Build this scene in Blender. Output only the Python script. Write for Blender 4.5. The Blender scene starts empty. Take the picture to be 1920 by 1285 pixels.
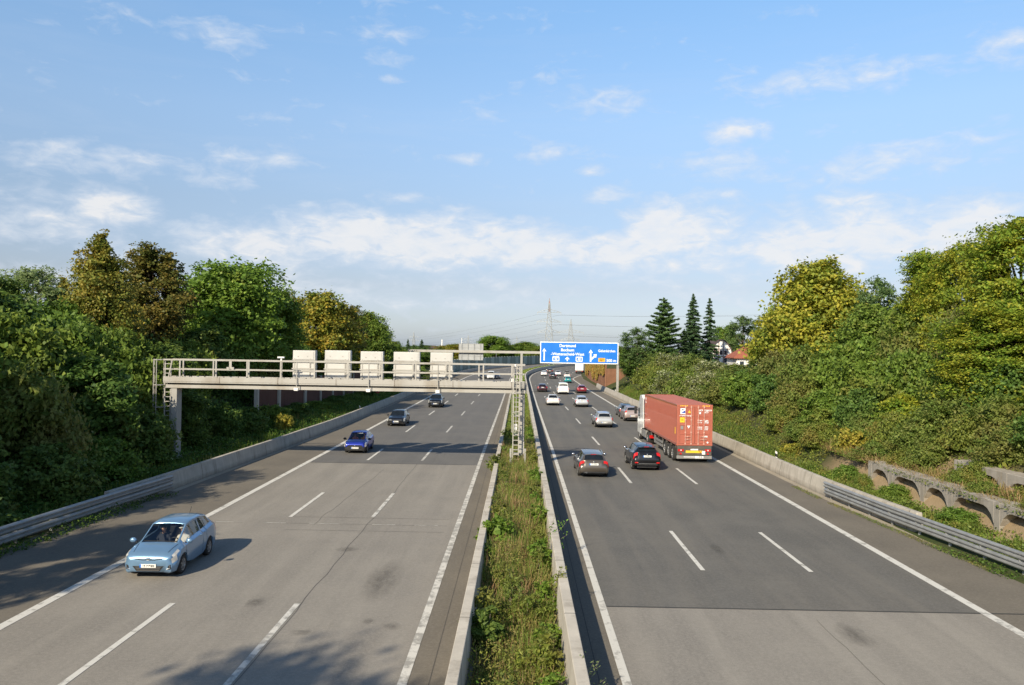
import bpy, math, random
import numpy as np
from mathutils import Vector, Matrix, noise as mnoise

random.seed(7)
RNG = np.random.default_rng(7)
SC = bpy.context.scene
COL = SC.collection
rad = math.radians

# ---------------------------------------------------------------- camera model (metres; road runs along +Y)
FPX, CAMH = 1500.0, 7.65
_d = np.array([15.0, -10.5, -FPX]); _d /= np.linalg.norm(_d)
_u = np.array([math.sin(rad(.9)), math.cos(rad(.9)), 0.0]); _u -= _d * _u.dot(_d); _u /= np.linalg.norm(_u)
CAMR = np.array([np.cross(_d, _u), _d, _u])          # camera axes -> world axes
CAMP = np.array([0, 0, CAMH])

def _ray(px, py):
    return CAMR @ np.array([px - 960.0, 642.5 - py, -FPX])

def at_z(px, py, z=0.0):
    d = _ray(px, py); return d * ((z - CAMH) / d[2]) + CAMP

def at_y(px, py, Y):
    d = _ray(px, py); return d * (Y / d[1]) + CAMP

def at_x(px, py, X):
    d = _ray(px, py); return d * (X / d[0]) + CAMP

# ---------------------------------------------------------------- road alignment: straight, then a bend to the right
S0, RAD = 190.0, 680.0

def C(s, off, z=0.0):
    if s <= S0:
        return (off, s, z)
    t = (s - S0) / RAD
    return (RAD - (RAD - off) * math.cos(t), S0 + (RAD - off) * math.sin(t), z)

def heading(s):
    return 0.0 if s <= S0 else -(s - S0) / RAD

def inv(x, y):
    if y <= S0:
        return y, x
    r = math.hypot(RAD - x, y - S0)
    return S0 + RAD * math.atan2(y - S0, RAD - x), RAD - r

KS, KV = [0, 60, 110, 150, 200, 260], [1, 1, .935, .93, .96, 1.0]

def kr(s):
    return float(np.interp(s, KS, KV))

# ---------------------------------------------------------------- object helpers
def tag(o, label=None, cat=None, group=None, kind=None):
    if label: o['label'] = label
    if cat: o['category'] = cat
    if group: o['group'] = group
    if kind: o['kind'] = kind
    return o

def thing(name, label, cat, loc=(0, 0, 0), rz=0.0, group=None):
    o = bpy.data.objects.new(name, None)
    o.empty_display_size = .3
    COL.objects.link(o)
    o.location = loc; o.rotation_euler = (0, 0, rz)
    return tag(o, label, cat, group)

def link(name, me, parent=None, loc=None, rot=None):
    o = bpy.data.objects.new(name, me)
    COL.objects.link(o)
    if parent is not None: o.parent = parent
    if loc is not None: o.location = loc
    if rot is not None: o.rotation_euler = rot
    return o

def copy_tree(o, parent=None):
    c = o.copy(); COL.objects.link(c)
    if parent is not None: c.parent = parent
    for ch in list(o.children):
        copy_tree(ch, c)
    return c

class MB:
    """collects polygons; build() links them as one mesh object"""
    def __init__(self):
        self.v, self.f, self.m, self.uv = [], [], [], None
    def add(self, vs, fs, m=0):
        b = len(self.v)
        self.v += [tuple(map(float, p)) for p in vs]
        self.f += [tuple(i + b for i in f) for f in fs]
        self.m += [m] * len(fs)
        return self
    def box(self, x0, x1, y0, y1, z0, z1, m=0):
        return self.add([(x0, y0, z0), (x1, y0, z0), (x1, y1, z0), (x0, y1, z0), (x0, y0, z1), (x1, y0, z1), (x1, y1, z1), (x0, y1, z1)],
                        [(0, 3, 2, 1), (4, 5, 6, 7), (0, 1, 5, 4), (1, 2, 6, 5), (2, 3, 7, 6), (3, 0, 4, 7)], m)
    def bar(self, p, q, w, h=None, m=0, up=(0, 0, 1)):
        h = w if h is None else h
        p, q = Vector(p), Vector(q); d = (q - p).normalized(); u = Vector(up)
        if abs(d.dot(u)) > .98: u = Vector((0, 1, 0))
        a = d.cross(u).normalized(); b = a.cross(d).normalized()
        vs = []
        for c in (p, q):
            for sx, sz in ((-1, -1), (1, -1), (1, 1), (-1, 1)):
                vs.append(c + a * (sx * w / 2) + b * (sz * h / 2))
        return self.add(vs, [(0, 1, 2, 3), (7, 6, 5, 4), (0, 4, 5, 1), (1, 5, 6, 2), (2, 6, 7, 3), (3, 7, 4, 0)], m)
    def tube(self, pts, r, n=6, m=0, cap=True):
        pts = [Vector(p) for p in pts]
        rs = r if isinstance(r, (list, tuple)) else [r] * len(pts)
        vs, fs = [], []
        for i, p in enumerate(pts):
            d = (pts[min(i + 1, len(pts) - 1)] - pts[max(i - 1, 0)]).normalized()
            u = Vector((0, 0, 1)) if abs(d.z) < .9 else Vector((0, 1, 0))
            a = d.cross(u).normalized(); b = a.cross(d)
            for k in range(n):
                t = 2 * math.pi * k / n
                vs.append(p + a * (rs[i] * math.cos(t)) + b * (rs[i] * math.sin(t)))
        for i in range(len(pts) - 1):
            for k in range(n):
                fs.append((i * n + k, i * n + (k + 1) % n, (i + 1) * n + (k + 1) % n, (i + 1) * n + k))
        if cap:
            fs.append(tuple(range(n))[::-1]); fs.append(tuple(range((len(pts) - 1) * n, len(pts) * n)))
        return self.add(vs, fs, m)
    def cyl(self, p, q, r, n=12, m=0):
        return self.tube([p, q], r, n, m)
    def prism(self, poly, axis, a, b, m=0):
        """polygon in the plane across axis, extruded from a to b"""
        f = {'x': lambda u, v, w: (w, u, v), 'y': lambda u, v, w: (u, w, v), 'z': lambda u, v, w: (u, v, w)}[axis]
        n = len(poly)
        vs = [f(u, v, a) for u, v in poly] + [f(u, v, b) for u, v in poly]
        fs = [tuple(range(n))[::-1], tuple(range(n, 2 * n))] + [(i, (i + 1) % n, n + (i + 1) % n, n + i) for i in range(n)]
        return self.add(vs, fs, m)
    def ball(self, c, rx, ry, rz, m=0, nu=12, nv=8):
        vs, fs = [], []
        for j in range(nv + 1):
            p = math.pi * j / nv
            for i in range(nu):
                t = 2 * math.pi * i / nu
                vs.append((c[0] + rx * math.sin(p) * math.cos(t), c[1] + ry * math.sin(p) * math.sin(t), c[2] + rz * math.cos(p)))
        for j in range(nv):
            for i in range(nu):
                fs.append((j * nu + i, (j + 1) * nu + i, (j + 1) * nu + (i + 1) % nu, j * nu + (i + 1) % nu))
        return self.add(vs, fs, m)
    def mesh(self, name, mats, smooth=False, angle=None):
        me = bpy.data.meshes.new(name)
        me.from_pydata(self.v, [], self.f)
        for mt in (mats if isinstance(mats, (list, tuple)) else [mats]): me.materials.append(mt)
        me.polygons.foreach_set('material_index', self.m)
        if smooth:
            me.polygons.foreach_set('use_smooth', [True] * len(me.polygons))
            if angle: me.set_sharp_from_angle(angle=rad(angle))
        me.update()
        return me
    def build(self, name, mats, parent=None, smooth=False, angle=None, bevel=0, loc=None, rot=None, recalc=True):
        me = self.mesh(name, mats, smooth, angle)
        if recalc:
            import bmesh
            bm = bmesh.new(); bm.from_mesh(me)
            bmesh.ops.recalc_face_normals(bm, faces=bm.faces); bm.to_mesh(me); bm.free()
        o = link(name, me, parent, loc, rot)
        if bevel:
            b = o.modifiers.new('Bevel', 'BEVEL'); b.width = bevel; b.segments = 2; b.limit_method = 'ANGLE'
        return o

def quads(name, V, mats, idx=None):
    """V: (n*4, 3) array, one separate quad for every four rows"""
    n = len(V) // 4
    me = bpy.data.meshes.new(name)
    me.vertices.add(n * 4); me.vertices.foreach_set('co', np.ascontiguousarray(V, dtype=np.float32).ravel())
    me.loops.add(n * 4); me.loops.foreach_set('vertex_index', np.arange(n * 4, dtype=np.int32))
    me.polygons.add(n)
    me.polygons.foreach_set('loop_start', np.arange(0, n * 4, 4, dtype=np.int32))
    me.polygons.foreach_set('loop_total', np.full(n, 4, dtype=np.int32))
    for mt in (mats if isinstance(mats, (list, tuple)) else [mats]): me.materials.append(mt)
    if idx is not None: me.polygons.foreach_set('material_index', idx.astype(np.int32))
    me.update(calc_edges=True)
    return me

def strip(name, lines, mats, parent=None, kind=None, midx=None):
    """ribbon between successive polylines given as lists of (s, off, z); UV holds (off, s) in metres"""
    n = len(lines[0]); vs, fs, uv = [], [], []
    for L in lines:
        for s, o, z in L:
            vs.append(C(s, o, z)); uv.append((o, s))
    mi = []
    for a in range(len(lines) - 1):
        for i in range(n - 1):
            fs.append((a * n + i, (a + 1) * n + i, (a + 1) * n + i + 1, a * n + i + 1)); mi.append(midx[a] if midx else 0)
    me = bpy.data.meshes.new(name); me.from_pydata(vs, [], fs)
    ul = me.uv_layers.new(name='UVMap')
    for lp in me.loops: ul.data[lp.index].uv = uv[lp.vertex_index]
    for mt in (mats if isinstance(mats, (list, tuple)) else [mats]): me.materials.append(mt)
    me.polygons.foreach_set('material_index', mi)
    import bmesh
    bm = bmesh.new(); bm.from_mesh(me); bmesh.ops.recalc_face_normals(bm, faces=bm.faces)
    if sum(f.normal.z for f in bm.faces) < 0: bmesh.ops.reverse_faces(bm, faces=bm.faces)
    bm.to_mesh(me); bm.free()
    o = link(name, me, parent)
    if kind: o['kind'] = kind
    return o

# ---------------------------------------------------------------- materials
class NT:
    def __init__(self, name):
        self.mat = bpy.data.materials.new(name); self.mat.use_nodes = True
        self.t = self.mat.node_tree; self.t.nodes.clear()
        self.out = self.n('ShaderNodeOutputMaterial')
    def n(self, typ, **kw):
        nd = self.t.nodes.new(typ)
        for k, v in kw.items(): setattr(nd, k, v)
        return nd
    def l(self, a, b): self.t.links.new(a, b)
    def noise(self, vec, scale, detail=4, rough=.55, dist=0.0):
        nd = self.n('ShaderNodeTexNoise'); nd.inputs['Scale'].default_value = scale; nd.inputs['Detail'].default_value = detail
        nd.inputs['Roughness'].default_value = rough; nd.inputs['Distortion'].default_value = dist
        if vec is not None: self.l(vec, nd.inputs['Vector'])
        return nd.outputs['Fac']
    def ramp(self, fac, stops):
        nd = self.n('ShaderNodeValToRGB'); el = nd.color_ramp.elements
        while len(el) < len(stops): el.new(.5)
        for e, (p, c) in zip(el, stops):
            e.position = p; e.color = (*c, 1) if len(c) == 3 else c
        self.l(fac, nd.inputs[0]); return nd.outputs['Color']
    def mix(self, fac, a, b, mode='MIX'):
        nd = self.n('ShaderNodeMix', data_type='RGBA', blend_type=mode)
        for sock, v in ((nd.inputs['Factor'], fac), (nd.inputs['A'], a), (nd.inputs['B'], b)):
            if hasattr(v, 'is_output'): self.l(v, sock)
            elif isinstance(v, (int, float)): sock.default_value = v
            else: sock.default_value = (*v, 1)
        return nd.outputs['Result']
    def math(self, op, a, b=None, clamp=False):
        nd = self.n('ShaderNodeMath', operation=op, use_clamp=clamp)
        for i, v in enumerate((a, b)):
            if v is None: continue
            if hasattr(v, 'is_output'): self.l(v, nd.inputs[i])
            else: nd.inputs[i].default_value = v
        return nd.outputs[0]
    def mapr(self, v, a, b, c=0.0, d=1.0):
        nd = self.n('ShaderNodeMapRange'); self.l(v, nd.inputs[0])
        for i, x in enumerate((a, b, c, d)): nd.inputs[i + 1].default_value = x
        return nd.outputs[0]
    def scalevec(self, vec, s):
        nd = self.n('ShaderNodeMapping'); nd.inputs['Scale'].default_value = s; self.l(vec, nd.inputs['Vector']); return nd.outputs[0]
    def bump(self, h, strength, dist=.02):
        nd = self.n('ShaderNodeBump'); nd.inputs['Strength'].default_value = strength; nd.inputs['Distance'].default_value = dist
        self.l(h, nd.inputs['Height']); return nd.outputs[0]
    def bsdf(self, col, rough=.6, metal=0.0, spec=.5, coat=0.0, normal=None):
        p = self.n('ShaderNodeBsdfPrincipled')
        for sock, v in ((p.inputs['Base Color'], col), (p.inputs['Roughness'], rough), (p.inputs['Metallic'], metal)):
            if hasattr(v, 'is_output'): self.l(v, sock)
            elif isinstance(v, (int, float)): sock.default_value = v
            else: sock.default_value = (*v, 1)
        p.inputs['Specular IOR Level'].default_value = spec
        p.inputs['Coat Weight'].default_value = coat
        p.inputs['Coat Roughness'].default_value = .05
        if normal is not None: self.l(normal, p.inputs['Normal'])
        self.l(p.outputs[0], self.out.inputs[0])
        return p

def mat(name, col, rough=.6, metal=0.0, var=.12, scale=3.0, bump=0.0, spec=.5, coat=0.0, stain=None, stain_at=.6):
    t = NT(name); tc = t.n('ShaderNodeTexCoord'); v = tc.outputs['Object']
    f = t.noise(v, scale, 5)
    c = t.mix(t.mapr(f, .3, .7), tuple(x * (1 - var) for x in col), tuple(min(1, x * (1 + var)) for x in col))
    if stain:
        g = t.noise(t.scalevec(v, (1, 1, .25)), scale * .8, 6, .65)
        c = t.mix(t.mapr(g, stain_at - .06, stain_at + .12, 0, .75), c, stain)
    r = t.mapr(f, .3, .7, max(.02, rough - .06), min(1, rough + .06))
    nm = t.bump(t.noise(v, scale * 12, 3), bump) if bump else None
    t.bsdf(c, r, metal, spec, coat, nm)
    return t.mat

def walls(name, col, grime):
    t = NT(name); tc = t.n('ShaderNodeTexCoord'); v = tc.outputs['Object']; sp = t.n('ShaderNodeSeparateXYZ'); t.l(v, sp.inputs[0])
    f = t.noise(v, 1.1, 6, .6)
    c = t.mix(t.mapr(f, .3, .7), tuple(x * .86 for x in col), tuple(x * 1.12 for x in col))
    run = t.noise(t.scalevec(v, (1.2, 1.6, .12)), 1.0, 6, .7)                                # rain streaks
    c = t.mix(t.mapr(run, .50, .68, 0, .6), c, grime)
    low = t.math('ADD', sp.outputs['Z'], t.math('MULTIPLY', t.noise(v, 1.6, 4, .7), .35))
    c = t.mix(t.mapr(low, .42, .16, 0, .55), c, tuple(x * .8 for x in grime))                # splash grime at the foot
    j = t.math('FRACT', t.math('MULTIPLY', sp.outputs['Y'], .2))
    c = t.mix(t.math('MULTIPLY', t.math('LESS_THAN', j, .009), .75), c, (.07, .06, .05))     # joints every five metres
    t.bsdf(c, .88, 0, .25, 0, t.bump(t.noise(v, 14, 4), .3)); return t.mat

def paint(name, col, metal=.35, rough=.32):
    t = NT(name); tc = t.n('ShaderNodeTexCoord')
    f = t.noise(tc.outputs['Object'], 2.2, 4)
    sp = t.n('ShaderNodeSeparateXYZ'); t.l(tc.outputs['Object'], sp.inputs[0])
    d = t.mapr(t.math('ADD', sp.outputs['Z'], t.math('MULTIPLY', f, .35)), .62, .25, 0, .42)     # road grime low on the flanks
    c = t.mix(t.mapr(f, .3, .7), tuple(x * .94 for x in col), col)
    c = t.mix(d, c, (.10, .09, .08))
    p = t.bsdf(c, rough, metal, .5, .7)
    r = t.mapr(d, 0, .42, rough, .6); t.l(r, p.inputs['Roughness'])
    return t.mat

def leafmat(name, stops, alt=None, alt_at=.55, trans=.3, clump=.45):
    """stops: leaf colours picked per leaf; alt: second set in patches of the crown"""
    t = NT(name); g = t.n('ShaderNodeNewGeometry'); tc = t.n('ShaderNodeTexCoord')
    rnd = g.outputs['Random Per Island']
    c = t.ramp(rnd, stops)
    f = t.noise(tc.outputs['Object'], clump, 3)
    if alt:
        c = t.mix(t.mapr(f, alt_at - .07, alt_at + .07), c, t.ramp(rnd, alt))
    oi = t.n('ShaderNodeObjectInfo')
    hs = t.n('ShaderNodeHueSaturation'); t.l(c, hs.inputs['Color'])
    t.l(t.mapr(oi.outputs['Random'], 0, 1, .488, .512), hs.inputs['Hue'])
    t.l(t.mapr(t.noise(tc.outputs['Object'], clump * 3, 2), .3, .7, 1.28, 1.85), hs.inputs['Value'])
    c = hs.outputs[0]
    p = t.n('ShaderNodeBsdfPrincipled'); t.l(c, p.inputs['Base Color']); p.inputs['Roughness'].default_value = .55
    p.inputs['Specular IOR Level'].default_value = .25
    tr = t.n('ShaderNodeBsdfTranslucent'); t.l(c, tr.inputs['Color'])
    mx = t.n('ShaderNodeMixShader'); mx.inputs[0].default_value = min(.5, trans + .12)
    t.l(p.outputs[0], mx.inputs[1]); t.l(tr.outputs[0], mx.inputs[2]); t.l(mx.outputs[0], t.out.inputs[0])
    return t.mat

def asphalt(name, a, b, worn, agg=.35, streak=.5):
    """UV is (offset, chainage) in metres; a / b mottling colours, worn = lengthwise wheel-track tone"""
    t = NT(name); uv = t.n('ShaderNodeUVMap').outputs[0]
    mott = t.noise(uv, .35, 5, .6)
    c = t.mix(t.mapr(mott, .36, .64), tuple(x * .93 for x in a), tuple(x * 1.06 for x in b))
    st = t.noise(t.scalevec(uv, (1.05, .07, 1)), 1.0, 5, .6, .4)
    c = t.mix(t.mapr(st, .42, .66, 0, streak), c, worn)
    st2 = t.noise(t.scalevec(uv, (3.2, .22, 1)), 1.0, 4, .6)
    c = t.mix(t.mapr(st2, .55, .75, 0, streak * .5), c, tuple(x * .72 for x in a))
    sx = t.n('ShaderNodeSeparateXYZ'); t.l(uv, sx.inputs[0])
    wob_ = t.math('ADD', t.math('ABSOLUTE', sx.outputs['X']), t.math('MULTIPLY', t.noise(t.scalevec(uv, (.2, .05, 1)), 1.0, 3), .5))
    tr_ = t.math('SINE', t.math('MULTIPLY', wob_, 2 * math.pi / 1.87))
    trk = t.math('MULTIPLY', t.mapr(tr_, -.3, 1), t.mapr(t.noise(t.scalevec(uv, (.5, .03, 1)), 1.0, 4), .3, .65))
    c = t.mix(t.math('MULTIPLY', trk, streak * .6), c, tuple(x * .78 for x in a))
    blot = t.noise(uv, 1.3, 6, .7, .6)
    c = t.mix(t.mapr(blot, .58, .74, 0, .40), c, tuple(x * .62 for x in a))
    m2 = t.noise(uv, 3.2, 6, .72)
    c = t.mix(t.mapr(m2, .40, .62, 0, .28), c, tuple(x * .78 for x in a))
    m3 = t.noise(uv, 10, 4, .8)
    c = t.mix(t.mapr(m3, .46, .62, 0, .50), c, tuple(min(1, x * 1.4) for x in b))
    gr = t.noise(uv, 55, 2, .7)
    c = t.mix(t.mapr(gr, .3, .7, 0, agg), c, tuple(min(1, x * 1.75) for x in b))
    gd = t.noise(uv, 34, 2, .7)
    c = t.mix(t.mapr(gd, .56, .72, 0, agg), c, tuple(x * .45 for x in a))
    t.bsdf(c, t.mapr(mott, .3, .7, .82, .95), 0, .25, 0, t.bump(gr, .35, .01))
    return t.mat

M = {}
M['concrete'] = walls('concrete', (.52, .475, .405), (.26, .225, .18))
M['concrete_side'] = walls('concrete_weathered', (.44, .405, .35), (.19, .165, .13))
M['crib'] = mat('crib_concrete', (.33, .30, .26), .9, 0, .16, 1.6, .4, .3, 0, (.2, .17, .13), .56)
M['gantry'] = mat('gantry_paint', (.375, .36, .33), .6, .1, .07, .6, .05, .4, 0, (.24, .20, .15), .58)
M['gantry_leg'] = mat('gantry_leg_paint', (.33, .32, .30), .7, .1, .1, 1.2, .05, .4, 0, (.2, .16, .1), .6)
M['cabinet'] = mat('cabinet_paint', (.50, .49, .465), .5, .1, .06, .8, 0, .4, 0, (.38, .36, .32), .66)
M['galv'] = mat('galvanised_steel', (.33, .335, .33), .5, .45, .15, 2.5, .05, .5, 0, (.22, .21, .19), .62)
M['galv_hazed'] = mat('pylon_steel_hazed', (.36, .38, .39), .7, .2, .1, .2)  # steel grey lightened: distance haze on the pylons is put into the colour
M['pole'] = mat('sign_pole_steel', (.36, .35, .32), .55, .4, .1, 1.5)
M['dark'] = mat('dark_plastic', (.016, .016, .017), .5, 0, .2, 6)
M['rubber'] = mat('tyre_rubber', (.022, .021, .02), .85, 0, .25, 8, .2)
M['rim'] = mat('alloy_rim', (.42, .42, .42), .35, .8, .1, 5)
M['rimdark'] = mat('steel_rim', (.2, .2, .2), .5, .5, .1, 5)
M['glass_dark'] = mat('tinted_glass', (.012, .016, .02), .06, 0, .3, 2, 0, .6)
M['white'] = mat('white_paint', (.76, .75, .72), .5, 0, .05, 2)
M['plate'] = mat('plate_white', (.78, .78, .74), .45, 0, .04, 6)
M['blue_sign'] = mat('sign_blue', (.004, .16, .62), .5, 0, .08, .7)
M['sign_white'] = mat('sign_white_film', (.82, .83, .84), .5, 0, .03, .7)
M['sign_yellow'] = mat('sign_yellow_film', (.80, .42, .02), .5, 0, .05, .7)
M['sign_black'] = mat('sign_black_film', (.02, .02, .02), .5, 0, .05, .7)
M['sign_back'] = mat('sign_back_aluminium', (.36, .37, .37), .55, .3, .1, .7)
M['tail'] = mat('tail_lamp_red', (.50, .012, .012), .18, 0, .15, 6, 0, .6)
M['lamp'] = mat('head_lamp_lens', (.75, .74, .70), .12, .35, .1, 9, 0, .6)
M['chrome'] = mat('chrome', (.65, .65, .65), .15, 1, .05, 5)
M['amber'] = mat('amber', (.75, .30, .02), .3, 0, .05, 5)
M['bark'] = mat('bark', (.10, .075, .055), .95, 0, .35, 4, .6, .2)
M['barklight'] = mat('bark_pale', (.20, .165, .13), .95, 0, .3, 4, .6, .2)
M['soil'] = mat('sandy_soil', (.34, .25, .15), .95, 0, .25, 2, .5, .1, 0, (.2, .14, .08), .55)
M['brickwall'] = None

def lampmat(name, col, strength):
    t = NT(name); tc = t.n('ShaderNodeTexCoord')
    f = t.noise(tc.outputs['Object'], 9, 2)
    p = t.bsdf(col, .15, .2, .6, 0)
    p.inputs['Emission Color'].default_value = (1, .93, .8, 1)
    t.l(t.mapr(f, .3, .7, strength * .6, strength * 1.3), p.inputs['Emission Strength'])
    return t.mat
M['lamp_on'] = lampmat('head_lamp_lit', (.42, .42, .40), .15)
t = NT('clear_glass')
gl = t.n('ShaderNodeBsdfGlossy'); gl.inputs['Roughness'].default_value = .03; gl.inputs['Color'].default_value = (.95, .98, 1, 1)
tp = t.n('ShaderNodeBsdfTransparent'); tp.inputs['Color'].default_value = (.88, .91, .91, 1)
lw = t.n('ShaderNodeLayerWeight'); lw.inputs['Blend'].default_value = .18
mx = t.n('ShaderNodeMixShader'); t.l(t.math('ADD', t.math('MULTIPLY', lw.outputs['Fresnel'], .9), .10, True), mx.inputs[0])
t.l(tp.outputs[0], mx.inputs[1]); t.l(gl.outputs[0], mx.inputs[2]); t.l(mx.outputs[0], t.out.inputs[0])
M['glass_clear'] = t.mat

def brick(name, c1, c2, mortar, sx=4.0):
    t = NT(name); tc = t.n('ShaderNodeTexCoord'); v = tc.outputs['Object']
    sp = t.n('ShaderNodeSeparateXYZ'); t.l(v, sp.inputs[0])
    cb = t.n('ShaderNodeCombineXYZ'); t.l(t.math('ADD', sp.outputs['X'], sp.outputs['Y']), cb.inputs[0]); t.l(sp.outputs['Z'], cb.inputs[1])
    b = t.n('ShaderNodeTexBrick'); t.l(cb.outputs[0], b.inputs['Vector']); b.inputs['Scale'].default_value = sx
    b.inputs['Color1'].default_value = (*c1, 1); b.inputs['Color2'].default_value = (*c2, 1); b.inputs['Mortar'].default_value = (*mortar, 1)
    b.inputs['Mortar Size'].default_value = .03
    f = t.noise(v, .6, 5, .6)
    c = t.mix(t.mapr(f, .4, .7, 0, .6), b.outputs['Color'], tuple(x * .55 for x in c1))
    t.bsdf(c, .9, 0, .2, 0, t.bump(b.outputs['Fac'], -.4, .02))
    return t.mat
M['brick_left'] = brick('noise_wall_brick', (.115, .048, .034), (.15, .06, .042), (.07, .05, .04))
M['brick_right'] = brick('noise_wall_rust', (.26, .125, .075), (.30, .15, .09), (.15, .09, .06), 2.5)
# ================================================================ camera, world, sun
cam = bpy.data.cameras.new('camera'); camo = bpy.data.objects.new('camera', cam); COL.objects.link(camo)
cam.sensor_width = 36; cam.lens = 36 * FPX / 1920.0; cam.clip_start = .1; cam.clip_end = 20000
mw = Matrix.Identity(4)
for i in range(3):
    for j in range(3): mw[i][j] = CAMR[i][j]
mw.translation = Vector(CAMP)
camo.matrix_world = mw
SC.camera = camo

SUN_D = Vector((.46, .885, -.585)).normalized()          # direction the light travels
sl = bpy.data.lights.new('sun', 'SUN'); sl.energy = 4.6; sl.angle = rad(.55); sl.color = (1.0, .88, .68)
so = bpy.data.objects.new('sun', sl); COL.objects.link(so)
so.rotation_euler = SUN_D.to_track_quat('-Z', 'Y').to_euler(); so.location = (-30, -60, 60)
EL = math.asin(-SUN_D.z); AZ = math.atan2(-SUN_D.x, -SUN_D.y)

w = bpy.data.worlds.new('World'); SC.world = w; w.use_nodes = True
W = NT.__new__(NT); W.t = w.node_tree; W.t.nodes.clear(); W.out = W.n('ShaderNodeOutputWorld')
sky = W.n('ShaderNodeTexSky'); sky.sky_type = 'NISHITA'; sky.sun_disc = False
sky.sun_elevation = EL; sky.sun_rotation = AZ; sky.altitude = 60; sky.air_density = 1.0; sky.dust_density = .8; sky.ozone_density = 1.6
tc = W.n('ShaderNodeTexCoord'); dirv = tc.outputs['Generated']
sp = W.n('ShaderNodeSeparateXYZ'); W.l(dirv, sp.inputs[0])
az = W.math('ARCTAN2', sp.outputs['X'], sp.outputs['Y']); el = W.math('ARCSINE', sp.outputs['Z'])
cb = W.n('ShaderNodeCombineXYZ'); W.l(az, cb.inputs[0]); W.l(el, cb.inputs[1])
ae = cb.outputs[0]
n1 = W.noise(W.scalevec(ae, (9, 24, 1)), 1.0, 7, .55, .25)
n2 = W.noise(W.scalevec(ae, (30, 66, 1)), 1.0, 7, .60, .5)
n3 = W.noise(W.scalevec(ae, (3.2, 26, 1)), 1.0, 7, .65, .5)
puff = W.math('ADD', W.math('MULTIPLY', n1, .60), W.math('MULTIPLY', n2, .40))
def blob(px, py, rx, ry, amp):
    d = _ray(px, py); d = d / np.linalg.norm(d)
    a, e = math.atan2(d[0], d[1]), math.asin(d[2])
    sv = W.n('ShaderNodeVectorMath', operation='SUBTRACT'); W.l(ae, sv.inputs[0]); sv.inputs[1].default_value = (a, e, 0)
    ml = W.n('ShaderNodeVectorMath', operation='MULTIPLY'); W.l(sv.outputs[0], ml.inputs[0]); ml.inputs[1].default_value = (FPX / rx, FPX / ry, 0)
    ln = W.n('ShaderNodeVectorMath', operation='LENGTH'); W.l(ml.outputs[0], ln.inputs[0])
    return W.mapr(ln.outputs['Value'], 1.05, .25, 0, amp)
BL = [(470, 458, 210, 60, .78), (640, 446, 220, 72, .86), (800, 452, 260, 74, .88), (960, 462, 270, 66, .86), (1120, 472, 220, 56, .84), (1240, 430, 100, 76, .92), (1330, 430, 140, 72, .84), (1490, 455, 220, 84, .86), (1640, 452, 230, 78, .86), (1790, 440, 230, 84, .86), (900, 488, 160, 26, .62), (1330, 496, 240, 30, .62), (1000, 492, 700, 34, .42), (1500, 500, 500, 34, .42),
      (1230, 393, 60, 26, .5), (1330, 500, 200, 30, .4), (200, 385, 130, 52, .48), (60, 420, 190, 70, .40), (60, 365, 130, 40, .3),
      (160, 298, 330, 42, .36), (480, 297, 160, 32, .36), (1010, 288, 80, 34, .46), (890, 298, 80, 20, .38),
      (1160, 188, 150, 40, .40), (1372, 247, 82, 30, .52), (1670, 302, 240, 40, .44), (1370, 305, 150, 38, .38), (1530, 150, 270, 36, .30),
      (1140, 360, 80, 30, .40), (1120, 321, 50, 16, .42), (760, 370, 100, 24, .38), (410, 340, 110, 24, .36), (1610, 375, 110, 26, .40), (1730, 386, 90, 20, .36),
      (420, 65, 130, 40, .33), (725, 60, 90, 36, .34), (1890, 90, 80, 46, .40), (1800, 125, 90, 26, .28), (740, 152, 30, 14, .34),
      (300, 520, 420, 60, .30), (960, 540, 900, 50, .30), (1600, 530, 420, 50, .30), (800, 565, 260, 30, .42), (1150, 572, 160, 26, .34), (600, 520, 500, 60, .22), (1300, 530, 500, 60, .22), (300, 480, 360, 80, .26), (1650, 540, 300, 80, .20), (1364, 365, 34, 12, .36), (575, 383, 34, 12, .34)]
acc = None
for b in BL:
    if b[4] < .6: b = b[:4] + (b[4] * 1.18,)
    o = blob(*b); acc = o if acc is None else W.math('MAXIMUM', acc, o)
dens = W.math('ADD', W.math('MULTIPLY', W.math('SUBTRACT', puff, .5), 2.5), acc)
cl = W.mapr(dens, .14, .80, 0, .92)
wisp = W.math('MULTIPLY', W.mapr(n3, .50, .80, 0, .22), W.mapr(el, .02, .45, 1, .35))
back = W.math('MULTIPLY', W.mapr(puff, .54, .68, 0, .4), W.mapr(sp.outputs['Y'], .5, .2))     # scattered cloud over the rest of the sky
cover = W.math('MAXIMUM', W.math('MAXIMUM', cl, wisp), back)
cover = W.math('MULTIPLY', cover, W.mapr(n2, .25, .55, .72, 1.0))
shade = W.math('ADD', W.math('MULTIPLY', n2, .5), W.math('MULTIPLY', n1, .5))
ccol = W.ramp(W.math('ADD', W.math('MULTIPLY', cl, .55), W.math('MULTIPLY', shade, .5)), [(.30, (4.5, 5.1, 6.1)), (.55, (5.3, 5.7, 6.3)), (.82, (6.35, 6.3, 6.3))])
tint = W.ramp(el, [(.0, (.66, .76, 1.10)), (.075, (.74, .69, .80)), (.17, (.97, .91, .93)), (.275, (1.26, 1.25, 1.24)), (.42, (1.30, 1.52, 1.57)), (.62, (.80, .98, 1.08)), (.95, (.45, .58, .70))])
skyc = W.mix(1.0, sky.outputs[0], tint, 'MULTIPLY')
mixc = W.mix(W.math('MULTIPLY', cover, .93), skyc, ccol)
bg = W.n('ShaderNodeBackground'); W.l(mixc, bg.inputs['Color']); bg.inputs['Strength'].default_value = .10
W.l(bg.outputs[0], W.out.inputs[0])

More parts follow.
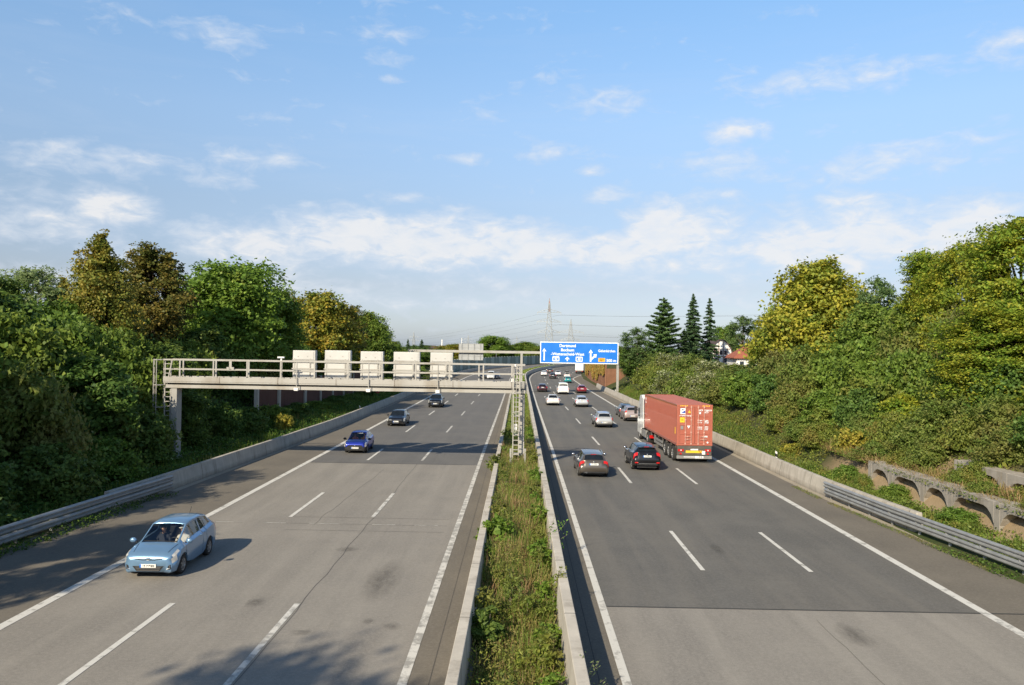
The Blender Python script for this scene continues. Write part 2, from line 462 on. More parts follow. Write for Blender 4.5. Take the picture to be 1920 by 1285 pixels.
SC.view_settings.view_transform = 'Standard'; SC.view_settings.look = 'None'; SC.view_settings.exposure = 0.5; SC.view_settings.gamma = 1.0
SC.cycles.max_bounces = 6; SC.cycles.diffuse_bounces = 3; SC.cycles.glossy_bounces = 3; SC.cycles.transmission_bounces = 4
SC.cycles.transparent_max_bounces = 8; SC.cycles.sample_clamp_indirect = 6; SC.cycles.caustics_reflective = False; SC.cycles.caustics_refractive = False
SC.cycles.use_denoising = True

# ================================================================ ground
def hgt(s, off):
    """height of the land beside the motorway"""
    a = float(np.interp(s, [140, 185], [1, 0]))
    if off < 0:
        o = -off
        near = float(np.interp(o, [18.6, 22.3, 24, 28, 34], [0, .2, 1.5, 4.2, 5.2]))
        wallz = float(np.interp(o, [18.6, 20, 22.8, 23.4, 26, 32], [.0, .35, .8, .9, 2.6, 4.2]))
        k = float(np.interp(s, [66, 76], [0, 1]))
        h = near * (1 - k) + wallz * k
        return h * a + .15 * (1 - a) * min(1, max(0, (o - 18.6) / 3))
    h1 = float(np.interp(off, [16.5, 17.5, 19.55, 20.35, 21.5, 22.3, 24, 27, 40], [-.05, .25, .38, 1.45, 1.55, 2.3, 3.6, 4.9, 4.9]))
    h2 = float(np.interp(off, [16.5, 17.5, 20, 22.5, 24.5, 29, 40, 60], [-.05, .5, 1.6, 3.6, 4.2, 3.5, 2.8, 2.8]))
    k = float(np.interp(s, [58, 72], [0, 1]))
    h = h1 * (1 - k) + h2 * k
    b = float(np.interp(s, [26, 44], [1, 0]))                 # the verge is flatter where the guard rail swings out
    h -= b * float(np.interp(off, [16.5, 17.5, 19.2, 20.2], [0, .22, .15, 0]))
    e = float(np.interp(s, [225, 290], [1, .12]))
    return h * e

def hxy(x, y):
    s, o = inv(x, y)
    if s > 420 or abs(o) > 300:
        return -.05
    if -18.6 < o < 16.5: return -.08
    f = float(np.interp(abs(o), [60, 140], [1, .0]))
    n = .25 * mnoise.noise(Vector((x * .13, y * .13, 0))) * min(1, max(0, (abs(o) - 19) / 3))
    return hgt(s, o) * f + n * f + (-.02 if f == 0 else 0)

xs = np.concatenate([[-6000, -2500, -1000, -500, -280, -160, -110, -80, -65], np.arange(-55, 17, 1.0), np.arange(17, 25, .4), np.arange(25, 61, 1.0), np.arange(64, 150, 6), [170, 230, 320, 500, 1000, 2500, 6000]])
ys = np.concatenate([[-400, -150, -80], np.arange(-50, 240, 2.0), np.arange(240, 450, 5), [480, 540, 640, 800, 1200, 2000, 4000, 9000]])
vs = [(x, y, hxy(x, y)) for y in ys for x in xs]; nx = len(xs)
fs = [(j * nx + i, j * nx + i + 1, (j + 1) * nx + i + 1, (j + 1) * nx + i) for j in range(len(ys) - 1) for i in range(nx - 1)]
me = bpy.data.meshes.new('ground'); me.from_pydata(vs, [], fs)
t = NT('ground_soil_grass'); tc = t.n('ShaderNodeTexCoord'); v = tc.outputs['Object']
c = t.mix(t.mapr(t.noise(v, .25, 6, .65), .38, .62), (.055, .075, .022), (.09, .075, .04))
c = t.mix(t.mapr(t.noise(v, 3.0, 5, .7), .4, .7), c, (.04, .055, .018))
sp_ = t.n('ShaderNodeSeparateXYZ'); t.l(v, sp_.inputs[0])            # bare sandy soil round the crib wall
mx_ = t.math('MULTIPLY', t.mapr(sp_.outputs['X'], 18.6, 19.4), t.mapr(sp_.outputs['X'], 23.0, 22.0))
my_ = t.math('MULTIPLY', t.mapr(sp_.outputs['Y'], 27, 29), t.mapr(sp_.outputs['Y'], 52, 49))
c = t.mix(t.math('MULTIPLY', mx_, my_), c, t.mix(t.noise(v, 2.5, 6, .7), (.34, .255, .16), (.21, .155, .09)))
t.bsdf(c, .95, 0, .15, 0, t.bump(t.noise(v, 9, 4), .6, .05)); me.materials.append(t.mat)
me.polygons.foreach_set('use_smooth', [True] * len(fs))
link('ground', me)['kind'] = 'structure'

# ================================================================ roads
M['asph_new_left'] = asphalt('asphalt_grey', (.108, .104, .099), (.138, .132, .124), (.168, .158, .143), .32, .5)
M['asph_new_right'] = asphalt('asphalt_grey_right', (.100, .096, .089), (.130, .124, .113), (.172, .156, .132), .36, .7)
M['asph_old'] = asphalt('asphalt_old_pale', (.180, .166, .146), (.222, .204, .178), (.268, .246, .212), .5, .9)
M['asph_shoulder'] = asphalt('asphalt_shoulder', (.126, .112, .092), (.156, .138, .112), (.176, .155, .124), .30, .35)
SS = list(np.arange(-40, 190, 6.0)) + list(np.arange(190, 560, 8.0))
def ln(off, z=0.0, s0=-40, s1=560):
    return [(s, off(s) if callable(off) else off, z) for s in SS if s0 <= s <= s1]
def seg(off, z, s0, s1, step=6.0):
    n = max(1, int(math.ceil((s1 - s0) / step)))
    return [(s0 + (s1 - s0) * i / n, off(s0 + (s1 - s0) * i / n) if callable(off) else off, z) for i in range(n + 1)]
wide = lambda s: float(np.interp(s, [205, 250], [0, 4.0]))
RE = lambda s: 13.92 * kr(s) + wide(s)                     # white edge line of the far-right lane
RW = lambda s: float(np.interp(s, [20, 30, 42, 66, 110, 150, 205, 250], [17.9, 17.35, 16.4, 16.1, 15.5, 15.2, 16.0, 20.0])) # foot of the wall
LI = lambda s: float(np.interp(s, [0, 60, 110, 190, 260], [-2.55, -2.55, -2.42, -2.35, -2.55]))
M['gutter'] = asphalt('gutter_concrete', (.24, .21, .165), (.31, .27, .21), (.34, .30, .24), .3, .5)
strip('road', [seg(-13.75, 0, -40, 52), seg(LI, 0, -40, 52)], M['asph_old'], kind='structure')
strip('road', [seg(-13.75, 0, 52, 560), seg(LI, 0, 52, 560)], M['asph_new_left'], kind='structure')
strip('road', [seg(lambda s: 2.57 * kr(s), 0, -40, 23.9), seg(RE, 0, -40, 23.9)], M['asph_old'], kind='structure')
strip('road', [seg(lambda s: 2.57 * kr(s), 0, 23.9, 560), seg(RE, 0, 23.9, 560)], M['asph_new_right'], kind='structure')
strip('hard_shoulder', [ln(-18.9), ln(-13.75)], M['asph_shoulder'], kind='structure')
strip('hard_shoulder', [ln(RE), ln(lambda s: RW(s) + .5)], M['asph_shoulder'], kind='structure')
strip('gutter', [[(s, RW(s) - .42, .006) for s in range(26, 150, 3)], [(s, RW(s) - .06, .02) for s in range(26, 150, 3)]], M['gutter'], kind='structure')
strip('gutter', [[(s, -16.55 if s > 74 else float(np.interp(s, [41, 55, 74], [-17.55, -17.0, -16.4])), .006) for s in range(41, 150, 3)], [(s, -16.75 if s > 74 else float(np.interp(s, [41, 55, 74], [-17.95, -17.35, -16.75])) + .03, .02) for s in range(41, 150, 3)]], M['gutter'], kind='structure')
strip('road_verge', [ln(LI), ln(-1.0)], M['asph_shoulder'], kind='structure')
strip('road_verge', [ln(1.0), ln(lambda s: 2.57 * kr(s))], M['asph_shoulder'], kind='structure')

def markmat(name, wear):
    t = NT(name); uv = t.n('ShaderNodeUVMap').outputs[0]
    f = t.noise(uv, 2.2, 6, .7); g = t.noise(uv, 26, 3, .7)
    c = t.mix(t.mapr(g, .3, .7), (.56, .54, .49), (.66, .64, .59))
    c = t.mix(t.mapr(f, wear, wear + .12, 0, .7), c, (.2, .19, .17))
    t.bsdf(c, .8, 0, .3); return t.mat
M['mark'] = markmat('road_marking_paint', .53); M['mark_worn'] = markmat('road_marking_worn', .45)
Zm = .010
def line(off, wd, s0, s1, m, z=Zm):
    f = off if callable(off) else (lambda s, o=off: o)
    return strip('lane_marking', [seg(lambda s: f(s) - wd / 2, z, s0, s1), seg(lambda s: f(s) + wd / 2, z, s0, s1)], m, kind='structure')
def dashes(off, first, n, wd, m):
    mb_v, mb_f, uv = [], [], []
    f = off if callable(off) else (lambda s: off)
    for k in range(n):
        s0 = first + 18.0 * k
        for i in range(2):
            a, b = s0 + 3 * i, s0 + 3 * i + 3
            base = len(mb_v)
            for s, d in ((a, -1), (a, 1), (b, 1), (b, -1)):
                mb_v.append(C(s, f(s) + d * wd / 2, Zm)); uv.append((f(s) + d * wd / 2, s))
            mb_f.append((base, base + 1, base + 2, base + 3))
    me = bpy.data.meshes.new('lane_marking'); me.from_pydata(mb_v, [], mb_f)
    ul = me.uv_layers.new(name='UVMap')
    for lp in me.loops: ul.data[lp.index].uv = uv[lp.vertex_index]
    me.materials.append(m); link('lane_marking', me)['kind'] = 'structure'
line(-13.72, .30, -40, 560, M['mark'])
line(LI, .22, -40, 560, M['mark_worn'])
line(lambda s: 2.57 * kr(s), .22, -40, 560, M['mark'])
line(RE, .30, -40, 560, M['mark'])
# left carriageway lane dashes, right carriageway lane dashes
dashes(-10.07, at_z(110, 1285)[1] - .3, 24, .17, M['mark'])
dashes(-6.45, at_z(420, 1285)[1] - .3, 24, .17, M['mark_worn'])
dashes(lambda s: 6.50 * kr(s), at_z(1319, 1070)[1] - 18, 24, .16, M['mark'])
dashes(lambda s: 10.28 * kr(s), at_z(1525, 1073)[1] - 18, 24, .16, M['mark'])
dashes(lambda s: 13.6 * kr(s), 222, 10, .2, M['mark'])
# transverse joints, sealed cracks and the measuring strips across the left carriageway
M['seal'] = mat('bitumen_seal', (.05, .048, .045), .8, 0, .2, 4); M['hair'] = mat('hairline_crack', (.085, .078, .07), .9, 0, .2, 4)
def cross(s, o0, o1, wd, m, z=.006):
    o = strip('road_joint', [[(s - wd / 2, o0, z), (s - wd / 2, o1, z)], [(s + wd / 2, o0, z), (s + wd / 2, o1, z)]], m, kind='structure'); return o
cross(23.9, 2.7, 15.2, .09, M['seal']); cross(52, -13.5, -2.8, .10, M['seal'])
def crack(pts, wd, m=None, z=.006):
    L = [(s, o - wd / 2, z) for s, o in pts]; R = [(s, o + wd / 2, z) for s, o in pts]
    strip('road_joint', [L, R], m or M['seal'], kind='structure')
def wob(s0, s1, o0, o1, n, amp, seed):
    r = random.Random(seed)
    return [(s0 + (s1 - s0) * i / n, o0 + (o1 - o0) * i / n + r.uniform(-amp, amp)) for i in range(n + 1)]
crack(wob(14, 52, -6.25, -6.55, 30, .05, 1), .018, M['hair']); crack(wob(34, 50, -8.7, -8.3, 20, .06, 2), .013, M['hair'])
for s, o0, o1 in ((35.5, -10.0, -3.0), (34.2, -10.5, -3.0), (33.0, -9.6, -3.0)):
    cross(s, o0, o1, .02, M['hair'])
for o0, o1 in ((-12.9, -11.7), (-10.9, -9.9), (-8.9, -7.6), (-6.2, -5.2), (-4.4, -3.4)):
    cross(34.2, o0, o1, .05, M['mark_worn'], .011)
crack(wob(12, 23, 8.5, 8.6, 16, .03, 7), .014, M['hair'])
crack([(s, 1.95) for s in range(10, 120, 4)], .02); crack([(s, -1.95) for s in range(10, 120, 4)], .018, M['hair'])
# irregular repair / oil blots
def blotch(cx, cy, rx, ry, col, seed, n=26, z=.007):
    r = random.Random(seed); ph = [r.uniform(0, 6.28) for _ in range(6)]
    vs = [(cx, cy, z)]
    for i in range(n):
        a = 2 * math.pi * i / n
        k = 1 + sum(.16 / (j + 1) * math.sin((j + 2) * a + ph[j]) for j in range(5)) + r.uniform(-.1, .1)
        vs.append((cx + rx * k * math.cos(a), cy + ry * k * math.sin(a), z))
    me = bpy.data.meshes.new('road_stain'); me.from_pydata(vs, [], [(0, i + 1, (i + 1) % n + 1) for i in range(n)])
    t = NT('stain'); tc = t.n('ShaderNodeTexCoord'); f = t.noise(t.scalevec(tc.outputs['Object'], (2.2, .8, 1)), 2.2, 8, .72, .5)
    p = t.n('ShaderNodeBsdfPrincipled'); p.inputs['Base Color'].default_value = (*col, 1); p.inputs['Roughness'].default_value = .85
    tr = t.n('ShaderNodeBsdfTransparent'); mx = t.n('ShaderNodeMixShader'); g = t.n('ShaderNodeVectorMath', operation='SUBTRACT'); t.l(tc.outputs['Generated'], g.inputs[0]); g.inputs[1].default_value = (.5, .5, 0)
    g2 = t.n('ShaderNodeVectorMath', operation='MULTIPLY'); t.l(g.outputs[0], g2.inputs[0]); g2.inputs[1].default_value = (2, 2, 0)
    g3 = t.n('ShaderNodeVectorMath', operation='LENGTH'); t.l(g2.outputs[0], g3.inputs[0])
    soft = t.mapr(g3.outputs['Value'], .95, .25)
    t.l(t.math('MULTIPLY', soft, t.mapr(f, .30, .72, .04, .46)), mx.inputs[0])
    t.l(tr.outputs[0], mx.inputs[1]); t.l(p.outputs[0], mx.inputs[2]); t.l(mx.outputs[0], t.out.inputs[0])
    me.materials.append(t.mat); link('road_stain', me)['kind'] = 'structure'
for i, (px, py, rx, ry) in enumerate([(718, 1088, .75, 2.3), (567, 1187, .35, .3), (690, 1165, .2, .3), (735, 1175, .25, .4), (650, 1030, .4, .5), (1600, 1190, .5, 1.0), (1345, 1030, .3, .8), (480, 1130, .3, .6)]):
    p = at_z(px, py); blotch(p[0], p[1], rx, ry, (.085, .076, .065), i)
# ================================================================ concrete barriers
def barrier(name, label, prof, off, s0, s1, m, step=4.0, jit=.0, seed=1):
    """prof: closed (doff, z) section; off(s): reference line"""
    r = random.Random(seed)
    n = max(2, int((s1 - s0) / step)); mb = MB(); k = len(prof); vs, fs = [], []
    for i in range(n + 1):
        s = s0 + (s1 - s0) * i / n; o = off(s) if callable(off) else off; j = r.uniform(-jit, jit)
        for d, z in prof: vs.append(C(s, o + d + j, z + (j if z > .3 else 0)))
    for i in range(n):
        for q in range(k): fs.append((i * k + q, i * k + (q + 1) % k, (i + 1) * k + (q + 1) % k, (i + 1) * k + q))
    fs.append(tuple(range(k))); fs.append(tuple(range(n * k, (n + 1) * k))[::-1])
    mb.add(vs, fs)
    o = mb.build(name, m, bevel=.02)
    return tag(o, label, 'crash barrier')
LW = lambda s: float(np.interp(s, [30, 41, 55, 74, 110, 145, 200], [-18.75, -17.95, -17.35, -16.75, -16.85, -17.0, -17.5]))
barrier('concrete_barrier', 'long pale concrete wall edging the shaded hard shoulder under the noise wall', [(.0, -.1), (.0, .28), (-.12, .88), (-.36, .88), (-.45, -.1)], LW, 36, 330, M['concrete_side'], 4, .012, 3)
barrier('concrete_barrier', 'sunlit concrete wall beside the hard shoulder next to the container lorry', [(.0, -.1), (.0, .28), (.12, .88), (.36, .88), (.45, -.1)], RW, 34.5, 160, M['concrete_side'], 4, .014, 4)
barrier('concrete_barrier', 'concrete median wall lit by the sun on the side of the oncoming traffic', [(-1.43, -.1), (-1.41, .90), (-1.15, .90), (-1.10, -.5)], lambda s: 0, 9, 480, M['concrete'], 4, .008, 5)
barrier('concrete_barrier', 'concrete median wall whose shadow darkens the gutter beside the outgoing lanes', [(1.51, -.1), (1.49, 1.06), (1.21, 1.06), (1.15, -.5)], lambda s: 0, 9, 480, M['concrete'], 4, .008, 6)
# sunken planting strip between the two median walls
t = NT('median_soil'); tc = t.n('ShaderNodeTexCoord'); c = t.mix(t.noise(tc.outputs['Object'], 2.5, 5, .7), (.06, .06, .022), (.11, .085, .045)); t.bsdf(c, .95, 0, .1)
MZ = lambda s: float(np.interp(s, [10, 17, 23, 30, 60], [-.45, -.38, -.05, .30, .42]))
strip('median_ground', [[(s, -1.13, MZ(s)) for s in range(9, 480, 3)], [(s, 0, MZ(s) + .06) for s in range(9, 480, 3)], [(s, 1.17, MZ(s)) for s in range(9, 480, 3)]], t.mat, kind='structure')

# ================================================================ guard rails
def guard_rail(label, off, s0, s1, side, beams, post_from):
    """side: +1 the road lies towards smaller offsets"""
    base = C(s0, off(s0)); T = thing('guard_rail', label, 'guard rail', base)
    prof = [(0, -.155), (-.045, -.13), (-.08, -.09), (-.08, -.055), (-.02, -.015), (-.02, .015), (-.08, .055), (-.08, .09), (-.045, .13), (0, .155)]
    for zc, dd in beams:
        n = int((s1 - s0) / 1.5); vs, fs = [], []; k = len(prof)
        for i in range(n + 1):
            s = s0 + (s1 - s0) * i / n; x, y, _ = C(s, off(s) + side * dd)
            for d, z in prof: vs.append((x + side * d - base[0], y - base[1], zc + z))
        for i in range(n):
            for q in range(k - 1): fs.append((i * k + q, i * k + q + 1, (i + 1) * k + q + 1, (i + 1) * k + q))
        b = MB().add(vs, fs).build('rail', M['galv'], T)
        sd = b.modifiers.new('Solidify', 'SOLIDIFY'); sd.thickness = .012
    s = post_from
    while s <= s1 + .01:
        x, y, _ = C(s, off(s) + side * .16)
        MB().box(x - .05 - base[0], x + .05 - base[0], y - .03 - base[1], y + .03 - base[1], -.2, .80).box(x - base[0] - .05 - side * .14, x - base[0] - side * .05 + .0, y - .02 - base[1], y + .02 - base[1], .52, .78).build('post', M['galv'], T)
        s += 2.0
    return T
GR = lambda s: float(np.interp(s, [12, 20, 30, 36, 42.4], [19.2, 18.3, 17.25, 16.62, 16.18]))
guard_rail('galvanised guard rail running below the crib wall into the sunlit concrete wall', GR, 14, 42.4, 1, [(.73, 0), (.38, .02)], 14)
GL = lambda s: float(np.interp(s, [10, 20, 30, 36, 41.0], [-20.0, -19.3, -18.72, -18.25, -17.78]))
guard_rail('galvanised guard rail in the shade along the dark thicket by the pale hatchback', GL, 12, 41.0, -1, [(.70, 0), (.34, .02)], 12)

# ================================================================ sign gantry with message boards (backs towards us)
GY = 50.5
M['skirt_dark'] = mat('rusty_joint', (.13, .10, .075), .8, 0, .3, 3)
g = thing('sign_gantry', 'pale walkway gantry with railings and five white message boards over the oncoming lanes', 'gantry', (0, GY, 0))
X0, X1, DZ = -22.6, .35, 1.45
MB().box(X0, X1, 0, .14, 5.19, 5.50).box(X0, X1, .02, .12, 5.10, 5.186).box(X0, X1, DZ - .14, DZ, 5.10, 5.50).box(X0 + .02, X1 - .02, .142, DZ - .142, 5.40, 5.46).build('walkway', M['gantry'], g, bevel=.012)
MB().box(X0 + .1, X1 + .1, .20, .55, 4.77, 4.985).box(X0 + .1, X1 + .1, .36, .46, 4.98, 5.39).build('beam', M['gantry'], g, bevel=.012)
MB().box(X0 + .1, X1 + .1, DZ - .5, DZ - .06, 4.79, 4.985).box(X0 + .1, X1 + .1, DZ - .36, DZ - .2, 4.985, 5.39).build('beam', M['gantry'], g, bevel=.012)
def railing(y, first, sp, n):
    r = MB(); r.box(X0, X1, y - .04, y + .04, 6.53, 6.62).box(X0, X1, y - .03, y + .03, 5.94, 6.0)
    for i in range(n):
        x = first + sp * i
        r.box(x - .045, x + .045, y - .035, y + .035, 5.503, 6.528)
    r.build('railing', M['gantry'], g)
railing(.05, -21.55, 2.14, 11); railing(DZ - .05, -21.9, 2.14, 11)
e = MB(); e.box(X0 - .003, X0 + .06, .095, DZ - .095, 6.53, 6.60).box(X0 - .003, X0 + .06, .095, DZ - .095, 5.94, 6.0).bar((X0 + .35, .05, 5.5), (X0 + .55, .05, 6.53), .07).build('end_railing', M['gantry'], g)
# concrete-footed leg on the verge
lg = MB()
lg.prism([(-22.18, .2), (-21.80, .2), (-21.80, 4.79), (-22.18, 4.79)], 'y', .25, 1.0)
lg.prism([(-22.45, -.6), (-21.45, -.6), (-21.6, .0), (-21.798, .5), (-22.182, .5), (-22.35, .0)], 'y', .15, 1.1)
lo = lg.build('leg', M['gantry_leg'], g, bevel=.015)
# scrawl on the leg
r = random.Random(4)
for zz in (1.35, 1.7, 2.0, 2.25):
    sc = MB(); x = -22.02 + r.uniform(-.05, .05); q0 = (x - .08, .243, zz - .1)
    for k in range(4):
        b = (x + r.uniform(-.1, .1), .243, zz + r.uniform(-.12, .12)); sc.bar(q0, b, .025, .006); q0 = b
    sc.build('lettering', M['sign_black'], lo)
# ladder with safety cage beside the leg
def ladder(x0, x1, y, z0, z1, name='ladder'):
    l = MB(); l.box(x0 - .03, x0 + .03, y - .03, y + .03, z0, z1).box(x1 - .03, x1 + .03, y - .03, y + .03, z0, z1)
    z = z0 + .3
    while z < z1 - .1:
        l.box(x0 + .028, x1 - .028, y - .022, y + .022, z - .022, z + .022); z += .30
    return l.build(name, M['gantry'], g)
ladder(-22.62, -22.25, .35, .3, 6.5)
cg = MB()
for z in (2.2, 3.55, 4.95, 6.55):
    P = [(-22.62, .35, z), (-22.75, .1, z), (-23.0, -.05, z), (-23.25, .1, z), (-23.35, .45, z), (-23.25, .85, z), (-23.0, 1.0, z), (-22.7, .9, z), (-22.62, .35, z)]
    cg.tube(P, .03, 5)
for x, y in ((-23.25, .1), (-23.0, -.05), (-23.35, .45), (-23.0, 1.0)):
    cg.tube([(x, y, 2.2), (x, y, 6.6)], .028, 5)
cg.build('safety_cage', M['gantry'], g)
# message boards
for a, b, c, d in ((549, 657, 590, 711), (609, 657, 656, 711), (676, 659, 717, 712), (738, 660, 786, 713), (807, 661, 848, 714)):
    p, q = at_y(a, b, GY + DZ), at_y(c, d, GY + DZ)
    x0, x1, z0, z1 = p[0], q[0], 5.50, p[2]
    bx = MB().box(x0, x1, DZ + .05, DZ + .55, z0, z1).build('message_board', M['cabinet'], g, bevel=.02)
    dr = MB()
    dr.box(x0 + .10, x1 - .36, DZ + .028, DZ + .047, z0 + .10, z0 + 1.12).box(x0 + .06, x1 - .10, DZ + .028, DZ + .047, z0 + 1.2, z1 - .07)
    dr.build('back_panel', M['cabinet'], bx, bevel=.008)
    st = MB()
    for x in (x0 + .12, x1 - .32):
        st.box(x - .03, x + .03, DZ + .003, DZ + .026, z0, z0 + 1.25)
    st.box(x0 - .05, x1 + .05, DZ + .0, DZ + .025, z0 + .55, z0 + .63).box(x0 - .02, x1 + .02, DZ + .0, DZ + .026, z0 + 1.13, z0 + 1.19)
    for x in (x0 + .35, x1 - .5):
        st.box(x - .03, x + .03, DZ + .012, DZ + .0275, z1 - .42, z1 - .36)
    st.build('bracket', M['gantry'], bx)
rr_ = random.Random(12); x = X0 + .4
while x < X1 - .3:
    w_ = rr_.uniform(.03, .09); MB().box(x, x + w_, -.012, .05, 5.502, 5.502 + rr_.uniform(.03, .06)).build('clamp', M['dark'], g); x += rr_.uniform(.25, 1.1)
for x in np.arange(X0 + 3.6, X1, 3.7): MB().box(x - .015, x + .015, -.006, -.001, 5.1, 5.5).build('joint_strip', M['skirt_dark'], g)
cbl = [(-8.2 + .25 * i, DZ - .12, 5.62 + .05 * math.sin(i * 1.7)) for i in range(18)]; MB().tube(cbl, .022, 5).build('cable', M['dark'], g)
MB().tube([(-4.9 + .07 * i, DZ - .02, 5.95 + .14 * math.sin(i * .55)) for i in range(14)], .02, 5).build('cable', M['dark'], g)
for px in (556, 691, 821):
    x = at_y(px, 727, GY - .1)[0]
    sb = MB().box(x - .13, x + .13, -.28, -.04, 4.74, 4.92).build('sensor_box', M['white'], g, bevel=.015)
    MB().tube([(x, -.1, 4.92), (x, -.1, 6.55)], .032, 6).build('bracket', M['gantry'], sb)
x = at_y(527, 668, GY)[0]
cm = MB().box(x - .04, x + .04, .02, .1, 6.62, 6.78).box(x - .22, x + .2, -.03, .13, 6.78, 6.87).build('camera_unit', M['white'], g)
x = at_y(417, 687, GY)[0]
MB().box(x - .2, x - .04, DZ - .2, DZ - .11, 5.95, 6.12).box(x + .12, x + .28, DZ - .2, DZ - .11, 5.95, 6.12).box(x - .04, x + .12, DZ - .17, DZ - .13, 6.0, 6.5).build('sensor_box', M['gantry'], g)
# column and ladder in the median
MB().box(-.02, .36, .35, .85, .3, 4.79).box(.02, .32, .52, .80, 4.79, 5.30).build('leg', M['gantry'], g, bevel=.012)
ladder(-.36, .0, -.12, .35, 6.55); 
mc = MB()
for z in (2.4, 3.6, 4.8, 6.5):
    mc.tube([(-.36, -.12, z), (-.44, -.45, z), (-.18, -.65, z), (.06, -.45, z), (.0, -.12, z)], .024, 5)
for x, y in ((-.44, -.45), (-.18, -.65), (.06, -.45)): mc.tube([(x, y, 2.4), (x, y, 6.5)], .022, 5)
mc.build('safety_cage', M['gantry'], g)
jb = MB().box(-.30, -.10, -.10, .12, 2.5, 2.86).build('junction_box', M['white'], g, bevel=.01)
MB().box(-.52, -.26, -.05, .2, 5.5, 5.72).build('junction_box', M['white'], g, bevel=.01)
MB().box(-.32, -.22, -.06, .10, 6.45, 6.62).build('junction_box', M['white'], g)
for z in (1.0, 2.2, 3.4, 4.5): MB().box(-.30, .06, -.09, .35, z - .02, z + .02).build('bracket', M['gantry'], g)
for px in (957, 984):
    p = at_y(px, 880, 49.4)
    tag(MB().box(p[0] - .06, p[0] + .06, 49.34, 49.46, .2, 1.45).build('marker_post', M['pole'], bevel=.01), 'short grey steel post on the ' + ('ladder' if px < 970 else 'column') + ' side of the gantry foot in the median', 'post', 'steel posts at the gantry foot')

# ================================================================ direction sign gantry further on
SY = 137.0
k = thing('direction_sign_gantry', 'slender grey gantry carrying the blue direction sign and a grey sign seen from behind', 'gantry', (.3, SY, 0))
ox = .3
MB().box(-19.2 - ox, 17.0 - ox, -.18, .18, 6.72, 7.14).build('beam', M['gantry'], k, bevel=.02)
for x, z0 in ((.3, .3), (16.75, .2), (-19.0, .3)):
    MB().box(x - .2 - ox, x + .2 - ox, -.176, .176, z0, 6.715).build('post', M['pole'], k, bevel=.02)
SX0, SX1, SZ0, SZ1, fy = 3.45 - ox, 16.78 - ox, 5.15, 8.82, -.42
SWd, SHt = SX1 - SX0, SZ1 - SZ0
sg = MB().box(SX0, SX1, fy, fy + .06, SZ0, SZ1).build('direction_sign', M['sign_white'], k)
MB().box(SX0 + .14, SX1 - .14, fy - .006, fy - .001, SZ0 + .14, SZ1 - .14).build('sign_face', M['blue_sign'], sg)
for x in np.arange(SX0 + 1.2, SX1, 2.2): MB().box(x - .05, x + .05, fy + .062, -.19, SZ0 + .1, SZ1 - .1).build('bracket', M['galv'], sg)
U = lambda u: SX0 + u * SWd
V = lambda v: SZ1 - v * SHt
def lettering(body, u, v, width, cap, m, parent, name='lettering', y=None, rot=(math.pi / 2, 0, 0), bold=.022, pos=None):
    cu = bpy.data.curves.new(name, 'FONT'); cu.body = body; cu.align_x = 'CENTER'; cu.align_y = 'CENTER'; cu.size = 1; cu.extrude = .002; cu.offset = bold
    tmp = bpy.data.objects.new('tmp', cu); COL.objects.link(tmp)
    dg = bpy.context.evaluated_depsgraph_get(); dg.update()
    me = bpy.data.meshes.new_from_object(tmp.evaluated_get(dg)); bpy.data.objects.remove(tmp)
    co = np.empty(len(me.vertices) * 3, np.float32); me.vertices.foreach_get('co', co); co = co.reshape(-1, 3)
    w0 = co[:, 0].max() - co[:, 0].min(); h0 = .72
    co[:, 0] *= width / w0; co[:, 1] *= cap / h0
    me.vertices.foreach_set('co', co.ravel()); me.materials.clear(); me.materials.append(m); me.update()
    o = link(name, me, parent, pos if pos else (U(u), (fy - .010) if y is None else y, V(v)), rot)
    return o
def glyph(poly, m, name, parent, d=.007, e=.013):
    return MB().prism([(U(a), V(b)) for a, b in poly], 'y', fy - e, fy - d, 0).build(name, m, parent)
M['sw'] = M['sign_white']
lettering('Dortmund', .350, .178, 2.77, .50, M['sw'], sg); lettering('Bochum', .350, .375, 2.25, .50, M['sw'], sg)
lettering('-Wattenscheid-West', .350, .567, 5.65, .48, M['sw'], sg)
lettering('Gelsenkirchen', .852, .393, 2.9, .44, M['sw'], sg); lettering('500 m', .911, .84, 1.63, .48, M['sw'], sg)
glyph([(.0445, .875), (.0445, .43), (.025, .46), (.0521, .30), (.079, .46), (.0597, .43), (.0597, .875)], M['sw'], 'arrow', sg)
glyph([(.341, .885), (.341, .80), (.317, .80), (.348, .685), (.379, .80), (.356, .80), (.356, .885)], M['sw'], 'arrow', sg)
glyph([(.637, .90), (.637, .48), (.620, .49), (.647, .33), (.674, .49), (.656, .48), (.656, .74), (.690, .60), (.680, .56), (.724, .545), (.716, .72), (.702, .68), (.656, .84), (.656, .90)], M['sw'], 'arrow', sg)
for u in (.2025, .500):
    glyph([(u - .044, .885), (u - .044, .695), (u - .036, .675), (u + .036, .675), (u + .044, .695), (u + .044, .885), (u + .036, .905), (u - .036, .905)], M['sw'], 'route_badge', sg)
    glyph([(u - .034, .86), (u - .034, .73), (u + .034, .73), (u + .034, .86)], M['blue_sign'], 'route_badge', sg, .014, .017)
    lettering('40', u, .795, .52, .40, M['sw'], sg, y=fy - .021)
glyph([(.745, .90), (.745, .72), (.832, .72), (.832, .90)], M['sign_yellow'], 'route_badge', sg)
lettering('227', .788, .81, .70, .42, M['sign_black'], sg, y=fy - .017)
